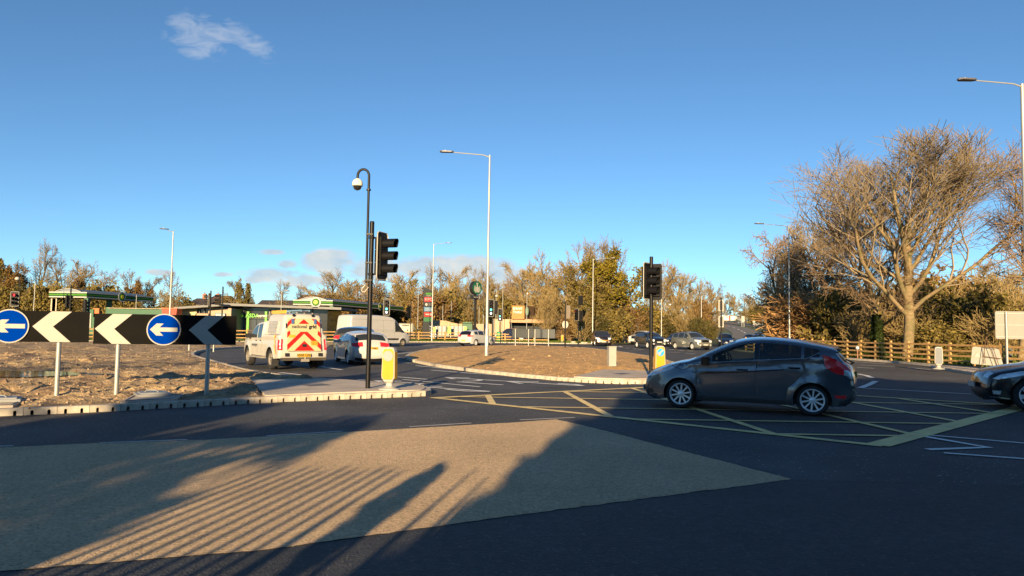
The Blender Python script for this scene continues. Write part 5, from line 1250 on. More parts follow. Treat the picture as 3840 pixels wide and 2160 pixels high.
for i, (x, yb, hh, Yd, lb) in enumerate(((120, 1275, 7.0, 95, 'plain pole left of the left petrol canopy'), (1565, 1276, 6.6, 94, 'thin pole left of the totem sign'), (1658, 1270, 5.2, 112, 'thin pole behind the slatted shed'), (1690, 1270, 5.9, 112, 'second thin pole behind the slatted shed'), (1795, 1270, 5.0, 108, 'thin pole right of the roundel sign'), (1811, 1272, 6.2, 106, 'thin pole left of the tall lamp column base'), (1858, 1280, 7.2, 100, 'thin pole left of the green signal by the drive-through'), (1883, 1278, 7.6, 96, 'thin pole close behind the far green signal'), (1974, 1278, 6.6, 97, 'thin pole in front of the brown sign tower'), (505, 1260, 6.0, 108, 'thin pole under the left canopy'))):
    p = at(x, yb, Yd); mb = MB(); mb.cyl((0, 0, 0), (0, 0, hh), .05, .04, n=8); o = mb.build('thin_pole', M_GALV, None, 40, (p.x, Yd, .1)); tag(o, lb, 'pole', 'thin poles by the shops')
# globe-headed lamps
for px, Yd, zz, lb in (((62, 1280), 70, 5.9, 'slender pole with white globe lamp above the left red signal'), ((1852, 1290), 95, 6.1, 'slender pole with white globe lamp behind the tall column')):
    p = at(px[0], px[1], Yd); root = empty('globe_lamp', (p.x, Yd, .1), 0, lb, 'street lamp')
    mb = MB(); mb.tube([(0, 0, 0), (0, 0, zz), (.06, 0, zz + .12), (.25, 0, zz + .1)] if px[0] > 500 else [(0, 0, 0), (0, 0, zz), (-.06, 0, zz + .12), (-.25, 0, zz + .1)], .035, 8); mb.build('post', M_POLEBLK, root)
    mb = MB(); mb.lathe([(.001, .1), (.12, .08), (.22, -.04), (.22, -.14), (.14, -.24), (.001, -.26)], 14, 0, Matrix.Translation(((.25 if px[0] > 500 else -.25), 0, zz))); mb.build('globe', M_BOLW, root, 60)

# ---- sign backs on the far end of the island
def sign_back(px_l, px_r, Y, z0, h, posts, label, zb=.16, rz_extra=0, m=None):
    a, b = at(px_l, 1300, Y), at(px_r, 1300, Y + rz_extra); d = Vector((b.x - a.x, rz_extra)); W_ = d.length
    root = empty('road_sign', (a.x, Y, zb), math.atan2(d.y, d.x), label, 'road sign')
    mb = MB(); mb.box((W_ / 2, 0, z0 + h / 2), (W_, .03, h)); mb.build('panel', m or M_SIGNGREY, root)
    mb = MB(); mb.box((W_ / 2, -.03, z0 + h * .85), (W_ * .98, .03, .04)); mb.build('rail', m or M_SIGNGREY, root)
    mb = MB(); mb.box((W_ / 2, -.03, z0 + h * .15), (W_ * .98, .03, .04)); mb.build('rail', m or M_SIGNGREY, root)
    for f in posts: mb = MB(); mb.cyl((W_ * f, -.09, -.3), (W_ * f, -.09, z0 + h), .045, n=10); mb.build('post', M_GALV, root, 40)
    return root
sign_back(1921, 2012, 61.5, .82, .76, [.1, .64], 'long grey sign back at the far island edge, left of the two', rz_extra=1.2)
sign_back(2005, 2081, 62.0, .82, .76, [.03, .7], 'long grey sign back at the far island edge, right of the two', rz_extra=-.8)
# two posts of small chevron boards seen under the near board
for x, lb in ((709, 'short white post under the grey chevron, left of two'), (801, 'short white post under the grey chevron, right of two')):
    p = G(x, 1307, .25); mb = MB(); mb.cyl((0, 0, -.2), (0, 0, 1.1), .045, n=10); tag(mb.build('sign_post', M_GALV, None, 40, (p.x, p.y, .25)), lb, 'post')
# feeder pillar on the island
p = G(2294, 1371, .26); root = empty('feeder_pillar', p, rad(12), 'pale grey control cabinet standing on the soil island', 'cabinet')
mb = MB(); mb.box((0, 0, .36), (.30, .22, .76)); mb.build('case', mat('cabinet_grey', (.30, .305, .28), .5, var=.06), root)
mb = MB(); mb.box((0, 0, .755), (.34, .26, .03)); mb.build('lid', MATS['cabinet_grey'], root)
mb = MB(); mb.box((0, -.115, .38), (.24, .012, .62)); mb.build('door', MATS['cabinet_grey'], root)
# black post with two pale-edged sign boxes
p = at(2705, 1305, 62); root = empty('sign_post', (p.x, 62, .0), 0, 'black post with two pale-edged sign backs near the silver SUV', 'road sign')
mb = MB(); mb.cyl((0, 0, -.1), (0, 0, 4.7), .06, n=12); mb.build('post', M_POLEBLK, root, 40)
for zc in (4.0, 2.62):
    mb = MB(); mb.box((0, .08, zc), (.44, .05, .96)); pnl = mb.build('sign_panel', M_SIGNWHT, root)
    mb = MB(); mb.box((0, .045, zc), (.26, .02, .8)); mb.build('backing', mat('dark_sign_back', (.05, .05, .045), .6), pnl)
# black post with brown sign and round sign back
p = at(2119, 1306, 60); root = empty('sign_post', (p.x, 60, .15), 0, 'black post with brown sign back and round sign by the sign backs', 'road sign')
mb = MB(); mb.cyl((0, 0, -.1), (0, 0, 3.9), .06, n=12); mb.build('post', M_POLEBLK, root, 40)
mb = MB(); mb.box((.24, .05, 3.05), (.34, .04, 1.1)); mb.build('sign_panel', mat('brown_sign_back', (.11, .085, .06), .6), root)
mb = MB(); mb.prism([(.0 + .26 * math.cos(t), .09, 2.0 + .32 * math.sin(t)) for t in np.linspace(0, 2 * PI, 25)[:-1]], (0, .02, 0)); mb.build('round_sign', M_SIGNWHT, root)
# small round white sign near the white SUV
def round_sign(px, Y, zc, r, label, zb=.1):
    p = at(px[0], px[1], Y); root = empty('round_sign', (p.x, Y, zb), rad(20), label, 'road sign')
    mb = MB(); mb.cyl((0, .03, 0), (0, .03, zc), .035, n=8); mb.build('post', M_GALV, root)
    mb = MB(); mb.prism([(r * .75 * math.cos(t), 0, zc + r * math.sin(t)) for t in np.linspace(0, 2 * PI, 25)[:-1]], (0, -.02, 0)); mb.build('disc', M_SIGNWHT, root)
round_sign((2368, 1278), 101, 3.0, .43, 'white round sign on a post behind the white SUV')
p = H(2827, 1229); root = empty('round_sign', p, 0, 'tiny round sign on the grass reserve of the far road', 'road sign')
mb = MB(); mb.cyl((0, 0, 0), (0, 0, 2.6), .12, n=6); mb.build('post', M_SIGNWHT, root); mb = MB(); mb.prism([(.55 * math.cos(t), -.15, 2.4 + .6 * math.sin(t)) for t in np.linspace(0, 2 * PI, 17)[:-1]], (0, .04, 0)); mb.build('disc', M_SIGNWHT, root)
p = H(2786, 1225); root = empty('direction_sign', p, 0, 'white two-legged sign back on the reserve of the far road', 'road sign')
for s in (-1, 1): mb = MB(); mb.cyl((s * .45, 0, -.2), (s * .45, 0, 3.0), .12, n=6); mb.build('leg', M_SIGNWHT, root)
mb = MB(); mb.box((0, -.1, 3.3), (1.35, .06, 2.4)); mb.build('panel', M_SIGNWHT, root)
p = at(2917, 1235, 200); root = empty('direction_sign', (p.x, 200, hill(p.x, 200)), 0, 'small pale sign in the hedge beside the far road', 'road sign')
zz = at(2917, 1196, 200).z - hill(p.x, 200)
mb = MB(); mb.cyl((0, 0, 0), (0, 0, zz), .07, n=6); mb.build('post', M_GALV, root); mb = MB(); mb.box((0, -.1, zz - .2), (.7, .05, .35)); mb.box((0, -.1, zz - 1.0), (.8, .05, .7)); mb.build('panel', M_SIGNGREY, root)

# ---- timber post-and-rail fences
M_TIMBER = mat('new_treated_timber', (.46, .27, .095), .8, var=.25, scale=7, bump=.3, bscale=30, two=(.36, .22, .09), twof=.56)
def fence(name, pts, sp, h, rails, label, zb=.1, pw=.13, side=1, skip=(), jit=0.02):
    root = empty(name, (pts[0][0], pts[0][1], zb), 0, label, 'fence'); o0 = Vector((pts[0][0], pts[0][1], 0))
    ps = resample([Vector((p[0], p[1], 0)) for p in pts], sp); rnd = random.Random(11)
    pm_ = MB(); pm_.box((0, 0, h / 2 - .1), (pw, pw * .8, h + .2)); pme = pm_.mesh('post', M_TIMBER)
    rm = MB(); rm.box((0, 0, 0), (1, .045, .10)); rme = rm.mesh('rail', M_TIMBER)
    for i, p in enumerate(ps):
        d = ps[min(i + 1, len(ps) - 1)] - ps[max(i - 1, 0)]; a = math.atan2(d.y, d.x)
        o = link_obj('post', pme, root, (p.x - o0.x, p.y - o0.y, rnd.uniform(-jit, jit)), (rnd.uniform(-.012, .012), rnd.uniform(-.012, .012), a))
        if i + 1 < len(ps) and i not in skip:
            q = ps[i + 1]; dd = q - p; a = math.atan2(dd.y, dd.x); n = Vector((dd.y, -dd.x, 0)).normalized() * (pw * .42) * side
            for zr in rails:
                r_ = link_obj('rail', rme, root, ((p.x + q.x) / 2 - o0.x + n.x, (p.y + q.y) / 2 - o0.y + n.y, zr + rnd.uniform(-.012, .012)), (0, rnd.uniform(-.012, .012), a)); r_.scale = (dd.length * .995, 1, 1)
    return root
fence('timber_fence', [(26.6, 26.0), (24.9, 33), (24.0, 37.4), (23.3, 43), (22.9, 49), (22.4, 57), (21.4, 66)], 1.68, 1.2, (.22, .50, .78, 1.06), 'four-rail timber fence along the right verge below the bare trees', side=-1)
fence('timber_fence', [(-46, 63.6), (-28.4, 75.4), (-17.6, 83.2), (-13.0, 87.3)], 2.0, 1.25, (.32, .68, 1.04), 'three-rail timber fence on the left in front of the supermarket', side=1)
fence('timber_fence', [(-13.2, 89.6), (-8.4, 93.0), (-6.2, 93.8)], 1.9, 1.2, (.36, .72, 1.06), 'three-rail timber fence below the totem sign', side=1)
fence('timber_fence', [(-4.6, 94.2), (0.2, 94.6), (5.6, 94.2)], 1.9, 1.1, (.32, .66, .98), 'timber fence in front of the drive-through and the white crossover', side=1)

# ---- right edge: sign backs, temporary sign on its frame, marker post
p = at(3775, 1370, 35.4); root = empty('road_sign', (p.x, 35.4, .12), rad(-6), 'large grey sign back on a post at the right edge', 'road sign')
mb = MB(); mb.cyl((0, -.06, -.2), (0, -.06, 2.75), .055, n=12); mb.build('post', M_GALV, root, 40)
q = [(-.42, 1.42), (1.2, 1.42), (1.26, 1.48), (1.26, 2.72), (1.2, 2.78), (-.42, 2.78), (-.48, 2.72), (-.48, 1.48)]
mb = MB(); mb.prism([(x, 0, z) for x, z in q], (0, .03, 0)); mb.build('panel', mat('pale_sign_back', (.24, .24, .22), .6, .1, var=.05), root)
for z in (1.52, 2.1, 2.66): mb = MB(); mb.box((.38, -.015, z), (1.68, .025, .035)); mb.build('rail', M_GALV, root)
p = at(3700, 1385, 34.5); root = empty('temporary_sign', (p.x, 34.5, .10), rad(-8), 'temporary sign board leaning on a rusty frame beside the fence', 'road sign')
M_RUST = mat('rusty_steel', (.12, .065, .04), .8, .2, var=.3)
q = [(-.52, .22), (.80, .12), (.86, .18), (.74, .92), (.66, .97), (-.36, 1.05), (-.44, 1.0), (-.58, .28)]
mb = MB(); mb.prism([(x, .25 + (z - .2) * .15, z) for x, z in q], (0, .02, 0)); mb.build('panel', MATS['pale_sign_back'], root)
mb = MB(); mb.prism([(-.42, .30, .56), (-.14, .30, .55), (-.26, .325, .80)], (0, -.03, 0)); mb.build('warning_triangle', M_SIGNWHT, root)
for a, b in (((-.3, -.1, -.1), (.08, .1, 1.55)), ((.42, -.1, .05), (.05, .1, 1.5)), ((.62, .05, .0), (.4, .2, 1.0)), ((-.08, .15, .6), (.72, .15, .5)), ((-.02, .15, 1.05), (.55, .15, .98)), ((.0, .12, .25), (-.02, .15, 1.0))):
    mb = MB(); mb.cyl(a, b, .016, n=5); mb.build('frame_bar', M_RUST, root)
p = at(3790, 1385, 35.5); root = empty('temporary_sign', (p.x, 35.5, .10), rad(-8), 'second rusty sign frame half behind the sign post', 'road sign')
for a, b in (((-.35, -.1, -.1), (.0, .1, 1.1)), ((.42, -.1, .0), (.2, .1, 1.2)), ((-.3, .0, .35), (.4, .0, .4))): mb = MB(); mb.cyl(a, b, .018, n=5); mb.build('frame_bar', M_RUST, root)
mb = MB(); mb.prism([(-.3, .1, .1), (.1, .1, .1), (.25, .25, 1.1), (-.05, .25, 1.1)], (0, .02, 0)); mb.build('panel', mat('dark_sign_back', (.05, .05, .045), .6), root)
p = at(3216, 1348, 46.5); mb = MB(); mb.cyl((0, 0, -.1), (0, 0, .62), .04, n=8); mb2 = MB()
root = empty('marker_post', (p.x, 46.5, .1), 0, 'short marker post with pale cap beside the fence', 'post'); mb.build('post', mat('red_brown_plastic', (.22, .10, .06), .6), root); mb2.lathe([(.05, .6), (.10, .64), (.10, .78), (.04, .82), (.001, .82)], 10); mb2.build('cap', mat('pale_blue_plastic', (.45, .5, .58), .5), root)

# ------------------------------------------------------------------ buildings beyond the roundabout
M_FASCIA_W = mat('white_fascia', (.36, .355, .33), .6, var=.04); M_FASCIA_G = mat('dark_green_fascia', (.004, .055, .010), .6, var=.05, spec=.2); M_FASCIA_L = mat('lime_green_fascia', (.055, .20, .006), .6, var=.05, spec=.2)
M_METROOF = mat('blue_grey_metal_roof', (.11, .14, .18), .5, .3, var=.05); M_CANGREY = mat('dark_canopy_soffit', (.10, .10, .10), .7)
M_DGREEN = mat('bottle_green_panel', (.012, .085, .04), .55, var=.08, scale=1); M_YEL = mat('yellow_print', (.55, .45, .02), .5)
def pxbox(root, name, m, x0, x1, yt, yb, Y, depth=.1, dy=0.0):
    """box whose front face fills the given pixels at depth Y; root must stand unrotated"""
    a, b = at(x0, yt, Y), at(x1, yb, Y); o0 = root.location
    mb = MB(); mb.box(((a.x + b.x) / 2 - o0.x, Y + depth / 2 + dy - o0.y, (a.z + b.z) / 2 - o0.z), (abs(b.x - a.x), depth, abs(a.z - b.z)))
    return mb.build(name, m, root)
def canopy(C, wl_, dirr, ln, zb, th, label, roundels, cols, arch=True):
    root = empty('petrol_canopy', (C[0], C[1], 0), 0, label, 'canopy')
    R = Vector((dirr[0], dirr[1], 0)).normalized(); Lf = Vector((-1, 0, 0)) * wl_
    q = [Vector((0, 0, 0)), R * ln, R * ln + Lf, Lf]
    mb = MB(); mb.prism([p + Vector((0, 0, zb)) for p in q], (0, 0, th)); mb.build('roof_slab', M_CANGREY, root)
    nF = Vector((0, -1, 0)); nR = Vector((R.y, -R.x, 0))
    bands = ((0, .20, M_FASCIA_W), (.20, .42, M_FASCIA_G), (.42, .58, M_FASCIA_L), (.58, .78, M_FASCIA_G), (.78, 1.0, M_FASCIA_W))
    for f0, f1, m in bands:
        mb = MB(); off = .04 if m is not M_FASCIA_W else .05
        a = q[3] + nF * off; b = q[0] + nF * off + nR * off; c = q[1] + nR * off
        for s, e, n in ((a, b, nF), (b, c, nR)):
            mb.prism([s + Vector((0, 0, zb + th * f0)), e + Vector((0, 0, zb + th * f0)), e + Vector((0, 0, zb + th * f1)), s + Vector((0, 0, zb + th * f1))], -n * .035)
        mb.build('fascia_band', m, root)
    if arch:                            # barrel roof light along the canopy
        n = 12; vs = []; w0, w1, hh = .16, .84, .42
        for e in (0, 1):
            for k in range(n + 1): t = k / n; p = Lf * (w0 + (w1 - w0) * t) + R * (ln * .98 * e) + Vector((0, .1, zb + th + hh * math.sin(PI * t))); vs.append(p)
        mb = MB(); mb.add(vs, [(k, k + 1, n + 2 + k, n + 1 + k) for k in range(n)] + [tuple(range(n + 1)), tuple(range(n + 1, 2 * n + 2))]); mb.build('barrel_roof', M_METROOF, root, 40)
        mb = MB(); mb.tube([v + Vector((0, -.12, .03)) for v in vs[:n + 1]], .05, 5); mb.build('arch_trim', M_FASCIA_W, root)
    for (along, dist, r) in roundels:
        base = (Lf * dist + nF * .12) if along == 'F' else (R * dist + nR * .12); n = nF if along == 'F' else nR; u = Vector((n.y, -n.x, 0)) * -1; zc = zb + th * .55
        def disc(rr, d, m, nm, par=root):
            mb = MB(); mb.prism([base + n * d + u * rr * math.cos(t) + Vector((0, 0, zc + rr * math.sin(t))) for t in np.linspace(0, 2 * PI, 25)[:-1]], n * .03); return mb.build(nm, m, par)
        a = disc(r, 0, M_FASCIA_W, 'roundel'); disc(r * .72, .03, M_FASCIA_G, 'petals', a); disc(r * .56, .06, M_FASCIA_L, 'petals', a); disc(r * .36, .09, M_YEL, 'centre', a)
    for (f, g) in cols:
        p = Lf * g + R * ln * f; mb = MB(); mb.box((p.x, p.y, zb / 2), (.55, .55, zb)); mb.build('column', M_DGREEN, root)
        mb = MB(); mb.box((p.x, p.y - .29, zb * .2), (.5, .04, zb * .35)); mb.build('column_panel', M_FASCIA_W, root)
    return root
canopy((-59.1, 100), 5.2, (.2, .98), 13.4, 5.25, .80, 'green and white petrol canopy on the left with one roundel', [('R', 6.6, .75)], [(.03, .04), (.42, .2)])
canopy((-26.9, 108), 5.9, (.25, .97), 27, 4.95, .78, 'green and white petrol canopy behind the supermarket with two roundels', [('F', .42, .78), ('R', 16.5, .7)], [(.02, .06), (.02, .52), (.5, .5)])
# green container, red skip and pumps beyond the left canopy
root = empty('green_container', (*at(500, 1270, 98).xy, 0), 0, 'long dark green container wall under the left canopy', 'container')
pxbox(root, 'side', M_DGREEN, 405, 620, 1158, 1230, 98, 2.4); pxbox(root, 'top_rail', mat('worn_cream_paint', (.42, .36, .25), .7), 403, 622, 1154, 1159, 97.9, .2)
root = empty('red_skip', (*at(635, 1270, 92).xy, 0), 0, 'small red skip beside the lamp column on the left', 'skip')
a = at(607, 1156, 92); b = at(662, 1190, 92); mb = MB(); mb.prism([(a.x - root.location.x, 0, a.z), (b.x - root.location.x, 0, a.z), (b.x - root.location.x - .3, 0, 0), (a.x - root.location.x + .3, 0, 0)], (0, 1.6, 0)); mb.build('hopper', mat('faded_red_paint', (.33, .035, .015), .6), root)
mb = MB(); mb.box(((a.x + b.x) / 2 - root.location.x, .0, a.z), (b.x - a.x + .1, .12, .12)); mb.build('rim', mat('orange_trim', (.5, .12, .03), .6), root)
root = empty('fuel_pump', (*at(360, 1270, 104).xy, 0), 0, 'fuel pump with orange and green panels under the left canopy', 'fuel pump')
pxbox(root, 'cabinet', M_DGREEN, 335, 350, 1160, 1260, 104, .8); pxbox(root, 'orange_panel', mat('orange_trim', (.5, .12, .03), .6), 351, 370, 1156, 1190, 104, .5); pxbox(root, 'screen', M_SIGNWHT, 330, 340, 1175, 1230, 103.9, .1)
root = empty('canopy_lattice', (*at(198, 1270, 99).xy, 0), 0, 'row of four slim cream posts at the left end of the left canopy', 'posts')
for x in (192, 197, 201, 205): pxbox(root, 'post', mat('worn_cream_paint', (.42, .36, .25), .7), x - .9, x + .9, 1120, 1262, 99, .1)

# supermarket with dark flat roof
M_SHOPDK = mat('dark_shop_glazing', (.018, .018, .020), .12, var=.1, spec=.6); M_SLATE = mat('grey_roof_edge', (.13, .135, .14), .6, var=.08); M_LIME = mat('bright_green_sign', (.07, .30, .01), .5, emit=((.12, .5, .02), .15))
M_BEIGE = mat('beige_render', (.36, .27, .19), .8, var=.08); M_CREAM = mat('cream_render', (.50, .43, .24), .8, var=.06)
root = empty('supermarket', (*at(1000, 1270, 98).xy, 0), 0, 'dark flat-roofed supermarket with bright green name sign', 'shop')
pxbox(root, 'wall', M_SHOPDK, 863, 1225, 1153, 1275, 99, 8)
a = at(828, 1148, 96.5); b = at(1280, 1162, 96.5); x0, x1 = a.x - root.location.x, b.x - root.location.x
mb = MB(); mb.prism([(x0, -1.6, a.z + .1), (x1, -1.6, b.z - .0), (x1, 9, b.z - .0), (x0, 9, a.z + .1)], (0, 0, .32)); mb.build('roof', M_SLATE, root)
for i, x in enumerate((876, 893, 910, 1010, 1032, 1058, 1085, 1112, 1140, 1170)): pxbox(root, 'mullion', M_SLATE, x - 1, x + 1, 1160, 1262, 98.9, .08)
for x in (928.5, 996): pxbox(root, 'green_frame', M_LIME, x - 2.4, x + 2.4, 1168, 1262, 98.7, .15)
pxbox(root, 'sign_band', mat('charcoal_band', (.03, .03, .032), .5), 863, 1060, 1178, 1196, 98.8, .1)
pxbox(root, 'small_sign', M_LIME, 883, 911, 1180, 1189, 98.65, .08)
for i, (x0_, x1_) in enumerate(((863, 877), (912, 926), (931, 960), (963, 993), (1000, 1030), (1033, 1057), (1060, 1084))): pxbox(root, 'window', mat('shop_window_glass', (.05, .055, .06), .08, spec=.7), x0_ + 1, x1_, 1198, 1260, 98.85, .04)
def px_text(root, txt, x, y, Y, hpx, m, **kw):
    p = at(x, y, Y); s = hpx * Y / FPX * 1.42; return put_text(root, txt, s, m, (p.x - root.location.x, Y - root.location.y, p.z - root.location.z), extrude=.03, **kw)
px_text(root, 'ASDA', 946, 1184, 98.4, 13.5, M_LIME, bold=.02); px_text(root, 'Express', 982, 1184, 98.4, 10, mat('white_sign_letters', (.6, .6, .58), .5), bold=.005, sx=.9)
px_text(root, 'SUBWAY', 897, 1184.5, 98.3, 4.5, M_YEL, bold=.01)
root = empty('bakery_shop', (*at(790, 1270, 94).xy, 0), 0, 'beige and cream shop with sloping grey roof above the grey chevron', 'shop')
pxbox(root, 'wall', M_BEIGE, 782, 863, 1155, 1275, 95, 7); pxbox(root, 'cream_wall', M_CREAM, 682, 733, 1158, 1270, 95, 6); pxbox(root, 'glazing', M_SHOPDK, 733, 782, 1154, 1175, 95.3, 5); pxbox(root, 'sill_wall', M_BEIGE, 733, 782, 1175, 1270, 95, 5)
a = at(655, 1160, 93.5); b = at(830, 1148, 93.5); ox = root.location.x
mb = MB(); mb.prism([(a.x - ox, -.8, a.z), (b.x - ox, -.8, b.z), (b.x - ox, 7, b.z), (a.x - ox, 7, a.z)], (0, 0, .28)); mb.build('roof', M_SLATE, root)
pxbox(root, 'shop_sign', mat('teal_sign', (.02, .10, .17), .5), 806, 845, 1174, 1188, 94.8, .08); px_text(root, 'GREGGS', 826, 1181, 94.6, 6.5, mat('white_sign_letters', (.6, .6, .58), .5), bold=.01)
for x in (748, 766): pxbox(root, 'mullion', M_SLATE, x - .8, x + .8, 1154, 1175, 95.1, .1)
# houses on the skyline
M_BRICK = mat('red_brick', (.26, .12, .07), .85, var=.15, scale=3); M_RTILE = mat('brown_roof_tiles', (.16, .085, .06), .85, var=.2, scale=3); M_DTILE = mat('dark_roof_tiles', (.055, .045, .045), .8, var=.2, scale=3)
def house(x0, x1, yr, ye, Y, label, roofm, chim=(), ywall=1200, depth=8):
    a, b = at(x0, ye, Y), at(x1, ye, Y); rz_ = at((x0 + x1) / 2, yr, Y + depth / 2).z; root = empty('house', ((a.x + b.x) / 2, Y, 0), 0, label, 'house'); w = b.x - a.x; ez = a.z
    mb = MB(); mb.prism([(-w / 2, 0, 0), (-w / 2, 0, ez), (-w / 2, depth / 2, rz_ - .15), (-w / 2, depth, ez), (-w / 2, depth, 0)], (w, 0, 0)); mb.build('wall', M_BRICK, root)
    mb = MB()
    for s in (0, 1):
        y0, y1 = (-.4, depth / 2) if s == 0 else (depth + .4, depth / 2); z0 = ez - .12
        mb.prism([(-w / 2 - .3, y0, z0), (w / 2 + .3, y0, z0), (w / 2 + .3, y1, rz_), (-w / 2 - .3, y1, rz_)], (0, 0, .14))
    rf = mb.build('roof', roofm, root)
    for cx, ct in chim:
        p = at(cx, ct, Y + depth / 2); c = MB(); c.box((p.x - root.location.x, depth / 2, (p.z + rz_ - .5) / 2), (.8, .6, p.z - rz_ + .6)); ch = c.build('chimney', M_BRICK, rf)
        c = MB(); c.cyl((p.x - root.location.x, depth / 2, p.z), (p.x - root.location.x, depth / 2, p.z + .4), .13, n=8); c.build('chimney_pot', M_RTILE, ch)
    for k in range(2):
        xx = (-.25 + .5 * k) * w; m = MB(); m.box((xx, -.03, ez - 1.5), (1.4, .08, 1.1)); wo = m.build('window', M_SIGNWHT, root); m = MB(); m.box((xx, -.08, ez - 1.5), (1.2, .03, .9)); m.build('pane', M_FARGLASS, wo)
    return root
house(782, 836, 1111, 1124, 165, 'brick house with brown roof and chimney on the skyline left', M_RTILE, [(818, 1103)])
house(712, 786, 1121, 1141, 160, 'low dark-roofed house with tall chimney next to the skyline house', M_DTILE, [(768, 1103)])
house(1118, 1235, 1108, 1124, 168, 'long brown roof behind the second canopy', M_RTILE)
house(965, 1100, 1128, 1146, 175, 'pale low house roof between the far trees', M_DTILE)

# totem sign
root = empty('totem_sign', (*at(1602, 1270, 100).xy, .1), rad(14), 'tall dark totem sign with stacked shop panels', 'sign')
s = 100 / FPX; zz = lambda y: at(1602, y, 100).z - .1
w = 1.30; mb = MB(); mb.prism([(-w / 2, -.22, 0), (w / 2, -.22, 0), (w / 2, -.22, zz(1091)), (-w / 2, -.22, zz(1076))], (0, .44, 0)); mb.build('pylon', mat('charcoal_pylon', (.016, .018, .02), .4), root)
for nm, y0, y1, m in (('green_panel', 1098, 1112, mat('dark_green_panel_print', (.012, .03, .014), .4)), ('red_panel', 1114, 1132, mat('red_panel_print', (.30, .006, .012), .45)), ('black_panel', 1134, 1150, mat('black_panel_print', (.012, .012, .014), .4)), ('blue_panel', 1152, 1168, mat('sky_blue_panel_print', (.06, .18, .32), .45)), ('red_panel', 1170, 1188, mat('scarlet_panel_print', (.30, .010, .010), .45)), ('green_panel', 1190, 1206, mat('leaf_green_panel_print', (.02, .12, .04), .45))):
    mb = MB(); mb.box((.02, -.24, (zz(y0) + zz(y1)) / 2), (1.16, .06, zz(y0) - zz(y1))); mb.build(nm, m, root)
for txt, y, hp_, m, sx in (('ASDA', 1102, 6.5, M_LIME, 1), ('Express', 1109, 4.5, M_SIGNWHT, .8), ('KFC', 1123, 10, M_SIGNWHT, 1.1)):
    put_text(root, txt, hp_ * s * 1.42, m, (.04, -.285, zz(y)), extrude=.01, bold=.003, sx=sx)
mb = MB(); mb.prism([(-.25 + .17 * math.cos(t), -.28, zz(1142) + .2 * math.sin(t)) for t in np.linspace(0, 2 * PI, 17)[:-1]], (0, .02, 0)); mb.build('pale_emblem', M_SIGNWHT, root)
for k in range(3): mb = MB(); mb.box((.25, -.28, zz(1137 + 4 * k)), (.4, .02, .05)); mb.build('print_line', mat('grey_print', (.25, .25, .25), .6), root)
for k in range(3): mb = MB(); mb.box((.05, -.28, zz(1156 + 4 * k)), (.9, .02, .05)); mb.build('print_line', M_SIGNWHT, root)
mb = MB(); mb.box((-.1, -.28, zz(1179)), (.5, .02, .16)); mb.build('print_line', M_SIGNWHT, root); mb = MB(); mb.prism([(.35 + .15 * math.cos(t), -.28, zz(1179) + .17 * math.sin(t)) for t in np.linspace(0, 2 * PI, 17)[:-1]], (0, .02, 0)); mb.build('pale_emblem', M_SIGNWHT, root)
# green roundel sign on a double pole
p = at(1780, 1270, 98); root = empty('roundel_sign', (p.x, 98, .1), rad(48), 'big green roundel sign on a black pole with arrow box', 'sign')
zc = at(1788, 1080, 98).z - .1; r = .92
for x in (-.12, .12): mb = MB(); mb.cyl((x, 0, 0), (x, 0, zc - r), .1, n=10); mb.build('pole', M_POLEBLK, root, 40)
def ringy(rr, y): return [(rr * math.cos(t), y, zc + rr * math.sin(t)) for t in np.linspace(0, 2 * PI, 33)[:-1]]
mb = MB(); mb.prism(ringy(r, -.3), (0, .6, 0)); mb.build('drum', mat('charcoal_pylon', (.016, .018, .02), .4), root, 40)
mb = MB(); mb.prism(ringy(r * .95, -.33), (0, .03, 0)); fc = mb.build('green_face', mat('deep_green_print', (.006, .09, .04), .45), root)
for k, (x0, x1, z0, z1) in enumerate(((-.12, .12, -.6, .5), (-.4, -.2, -.62, .12), (.2, .4, -.62, .12), (-.62, -.48, -.45, .3), (.48, .62, -.45, .3), (-.2, .2, .55, .68))):
    mb = MB(); mb.prism([(x0, -.35, zc + z0), (x1, -.35, zc + z0), (x1 * .8, -.35, zc + z1), (x0 * .8, -.35, zc + z1)], (0, .02, 0)); mb.build('pale_stripe', M_SIGNWHT, fc)
zb_ = at(1788, 1115, 98).z - .1; mb = MB(); mb.box((0, 0, zb_), (1.5, .5, .5)); bxo = mb.build('arrow_box', mat('charcoal_pylon', (.016, .018, .02), .4), root)
mb = MB(); mb.prism([(.35, -.27, zb_ + .2), (.5, -.27, zb_ + .2), (.66, -.27, zb_), (.5, -.27, zb_ - .2), (.35, -.27, zb_ - .2), (.5, -.27, zb_)], (0, .02, 0)); mb.build('arrow', M_SIGNWHT, bxo)
put_text(root, 'Drive Thru', .24, M_SIGNWHT, (-.15, -.28, zb_), extrude=.01, sx=.85)
# slatted shed, bin store and fence panels
M_SLAT = mat('pale_timber_cladding', (.42, .30, .19), .8, var=.25, scale=9, two=(.34, .24, .15), twof=.55)
root = empty('slatted_building', (*at(1670, 1270, 104).xy, 0), 0, 'low pale timber-clad building with dipping roof edge', 'building')
prof = [(1610, 1200), (1650, 1201), (1672, 1203), (1690, 1208), (1712, 1213), (1733, 1214)]
for i in range(len(prof) - 1):
    n = 4
    for k in range(n):
        f0, f1 = k / n, (k + 1) / n; xa = prof[i][0] + (prof[i + 1][0] - prof[i][0]) * f0; xb = prof[i][0] + (prof[i + 1][0] - prof[i][0]) * f1 - .4; yt = prof[i][1] + (prof[i + 1][1] - prof[i][1]) * (f0 + f1) / 2
        pxbox(root, 'board', M_SLAT, xa, xb, yt, 1262, 104, .12, dy=.02 * (k % 2))
pxbox(root, 'back_wall', M_BEIGE, 1611, 1733, 1216, 1262, 104.4, 6)
root = empty('green_kiosk', (*at(1762, 1270, 101).xy, 0), 0, 'dark green flat-topped kiosk left of the roundel pole', 'kiosk')
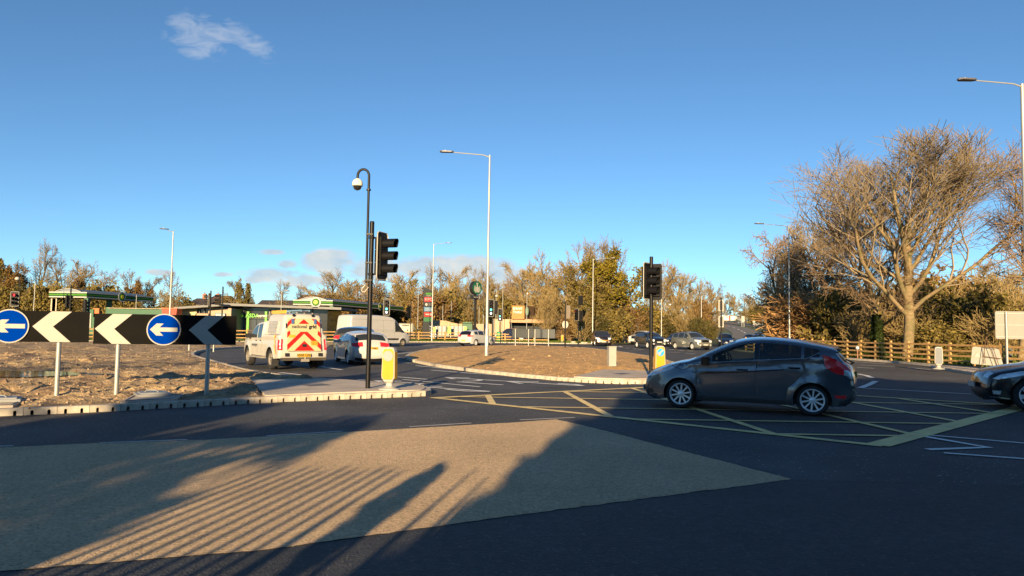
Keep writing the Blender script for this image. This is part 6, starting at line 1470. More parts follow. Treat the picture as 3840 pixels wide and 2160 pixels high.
pxbox(root, 'case', M_DGREEN, 1735, 1770, 1212, 1262, 101, 2.5); a = at(1733, 1212, 100.8); b = at(1772, 1212, 100.8); mb = MB(); mb.prism([(a.x - root.location.x, -.3, a.z), (b.x - root.location.x, -.3, a.z), (b.x - root.location.x - .3, -.3, a.z + .18), (a.x - root.location.x + .3, -.3, a.z + .18)], (0, 2.6, 0)); mb.build('roof', M_DGREEN, root)
root = empty('steel_fence', (*at(1690, 1270, 99).xy, 0), 0, 'grey steel panel fence in front of the slatted building', 'fence')
for k in range(9): x = 1611 + k * 15.2; pxbox(root, 'panel', mat('pale_grey_sheet', (.26, .28, .29), .6, .2, var=.12), x + .5, x + 14.5, 1223, 1262, 99, .05); pxbox(root, 'post', mat('grey_post', (.08, .085, .09), .6), x - .7, x + .7, 1220, 1264, 98.9, .1)
for x0, x1, y0, y1, nm in ((1624, 1633, 1226, 1246, 'leftmost'), (1675, 1691, 1224, 1252, 'middle'), (1739, 1750, 1225, 1248, 'rightmost')):
    root = empty('lime_banner', (*at((x0 + x1) / 2, 1270, 97.5).xy, 0), 0, f'lime green banner by the steel fence, {nm} of the three', 'banner', 'lime green banners'); pxbox(root, 'sheet', mat('lime_banner_print', (.28, .42, .08), .6), x0, x1, y0, y1, 97.5, .04); pxbox(root, 'print', mat('dark_green_panel_print', (.012, .03, .014), .4), x0 + 2, x1 - 2, y0 + 6, y0 + 8, 97.44, .03); pxbox(root, 'leg', M_GALV, x0 + 1, x0 + 2, y1, 1266, 97.5, .05); pxbox(root, 'leg', M_GALV, x1 - 2, x1 - 1, y1, 1266, 97.5, .05)
# drive-through restaurant
M_PANEL = mat('pale_cladding_panel', (.46, .34, .22), .75, var=.06, scale=.8); M_BAND = mat('reddish_timber_band', (.40, .25, .15), .8, var=.2, scale=5); M_ORANGE = mat('orange_timber_sign', (.36, .15, .025), .6, var=.15, scale=6); M_BROWN = mat('dark_brown_cladding', (.10, .062, .035), .8, var=.15, scale=4)
root = empty('drive_through', (*at(2000, 1270, 103).xy, 0), 0, 'flat-roofed drive-through with orange sign tower reading drive thru', 'building')
pxbox(root, 'wall', M_BEIGE, 1765, 1846, 1214, 1266, 105, 8)
for k in range(4): pxbox(root, 'cladding_panel', M_PANEL, 1845 + k * 16.5, 1861 + k * 16.5, 1197, 1266, 103, .15, dy=.01 * (k % 2))
pxbox(root, 'back_wall', M_BROWN, 1911, 2165, 1205, 1266, 105, 9); pxbox(root, 'roof_band', M_BAND, 1908, 2168, 1196, 1213, 102.6, 10)
for i, x in enumerate(range(1916, 2030, 18)): pxbox(root, 'window', mat('shop_window_glass', (.05, .055, .06), .08, spec=.7), x, x + 16.5, 1216, 1250, 104.8, .06)
pxbox(root, 'dark_bay', M_BROWN, 2030, 2160, 1214, 1262, 104.7, .2)
tw = pxbox(root, 'sign_tower', M_ORANGE, 1920, 1966, 1146, 1197, 102.2, 4.0)
a = at(1967, 1146, 102.3); b = at(2012, 1197, 102.3); ox, oy = root.location.x, root.location.y
mb = MB(); mb.prism([(a.x - ox, 102.3 - oy, a.z), (a.x - ox, 102.3 - oy, b.z), (b.x - ox + .3, 106 - oy, b.z), (b.x - ox + .3, 106 - oy, a.z)], (0.02, .6, 0)); mb.build('tower_side', M_BROWN, root)
px_text(root, 'DRIVE', 1941, 1158, 102.0, 8.5, mat('white_sign_letters', (.6, .6, .58), .5), bold=.012, spacing=1.1); px_text(root, 'THRU', 1941, 1171.5, 102.0, 8.5, mat('white_sign_letters', (.6, .6, .58), .5), bold=.012, spacing=1.1)
zc = at(1976, 1167, 102).z; mb = MB(); mb.prism([(at(1976, 1167, 102).x - ox + .22 * math.cos(t), 102 - oy, zc + .62 * math.sin(t)) for t in np.linspace(0, 2 * PI, 25)[:-1]], (.05, .3, 0)); mb.build('green_disc', mat('deep_green_print', (.006, .09, .04), .45), root)
for x in (1850, 1917): pxbox(root, 'downpipe', M_SLATE, x - .8, x + .8, 1197, 1264, 102.8, .08)
# coffee board by the road
root = empty('menu_board', (*at(1523, 1272, 90.5).xy, .1), 0, 'cream coffee-house direction board in a dark frame beside the van', 'sign')
pxbox(root, 'frame', mat('charcoal_pylon', (.016, .018, .02), .4), 1496, 1549, 1212, 1262, 90.6, .12); pxbox(root, 'panel', mat('cream_panel_print', (.46, .43, .35), .6), 1499, 1543, 1216, 1244, 90.5, .05)
px_text(root, 'STARBUCKS', 1521, 1220, 90.4, 3.6, M_INK, bold=.006, sx=.95)
pxbox(root, 'print_line', M_DKTXT, 1505, 1537, 1225, 1226, 90.45, .02); pxbox(root, 'print_line', M_DKTXT, 1509, 1533, 1230, 1231, 90.45, .02); pxbox(root, 'print_block', M_DKTXT, 1525, 1531, 1235, 1241, 90.45, .02)
root = empty('litter_bin', (*at(1871, 1280, 96).xy, .1), 0, 'green litter bin in front of the drive-through wall', 'bin')
mb = MB(); mb.lathe([(.001, 0), (.36, 0), (.38, 1.0), (.36, 1.05), (.3, 1.25), (.001, 1.35)], 14); mb.build('body', mat('bin_green', (.03, .24, .10), .5), root, 40)
mb = MB(); mb.lathe([(.385, .5), (.395, .52), (.395, .6), (.385, .62)], 14); mb.build('band', M_YEL, root)
root = empty('cabinet', (*at(941, 1275, 70).xy, .0), 0, 'black cabinet on the far verge left of the pickup', 'cabinet'); pxbox(root, 'case', M_POLEBLK, 930, 952, 1240, 1272, 70, .5); pxbox(root, 'lid', M_BLACK, 929, 953, 1238.5, 1240, 69.95, .6)
for i, (x, y, s_) in enumerate(((2150, 1283, .5), (2185, 1285, .35), (2198, 1284, .3))):
    p = at(x, y, 92); mb = MB(); mb.lathe([(.001, .5), (.35, .42), (.5, .2), (.5, 0)], 9, 0, Matrix.Diagonal((s_ * 1.6, s_, s_, 1))); tag(mb.build('pale_boulder', M_CONC, None, None, (p.x, 92, .1)), ['pale boulder left of the tall red signal foot', 'pale boulder right of the tall red signal foot', 'smallest pale boulder by the red signal foot'][i], 'boulder')

# ------------------------------------------------------------------ trees and shrubs
def grow(seed, height, spread, levels, kids, trunk_frac=.3, r0=.28, up=.35, wander=.16, limb_ang=(32, 62), droop=0.0, twig=.5, multi=1, lean=(0, 0)):
    """branch segments as arrays: p0, p1, r0, r1, level"""
    rnd = random.Random(seed); seg = []
    def branch(p, d, length, r, lv):
        n = max(2, min(7, int(length / (.55 if lv > 1 else .8)) + 1)); sl = length / n; q = p; pts = []
        for i in range(n):
            w = wander * (1 if lv else .45)
            d = (d + Vector((rnd.gauss(0, w), rnd.gauss(0, w), rnd.gauss(0, w * .7) + (up * .12 if lv else .03) - droop * .1 * lv))).normalized()
            a = r * (1 - i / n * (.55 if lv else .45)); b = r * (1 - (i + 1) / n * (.55 if lv else .45))
            e = q + d * sl; seg.append((q.x, q.y, q.z, e.x, e.y, e.z, a, b, lv)); pts.append((q, e, d, b)); q = e
        if lv >= levels: return
        k = kids[lv]; cnt = k + rnd.choice((-1, 0, 0, 1)) if k > 2 else k
        for j in range(cnt):
            t = (trunk_frac + (1 - trunk_frac) * (j + rnd.random()) / cnt) if lv == 0 else (.22 + .78 * (j + rnd.random()) / cnt)
            i = min(n - 1, int(t * n)); f = t * n - i; a, b, dd, rr = pts[i]; s = a.lerp(b, f)
            ang = rad(rnd.uniform(*limb_ang)) * (1 if lv else 1 - .35 * max(0, t - .6)); az = rnd.uniform(0, 2 * PI) if lv else (j * 2.4 + rnd.uniform(-.5, .5))
            ref = Vector((0, 0, 1)) if abs(dd.z) < .95 else Vector((1, 0, 0)); X = dd.cross(ref).normalized(); Y = dd.cross(X)
            nd = (dd * math.cos(ang) + (X * math.cos(az) + Y * math.sin(az)) * math.sin(ang)).normalized()
            if lv == 0: ln = spread * rnd.uniform(.75, 1.15) * (1.05 - .45 * (t - trunk_frac) / (1 - trunk_frac))
            else: ln = length * rnd.uniform(.42, .68) * (1.1 - .5 * t)
            ln = max(ln, twig)
            branch(s, nd, ln, max(rr * (.62 if lv else .6), .008), lv + 1)
    for m in range(multi):
        d = Vector((lean[0] + rnd.gauss(0, .12 if multi > 1 else .03), lean[1] + rnd.gauss(0, .12 if multi > 1 else .03), 1)).normalized()
        branch(Vector((rnd.gauss(0, .25 if multi > 1 else 0), rnd.gauss(0, .25 if multi > 1 else 0), -.15)), d, height * (.8 if multi == 1 else rnd.uniform(.5, .75)), r0 * (1 if multi == 1 else .6), 0)
    return np.array(seg)
def seg_mesh(name, S, m, sides=3, rmin=.0):
    n = len(S); p0, p1 = S[:, 0:3], S[:, 3:6]; d = p1 - p0; d /= np.maximum(np.linalg.norm(d, axis=1, keepdims=True), 1e-6)
    ref = np.where(np.abs(d[:, 2:3]) < .9, np.array([[0, 0, 1.]]), np.array([[1., 0, 0]])); X = np.cross(d, ref); X /= np.linalg.norm(X, axis=1, keepdims=True); Y = np.cross(d, X)
    a, b = np.maximum(S[:, 6], rmin), np.maximum(S[:, 7], rmin); V = np.zeros((n, 2 * sides, 3))
    p1 = p1 + d * (np.minimum(b, .03))[:, None]
    for k in range(sides):
        c, s = math.cos(2 * PI * k / sides), math.sin(2 * PI * k / sides)
        V[:, k] = p0 + (X * c + Y * s) * a[:, None]; V[:, sides + k] = p1 + (X * c + Y * s) * b[:, None]
    F = np.array([(k, (k + 1) % sides, sides + (k + 1) % sides, sides + k) for k in range(sides)])
    F = (F[None] + (np.arange(n) * 2 * sides)[:, None, None]).reshape(-1, 4)
    return quad_mesh(name, V.reshape(-1, 3), F, m, True)
def quad_mesh(name, V, F, m, smooth=False):
    me = bpy.data.meshes.new(name); k = F.shape[1]
    me.vertices.add(len(V)); me.vertices.foreach_set('co', V.astype(np.float32).ravel())
    me.loops.add(F.size); me.loops.foreach_set('vertex_index', F.astype(np.int32).ravel())
    me.polygons.add(len(F)); me.polygons.foreach_set('loop_start', (np.arange(len(F)) * k).astype(np.int32))
    try: me.polygons.foreach_set('loop_total', np.full(len(F), k, np.int32))
    except Exception: pass
    if smooth: me.polygons.foreach_set('use_smooth', np.ones(len(F), bool))
    for q in (m if isinstance(m, (list, tuple)) else [m]): me.materials.append(q)
    me.update(); me.validate(); return me
def leaf_mesh(name, P, size, m, seed=1, aspect=.6):
    rng = np.random.default_rng(seed); n = len(P); u = rng.normal(size=(n, 3)); u /= np.linalg.norm(u, axis=1, keepdims=True); w = rng.normal(size=(n, 3)); v = np.cross(u, w); v /= np.linalg.norm(v, axis=1, keepdims=True)
    s = size * rng.uniform(.6, 1.4, (n, 1)); V = np.stack([P - u * s, P + v * s * aspect, P + u * s, P - v * s * aspect], 1).reshape(-1, 3)
    return quad_mesh(name, V, np.arange(4 * n).reshape(-1, 4), m)
def twig_points(S, lv, per, jit, seed):
    rng = np.random.default_rng(seed); T = S[S[:, 8] >= lv]; T = np.repeat(T, per, 0); t = rng.random((len(T), 1))
    return T[:, 0:3] + (T[:, 3:6] - T[:, 0:3]) * t + rng.normal(0, jit, (len(T), 3))
M_BARKL = mat('pale_grey_bark', (.20, .145, .075), .9, var=.35, scale=6, two=(.13, .115, .05), twof=.56)  # pale grey-brown bark with darker patches at random
M_BARKD = mat('dark_bark', (.12, .095, .06), .9, var=.3, scale=6)
M_TWIG = mat('brown_twigs', (.215, .165, .095), .9, var=.3, scale=3)
M_TWIGR = mat('reddish_twigs', (.22, .15, .088), .9, var=.3, scale=3)
M_TWIGY = mat('golden_twigs', (.27, .195, .078), .9, var=.3, scale=3)
M_TWIGO = mat('orange_stems', (.42, .24, .095), .8, var=.25, scale=3)
LF_OAK = leaf_mat('oak_leaves', (.07, .065, .01), (.34, .25, .025), (.19, .15, .016))
LF_BRN = leaf_mat('russet_leaves', (.11, .066, .022), (.29, .18, .055), (.19, .115, .035))
LF_OLV = leaf_mat('olive_leaves', (.09, .073, .02), (.29, .22, .06), (.18, .14, .035))
LF_DRK = leaf_mat('dull_evergreen_leaves', (.045, .045, .013), (.15, .125, .035), (.085, .075, .02))
LF_IVY = leaf_mat('ivy_leaves', (.012, .022, .005), (.05, .075, .014))
LF_GRS = leaf_mat('grass_blades', (.05, .09, .012), (.14, .17, .03), (.09, .13, .02))

TREE = {}
def tree_kind(key, S, bark, twig, sides=5, split=1, rmin=.011, leaf=None):
    T = S[S[:, 8] <= split]; C = S[S[:, 8] > split]
    TREE[key] = (seg_mesh('trunk', T, bark, sides), seg_mesh('crown', C, twig, 3, rmin), leaf)
def plant_tree(key, loc, scale, rz, label, name='bare_tree', group=None, cat='tree', crown_mat=None):
    root = empty(name, loc, rz, label, cat, group)
    root.scale = scale if isinstance(scale, tuple) else (scale,) * 3
    tr, cr, lf = TREE[key]
    link_obj('trunk', tr, root); link_obj('crown', cr, root)
    if lf is not None: link_obj('foliage', lf, root)
    return root
# hero tree: forked near the ground, broad dome of fine twigs (height about 13 m)
S = grow(23, 12.2, 7.4, 4, [15, 10, 8, 5], .27, .22, .95, .12, (20, 50), 0, .8)
tree_kind('hero', S, M_BARKL, mat('grey_brown_twigs', (.25, .195, .125), .9, var=.35, scale=1.2), 7, 1, .0095)
S = grow(33, 13, 6.6, 4, [13, 10, 8, 4], .25, .24, .42, .16, (24, 60), 0, .7); tree_kind('hero2', S, M_BARKL, M_TWIGR, 6, 1, .011)
# belt trees (about 11 m) in several shapes
S = grow(2, 11, 4.6, 3, [10, 9, 8], .22, .24, .5, .17, (28, 60), 0, .6); tree_kind('ash', S, M_BARKD, M_TWIG, 5, 1, .020)
S = grow(5, 11, 3.9, 3, [11, 10, 8], .16, .22, .7, .15, (20, 48), 0, .6); tree_kind('poplar', S, M_BARKL, M_TWIGY, 5, 1, .021)
S = grow(8, 10.5, 4.8, 3, [11, 9, 8], .14, .22, .4, .2, (30, 70), 0, .55); tree_kind('maple', S, M_BARKD, M_TWIGR, 5, 1, .021)
S = grow(13, 10, 4.2, 3, [7, 9, 8], .1, .2, .5, .18, (22, 60), 0, .55, multi=3); tree_kind('coppice', S, M_BARKL, M_TWIGY, 5, 1, .021)
# trees that keep some leaves
def leafy(key, seed, base, mat_l, per, size, jit, bark=M_BARKD, twig=M_TWIG, **kw):
    S = grow(seed, **base); P = twig_points(S, 2, per, jit, seed); tree_kind(key, S, bark, twig, 5, 1, .02, leaf_mesh('foliage', P, size, mat_l, seed))
leafy('oak', 41, dict(height=11, spread=5.2, levels=3, kids=[11, 9, 7], trunk_frac=.18, r0=.34, up=.35, wander=.2, limb_ang=(30, 70)), LF_OAK, 7, .15, .22, bark=M_BARKL)
leafy('oak2', 44, dict(height=9.5, spread=4.6, levels=3, kids=[10, 8, 7], trunk_frac=.14, r0=.26, up=.3, wander=.2, limb_ang=(30, 72)), LF_OLV, 6, .14, .22)
leafy('russet', 47, dict(height=9, spread=3.9, levels=3, kids=[10, 8, 7], trunk_frac=.12, r0=.22, up=.4, wander=.18, limb_ang=(28, 66)), LF_BRN, 6, .12, .2, twig=M_TWIGR)
leafy('thin_leaf', 51, dict(height=10.5, spread=4.2, levels=3, kids=[10, 8, 8], trunk_frac=.16, r0=.22, up=.5, wander=.18, limb_ang=(26, 60)), LF_OLV, 2, .11, .2, twig=M_TWIGY)
# shrubs (about 3.5 m)
def shrub_kind(key, seed, mat_l, per, size, twig, h=3.6, spread=1.9, multi=6, ymin=1):
    S = grow(seed, h, spread, 2, [8, 7], .08, .07, .4, .22, (20, 65), 0, .35, multi=multi); P = twig_points(S, ymin, per, .14, seed) if per else None
    T = S[S[:, 8] == 0]; TREE[key] = (seg_mesh('stems', T, twig, 4), seg_mesh('crown', S[S[:, 8] > 0], twig, 3, .016), leaf_mesh('foliage', P, size, mat_l, seed) if per else None)
shrub_kind('shrub_olive', 61, LF_OLV, 6, .11, M_TWIG)
shrub_kind('shrub_brown', 62, LF_BRN, 3, .09, M_TWIGR)
shrub_kind('shrub_twig', 63, None, 0, .1, M_TWIGY, 4.2, 2.0, 8)
shrub_kind('shrub_dark', 64, LF_DRK, 6, .10, M_BARKD)
shrub_kind('reeds', 65, None, 0, .1, M_TWIGO, 3.6, .5, 60)
ORD = ['first', 'second', 'third', 'fourth', 'fifth', 'sixth', 'seventh', 'eighth', 'ninth', 'tenth', 'eleventh', 'twelfth', 'thirteenth', 'fourteenth', 'fifteenth', 'sixteenth', 'seventeenth', 'eighteenth', 'nineteenth', 'twentieth', 'twenty-first', 'twenty-second', 'twenty-third', 'twenty-fourth']
BASEH = {k: None for k in TREE}
for k, (a, b, c) in TREE.items():
    z = np.zeros(len(b.vertices) * 3, np.float32); b.vertices.foreach_get('co', z); z = z.reshape(-1, 3); BASEH[k] = (float(np.percentile(z[:, 2], 98.8)), float(np.percentile(np.hypot(z[:, 0], z[:, 1]), 97)))
rt = random.Random(99)
def tree_px(key, x, ytop, Y, label, name='bare_tree', group=None, wide=None, zb=None, cat='tree', rz=None):
    """tree whose crown top reaches pixel row ytop at pixel column x, standing Y metres away; wide = crown width in pixels"""
    top = at(x, ytop, Y); gz = (hill(top.x, Y) if zb is None else zb); h = top.z - gz; bh, br = BASEH[key]; s = h / bh
    w = s if wide is None else (wide / 2 * Y / FPX) / br
    return plant_tree(key, (top.x, Y, gz), (w, w, s), rt.uniform(0, 6.28) if rz is None else rz, label, name, group, cat)
# ---- right side
tree_px('hero', 3385, 560, 44, 'broad bare tree with forked golden trunk behind the right fence', wide=900, zb=.05, rz=1.1)
tree_px('hero2', 3800, 490, 41, 'tall bare tree cut by the right picture edge', wide=720, zb=.05, rz=2.2)
tree_px('hero2', 3275, 760, 47.5, 'lower leaning bare tree with ivied trunk left of the broad bare tree', wide=560, zb=.05, rz=.4)
for i, (k, x, yt, Y, wd) in enumerate((('maple', 2925, 905, 78, 260), ('ash', 2990, 865, 70, 330), ('ash', 3040, 840, 64, 360), ('maple', 3120, 860, 64, 400), ('ash', 2960, 930, 90, 200), ('poplar', 2950, 900, 74, 240), ('maple', 2990, 845, 68, 280), ('ash', 3090, 830, 66, 340))):
    tree_px(k, x, yt, Y, ['bare tree nearest the far road above the queue', 'bare tree behind the right lamp column', 'bare tree straight above the orange reeds', 'twiggy bare tree between reeds and ivied trunk', 'slim bare tree right of the far road', 'upright bare tree just left of the right lamp column', 'dense bare tree directly behind the right lamp arm', 'high bare tree between the lamp column and the broad tree'][i], wide=wd, group='bare trees on the right bank')
tree_px('reeds', 3010, 1118, 60, 'clump of tall orange stems beside the right lamp column', 'reed_clump', wide=300, zb=.05, cat='shrub')
shr = [('shrub_brown', 2950, 1130, 63, 230), ('shrub_twig', 3080, 1080, 63, 300), ('shrub_olive', 3150, 1090, 56, 260), ('shrub_twig', 3240, 1060, 58, 320), ('shrub_twig', 3200, 1150, 52, 200), ('shrub_brown', 3330, 1100, 60, 300), ('shrub_olive', 3460, 1080, 62, 330), ('shrub_twig', 3560, 1060, 66, 360), ('shrub_dark', 3580, 1130, 52, 330), ('shrub_olive', 3680, 1100, 55, 300), ('shrub_twig', 3780, 1060, 58, 330), ('shrub_twig', 3700, 1170, 46, 260), ('shrub_olive', 3500, 1220, 47, 240), ('shrub_twig', 3400, 1150, 52, 260), ('shrub_twig', 3860, 1150, 46, 280), ('shrub_twig', 3700, 1020, 72, 380), ('shrub_brown', 3480, 1030, 74, 380), ('shrub_olive', 2960, 1130, 72, 160), ('shrub_dark', 2960, 1180, 66, 180), ('shrub_brown', 3110, 1160, 61, 220)]
shr.sort(key=lambda q: q[1])
for i, q in enumerate(shr): tree_px(q[0], q[1], q[2], q[3], f'tangled winter shrub behind the right fence, {ORD[i]} from the left', 'shrub', 'shrubs behind the right fence', wide=q[4], zb=.02, cat='shrub')
for i in range(7):
    x = 3330 + i * 85; tree_px(('thin_leaf', 'poplar', 'coppice')[i % 3], x, 1010 + rt.uniform(-20, 50), 98 + (i % 2) * 12, f'golden bare tree far behind the right fence, {ORD[i]} from the left', wide=260, group='golden trees behind the right fence', zb=0)
# ---- middle belt, behind petrol station and drive-through
belt = [('thin_leaf', 870, 1058, 150, 120), ('oak2', 925, 1062, 150, 110), ('ash', 1050, 1058, 150, 150), ('maple', 1120, 1072, 155, 110), ('ash', 1250, 1015, 128, 250), ('poplar', 1330, 1035, 132, 190), ('coppice', 1420, 1050, 126, 200), ('poplar', 1505, 1010, 130, 190), ('ash', 1590, 1000, 128, 200), ('poplar', 1665, 998, 130, 190), ('coppice', 1735, 1040, 124, 190), ('ash', 1775, 1005, 128, 170), ('poplar', 1850, 1025, 126, 190), ('maple', 1920, 1040, 122, 190), ('poplar', 1985, 995, 112, 190), ('coppice', 2040, 965, 108, 220), ('poplar', 2100, 955, 106, 230), ('ash', 2150, 908, 116, 210), ('ash', 2240, 900, 114, 250), ('ash', 2320, 905, 118, 220), ('thin_leaf', 2200, 985, 104, 260)]
for i, q in enumerate(belt): tree_px(q[0], q[1], q[2], q[3] + (20 if q[1] < 1580 and q[3] < 140 else 0), f'bare brown tree in the middle belt behind the shops, {ORD[i] if i < 24 else i} from the left', wide=q[4], group='trees of the middle belt', zb=.05)
back = [(('poplar', 'coppice', 'thin_leaf', 'maple')[i % 4], x + rt.uniform(-15, 15), 1062 + rt.uniform(-18, 18) - (35 if x > 1950 else 0), 140 + (i % 3) * 4, 170) for i, x in enumerate(range(1215, 2200, 58))]
for i, q in enumerate(back): tree_px(q[0], q[1], q[2], q[3], f'back-row bare tree filling the middle belt, {ORD[i]} from the left', wide=q[4], group='back row of the middle belt', zb=.05)
tree_px('oak', 2330, 950, 103, 'big yellow-leaved oak left of the second black signal post', 'leafy_tree', wide=330, zb=.05)
tree_px('oak2', 2235, 1075, 100, 'low olive-leaved tree below the oak', 'leafy_tree', wide=230, zb=.05)
for i, (k, x, yt, Y, wd) in enumerate((('coppice', 2475, 995, 112, 210), ('poplar', 2550, 1010, 114, 190), ('coppice', 2605, 1040, 118, 170), ('maple', 2655, 1055, 122, 130), ('poplar', 2590, 1100, 108, 130), ('thin_leaf', 2670, 1085, 150, 110), ('russet', 2640, 1130, 112, 110))):
    tree_px(k, x, yt, Y, f'golden bare tree between the oak and the far road, {ORD[i]} in the row', wide=wd, group='golden trees left of the far road', zb=.05)
mid_sh = []
for x in range(1180, 2160, 62): mid_sh.append((('shrub_olive', 'shrub_brown', 'shrub_olive', 'shrub_dark', 'shrub_twig')[(x // 62) % 5], x + rt.uniform(-14, 14), 1120 + rt.uniform(-22, 30), 116 + rt.uniform(-4, 6) + (24 if x < 1580 else 0), rt.uniform(150, 210)))
for i, q in enumerate(mid_sh): tree_px(q[0], q[1], q[2], q[3], f'dense hedge shrub under the middle trees, {ORD[i]} from the left', 'shrub', 'hedge shrubs under the middle trees', wide=q[4], zb=.0, cat='shrub')
low = [('shrub_brown', 2130, 1180, 98, 120), ('shrub_twig', 2180, 1165, 96, 130), ('shrub_dark', 2240, 1190, 97, 120), ('shrub_olive', 2300, 1165, 98, 140), ('shrub_brown', 2360, 1150, 101, 150), ('shrub_olive', 2430, 1150, 106, 150), ('shrub_twig', 2500, 1140, 108, 170), ('shrub_dark', 2520, 1180, 106, 110), ('shrub_twig', 2565, 1165, 104, 140), ('shrub_dark', 2610, 1195, 102, 90), ('shrub_brown', 2630, 1140, 108, 110), ('shrub_dark', 2650, 1205, 104, 80)]
for i, q in enumerate(low): tree_px(q[0], q[1], q[2], q[3], f'roadside bush behind the oncoming cars, {ORD[i]} from the left', 'shrub', 'bushes behind the oncoming cars', wide=q[4], zb=.05, cat='shrub')
tree_px('coppice', 2052, 1090, 84 + 12, 'ivied bare tree standing before the drive-through roof', wide=150, zb=.1)
# ---- left belt
lb = [('oak2', 10, 970, 118, 170), ('russet', 85, 1000, 120, 150), ('ash', 140, 912, 122, 190), ('ash', 235, 965, 122, 190), ('poplar', 300, 985, 124, 140), ('maple', 395, 1018, 122, 190), ('maple', 330, 990, 126, 150), ('russet', 300, 1050, 116, 110), ('ash', 520, 1020, 124, 150), ('russet', 540, 1058, 118, 120), ('thin_leaf', 590, 1045, 122, 120), ('ash', 672, 1020, 96, 140), ('oak2', -60, 1000, 116, 170)]
lb.sort(key=lambda q: q[1])
for i, q in enumerate(lb): tree_px(q[0], q[1], q[2], q[3] + (16 if q[3] > 100 else 6), f'autumn tree behind the left petrol canopy, {ORD[i]} from the left', wide=q[4], group='trees behind the left canopy', zb=.05)
for i, x in enumerate(range(-20, 720, 52)):
    k = ('shrub_olive', 'shrub_olive', 'shrub_brown', 'shrub_dark')[i % 4]; tree_px(k, x, 1090 + rt.uniform(-20, 30) + (40 if x > 430 else 0), 127 + rt.uniform(-3, 3), f'dense hedge bush behind the left canopy, {ORD[i]} from the left', 'shrub', 'hedge bushes behind the left canopy', wide=rt.uniform(120, 170), zb=.05, cat='shrub')
# far woodland on the hill crest
far = []
for i, x in enumerate(range(2690, 3010, 32)): far.append((x, 1095 + rt.uniform(-14, 14) + (2990 - x) * .05, 470 + (i % 2) * 25))
for i, q in enumerate(far): tree_px(('coppice', 'thin_leaf', 'poplar', 'maple')[i % 4], q[0], q[1], q[2], f'small far tree on the hill crest, {ORD[i]} from the left', wide=75, group='far trees on the hill crest')
for i, (x, yt, Y) in enumerate(((2840, 1150, 350), (2880, 1140, 330), (2925, 1125, 250), (2960, 1120, 190), (2760, 1165, 470), (2805, 1160, 440))):
    tree_px(('shrub_olive', 'thin_leaf', 'coppice')[i % 3], x, yt, Y, f'dark roadside tree along the far road, {ORD[i]} listed from the crest', 'bare_tree', wide=95, group='trees along the far road')
# ivy on the leaning trunk
def ivy(px, Y, z0, z1, r, label):
    p = at(px, 1300, Y); rng = np.random.default_rng(4); n = 2600; t = rng.random(n); a = rng.uniform(0, 2 * PI, n); rr = r * (1.1 - .5 * t) * rng.uniform(.7, 1.15, n)
    P = np.stack([rr * np.cos(a), rr * np.sin(a), z0 + (z1 - z0) * t], 1)
    return tag(link_obj('ivy', leaf_mesh('ivy', P, .075, LF_IVY, 9), None, (p.x, Y, .05)), label, 'ivy')
ivy(3290, 46.5, 0, 2.9, .42, 'dark ivy climbing the leaning trunk behind the fence')
# grass tufts along the verges
def tufts(name, fn, n, h, label, seed):
    rng = np.random.default_rng(seed); P = fn(rng, n); a = rng.uniform(0, 2 * PI, n); hh = h * rng.uniform(.5, 1.3, n); lean = rng.normal(0, .35, (n, 2)) * hh[:, None]; w = .02 + .02 * rng.random(n)
    c, s = np.cos(a) * w, np.sin(a) * w
    V = np.stack([np.stack([P[:, 0] - c, P[:, 1] - s, P[:, 2]], 1), np.stack([P[:, 0] + c, P[:, 1] + s, P[:, 2]], 1), np.stack([P[:, 0] + lean[:, 0], P[:, 1] + lean[:, 1], P[:, 2] + hh], 1)], 1).reshape(-1, 3)
    return tag(link_obj(name, quad_mesh(name, V, np.arange(3 * n).reshape(-1, 3), LF_GRS)), label, 'grass', kind='stuff')
fe = np.array([[p.x, p.y] for p in far_edge])
def along_far(rng, n):
    i = rng.integers(0, len(fe) - 1, n); t = rng.random((n, 1)); p = fe[i] + (fe[i + 1] - fe[i]) * t; d = fe[i + 1] - fe[i]; d /= np.linalg.norm(d, axis=1, keepdims=True); nn = np.stack([-d[:, 1], d[:, 0]], 1)
    p = p + nn * rng.uniform(.3, 6, (n, 1)); return np.column_stack([p, np.full(n, .11)])
tufts('verge_grass', along_far, 14000, .22, 'rough green grass along the far verge below the fence', 8)
rk_ = np.array([[p.x, p.y] for p in rk])
def along_right(rng, n):
    y = rng.uniform(28, 66, n); x = np.interp(y, rk_[::-1, 1] if rk_[0, 1] > rk_[-1, 1] else rk_[:, 1], rk_[::-1, 0] if rk_[0, 1] > rk_[-1, 1] else rk_[:, 0]) + rng.uniform(.8, 14, n) ** 1.0
    return np.column_stack([x, y, np.full(n, .1)])
tufts('rough_grass', along_right, 16000, .4, 'long rough grass and weeds behind the right fence', 9)

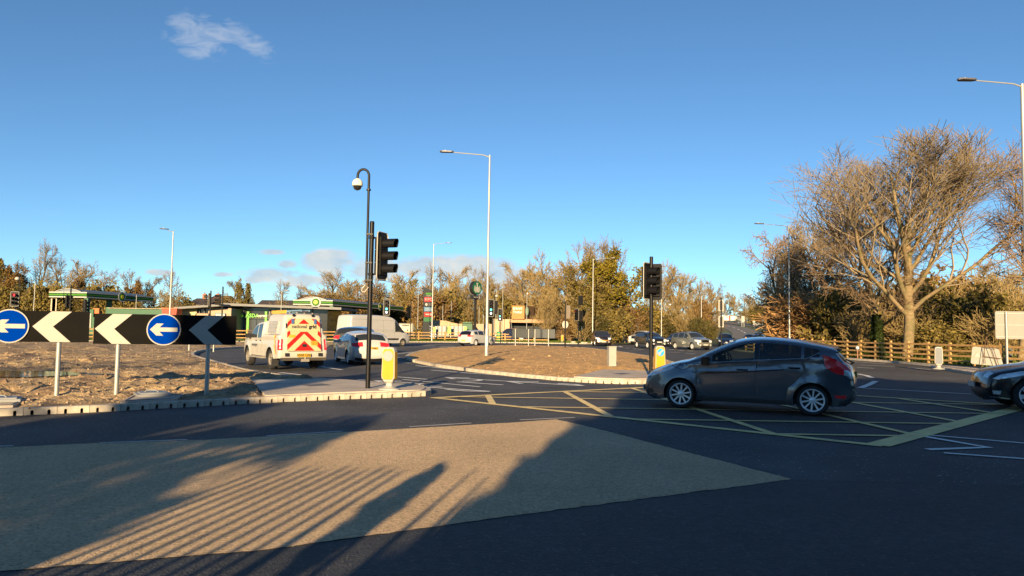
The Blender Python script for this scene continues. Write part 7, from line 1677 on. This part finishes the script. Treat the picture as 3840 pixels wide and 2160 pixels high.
# ------------------------------------------------------------------ unseen things behind the viewer; hedges, bush, sapling and shrub added for their shade
TANE = math.tan(ELEV); SX, SY = math.sin(AZ), math.cos(AZ)
def caster(X, Z, Y):                # point at depth Y whose shadow falls on ground point (X, Z)
    d = (Z - Y) / SY; return X - SX * d, TANE * d
HY = -10.0
def profile(pts):                   # ground points of the shade edge -> hedge outline
    return sorted([caster(x, z, HY) for x, z in pts])
hp = profile([(0.1, 7.6), (1.2, 12.2), (1.9, 13.8), (3.4, 19), (8, 24), (12.2, 26.7), (15.5, 25.0), (18, 21), (24, 17), (34, 14)])
def hedge(name, prof, label, dens, seed, depth=.9, size=.09, gaps=None):
    rng = np.random.default_rng(seed); xs = np.array([p[0] for p in prof]); hs = np.array([p[1] for p in prof])
    n = int(dens * np.trapz(hs, xs)); x = rng.uniform(xs[0], xs[-1], n); top = np.interp(x, xs, hs)
    top = top * (1 + .035 * np.array([noise.noise(Vector((q * 1.7, 0, seed))) for q in x])); z = top * rng.random(n)
    P = np.stack([x, HY + rng.normal(0, depth / 2, n), z], 1)
    if gaps is not None: keep = np.array([gaps(a, c) for a, b, c in P]); P = P[keep]
    root = empty(name, (xs.mean(), HY, 0), 0, label, 'hedge'); P[:, 0] -= xs.mean(); P[:, 1] -= HY
    link_obj('foliage', leaf_mesh('foliage', P, size, LF_IVY, seed, .8), root)
    mb = MB()
    for k in range(int((xs[-1] - xs[0]) / 1.0)): a = xs[0] + .5 + k; mb.cyl((a - xs.mean(), 0, -.1), (a - xs.mean() + .1, 0, .5 * float(np.interp(a, xs, hs))), .04, n=5)
    mb.build('stems', M_BARKD, root)
hedge('hedge', hp, 'tall hedge added behind the viewer to shade the right foreground', 650, 5, size=.17)  # unseen hedge, added; its top is shaped to the wanted shade edge
lo = profile([(-1.1, 4.4), (0.1, 7.6)])
hedge('hedge', [(caster(-2.0, 2.4, HY)[0] + .0, 1.9), (hp[0][0], hp[0][1])], 'short hedge end added behind the viewer for its shade', 650, 6, size=.17)  # added end piece that carries the shade edge down to the left
lx0 = caster(-2.55, 8.3, HY)[0]
def gap(a, z): return noise.noise(Vector((a * .35 - z * .55, z * 2.1 + a * .12, 4))) < .2 + .08 * math.sin(a * 1.3)
hedge('hedge', [(-16, 4.4), (-12, 5.0), (-9, 4.3), (-7, 4.8), (lx0 - .5, 4.9), (lx0 - .1, 4.0), (lx0, 1.2)], 'ragged gappy hedge added behind the viewer on the left for broken shade', 300, 7, size=.12, gaps=gap)  # unseen hedge, added for patchy shade; gaps let sun streaks through
# steel railing close behind the viewer
RYr = -1.0; ax = caster(-2.7, 8.4, RYr); bx = caster(-1.15, 8.4, RYr)
root = empty('steel_railing', (ax[0], RYr, 0), 0, 'upright steel railing behind the viewer that stripes the buff road', 'railing')
nb = 12
for i in range(nb): mb = MB(); mb.cyl((i * .14, 0, 0), (i * .14, 0, ax[1] * (1 - .012 * (i % 3))), .023, n=8); mb.build('bar', M_POLEBLK, root)
# low sapling and shrub right of it, added for finger-like shadows
x0, h0 = caster(-.75, 8.9, RYr)
rng = np.random.default_rng(3); P = rng.normal(0, 1, (260, 3)); P /= np.linalg.norm(P, axis=1, keepdims=True); P *= rng.random((260, 1)) ** .4
P = P * np.array([.17, .2, .46]) + np.array([0, 0, h0 - .5])
root = empty('sapling', (x0, RYr, 0), 0, 'small round-topped sapling added behind the viewer for its shadow', 'shrub'); link_obj('foliage', leaf_mesh('foliage', P, .07, LF_IVY, 2, .8), root)
mb = MB(); mb.cyl((0, 0, 0), (0, 0, h0 - .5), .03, n=6); mb.build('stem', M_BARKD, root)
root = empty('added_shrub', (x0 + .35, RYr, 0), 0, 'upright bare-stemmed young shrub added behind the viewer for its streaked shadow', 'shrub')
for i, (dx, lean, hh) in enumerate(((-.55, -.12, .8), (-.42, .02, .86), (-.2, .0, .9), (.0, .10, .95), (.14, .18, .9), (.30, .05, .8), (.42, .22, .85), (.58, .12, .75), (.72, .2, .7), (.86, .08, .62))):
    mb = MB(); mb.tube([(dx, 0, 0), (dx + lean * .4, 0, h0 * hh * .5), (dx + lean, 0, h0 * hh)], [.04, .042, .012], 6); mb.build('stem', M_BARKD, root)
# lamp column behind on the left: its long shadow crosses the near kerb and the island
tx, th = caster(-1.7, 41, HY - 2)
lc = lamp((0, 1500), 0, 12.5, 1.6, 'lamp column standing behind the viewer on the left', Y=40, r=.13); lc.location = (tx, HY - 2, 0)
plant_tree('maple', (tx - 9, HY - 6, 0), (.6, .6, 1.0), 2.5, 'bare tree behind the viewer further left')
# unseen bush, added and shaped to shade the right chevron and near kerb
hedge('added_bush', [(-11.0, 4.0), (-10.9, 7.0), (-10.5, 7.75), (-10.1, 7.1), (-9.9, 5.6), (-8.7, 5.2), (-8.45, 3.0)], 'tall dense bush added behind the viewer on the left to shade a chevron', 600, 12, size=.15)
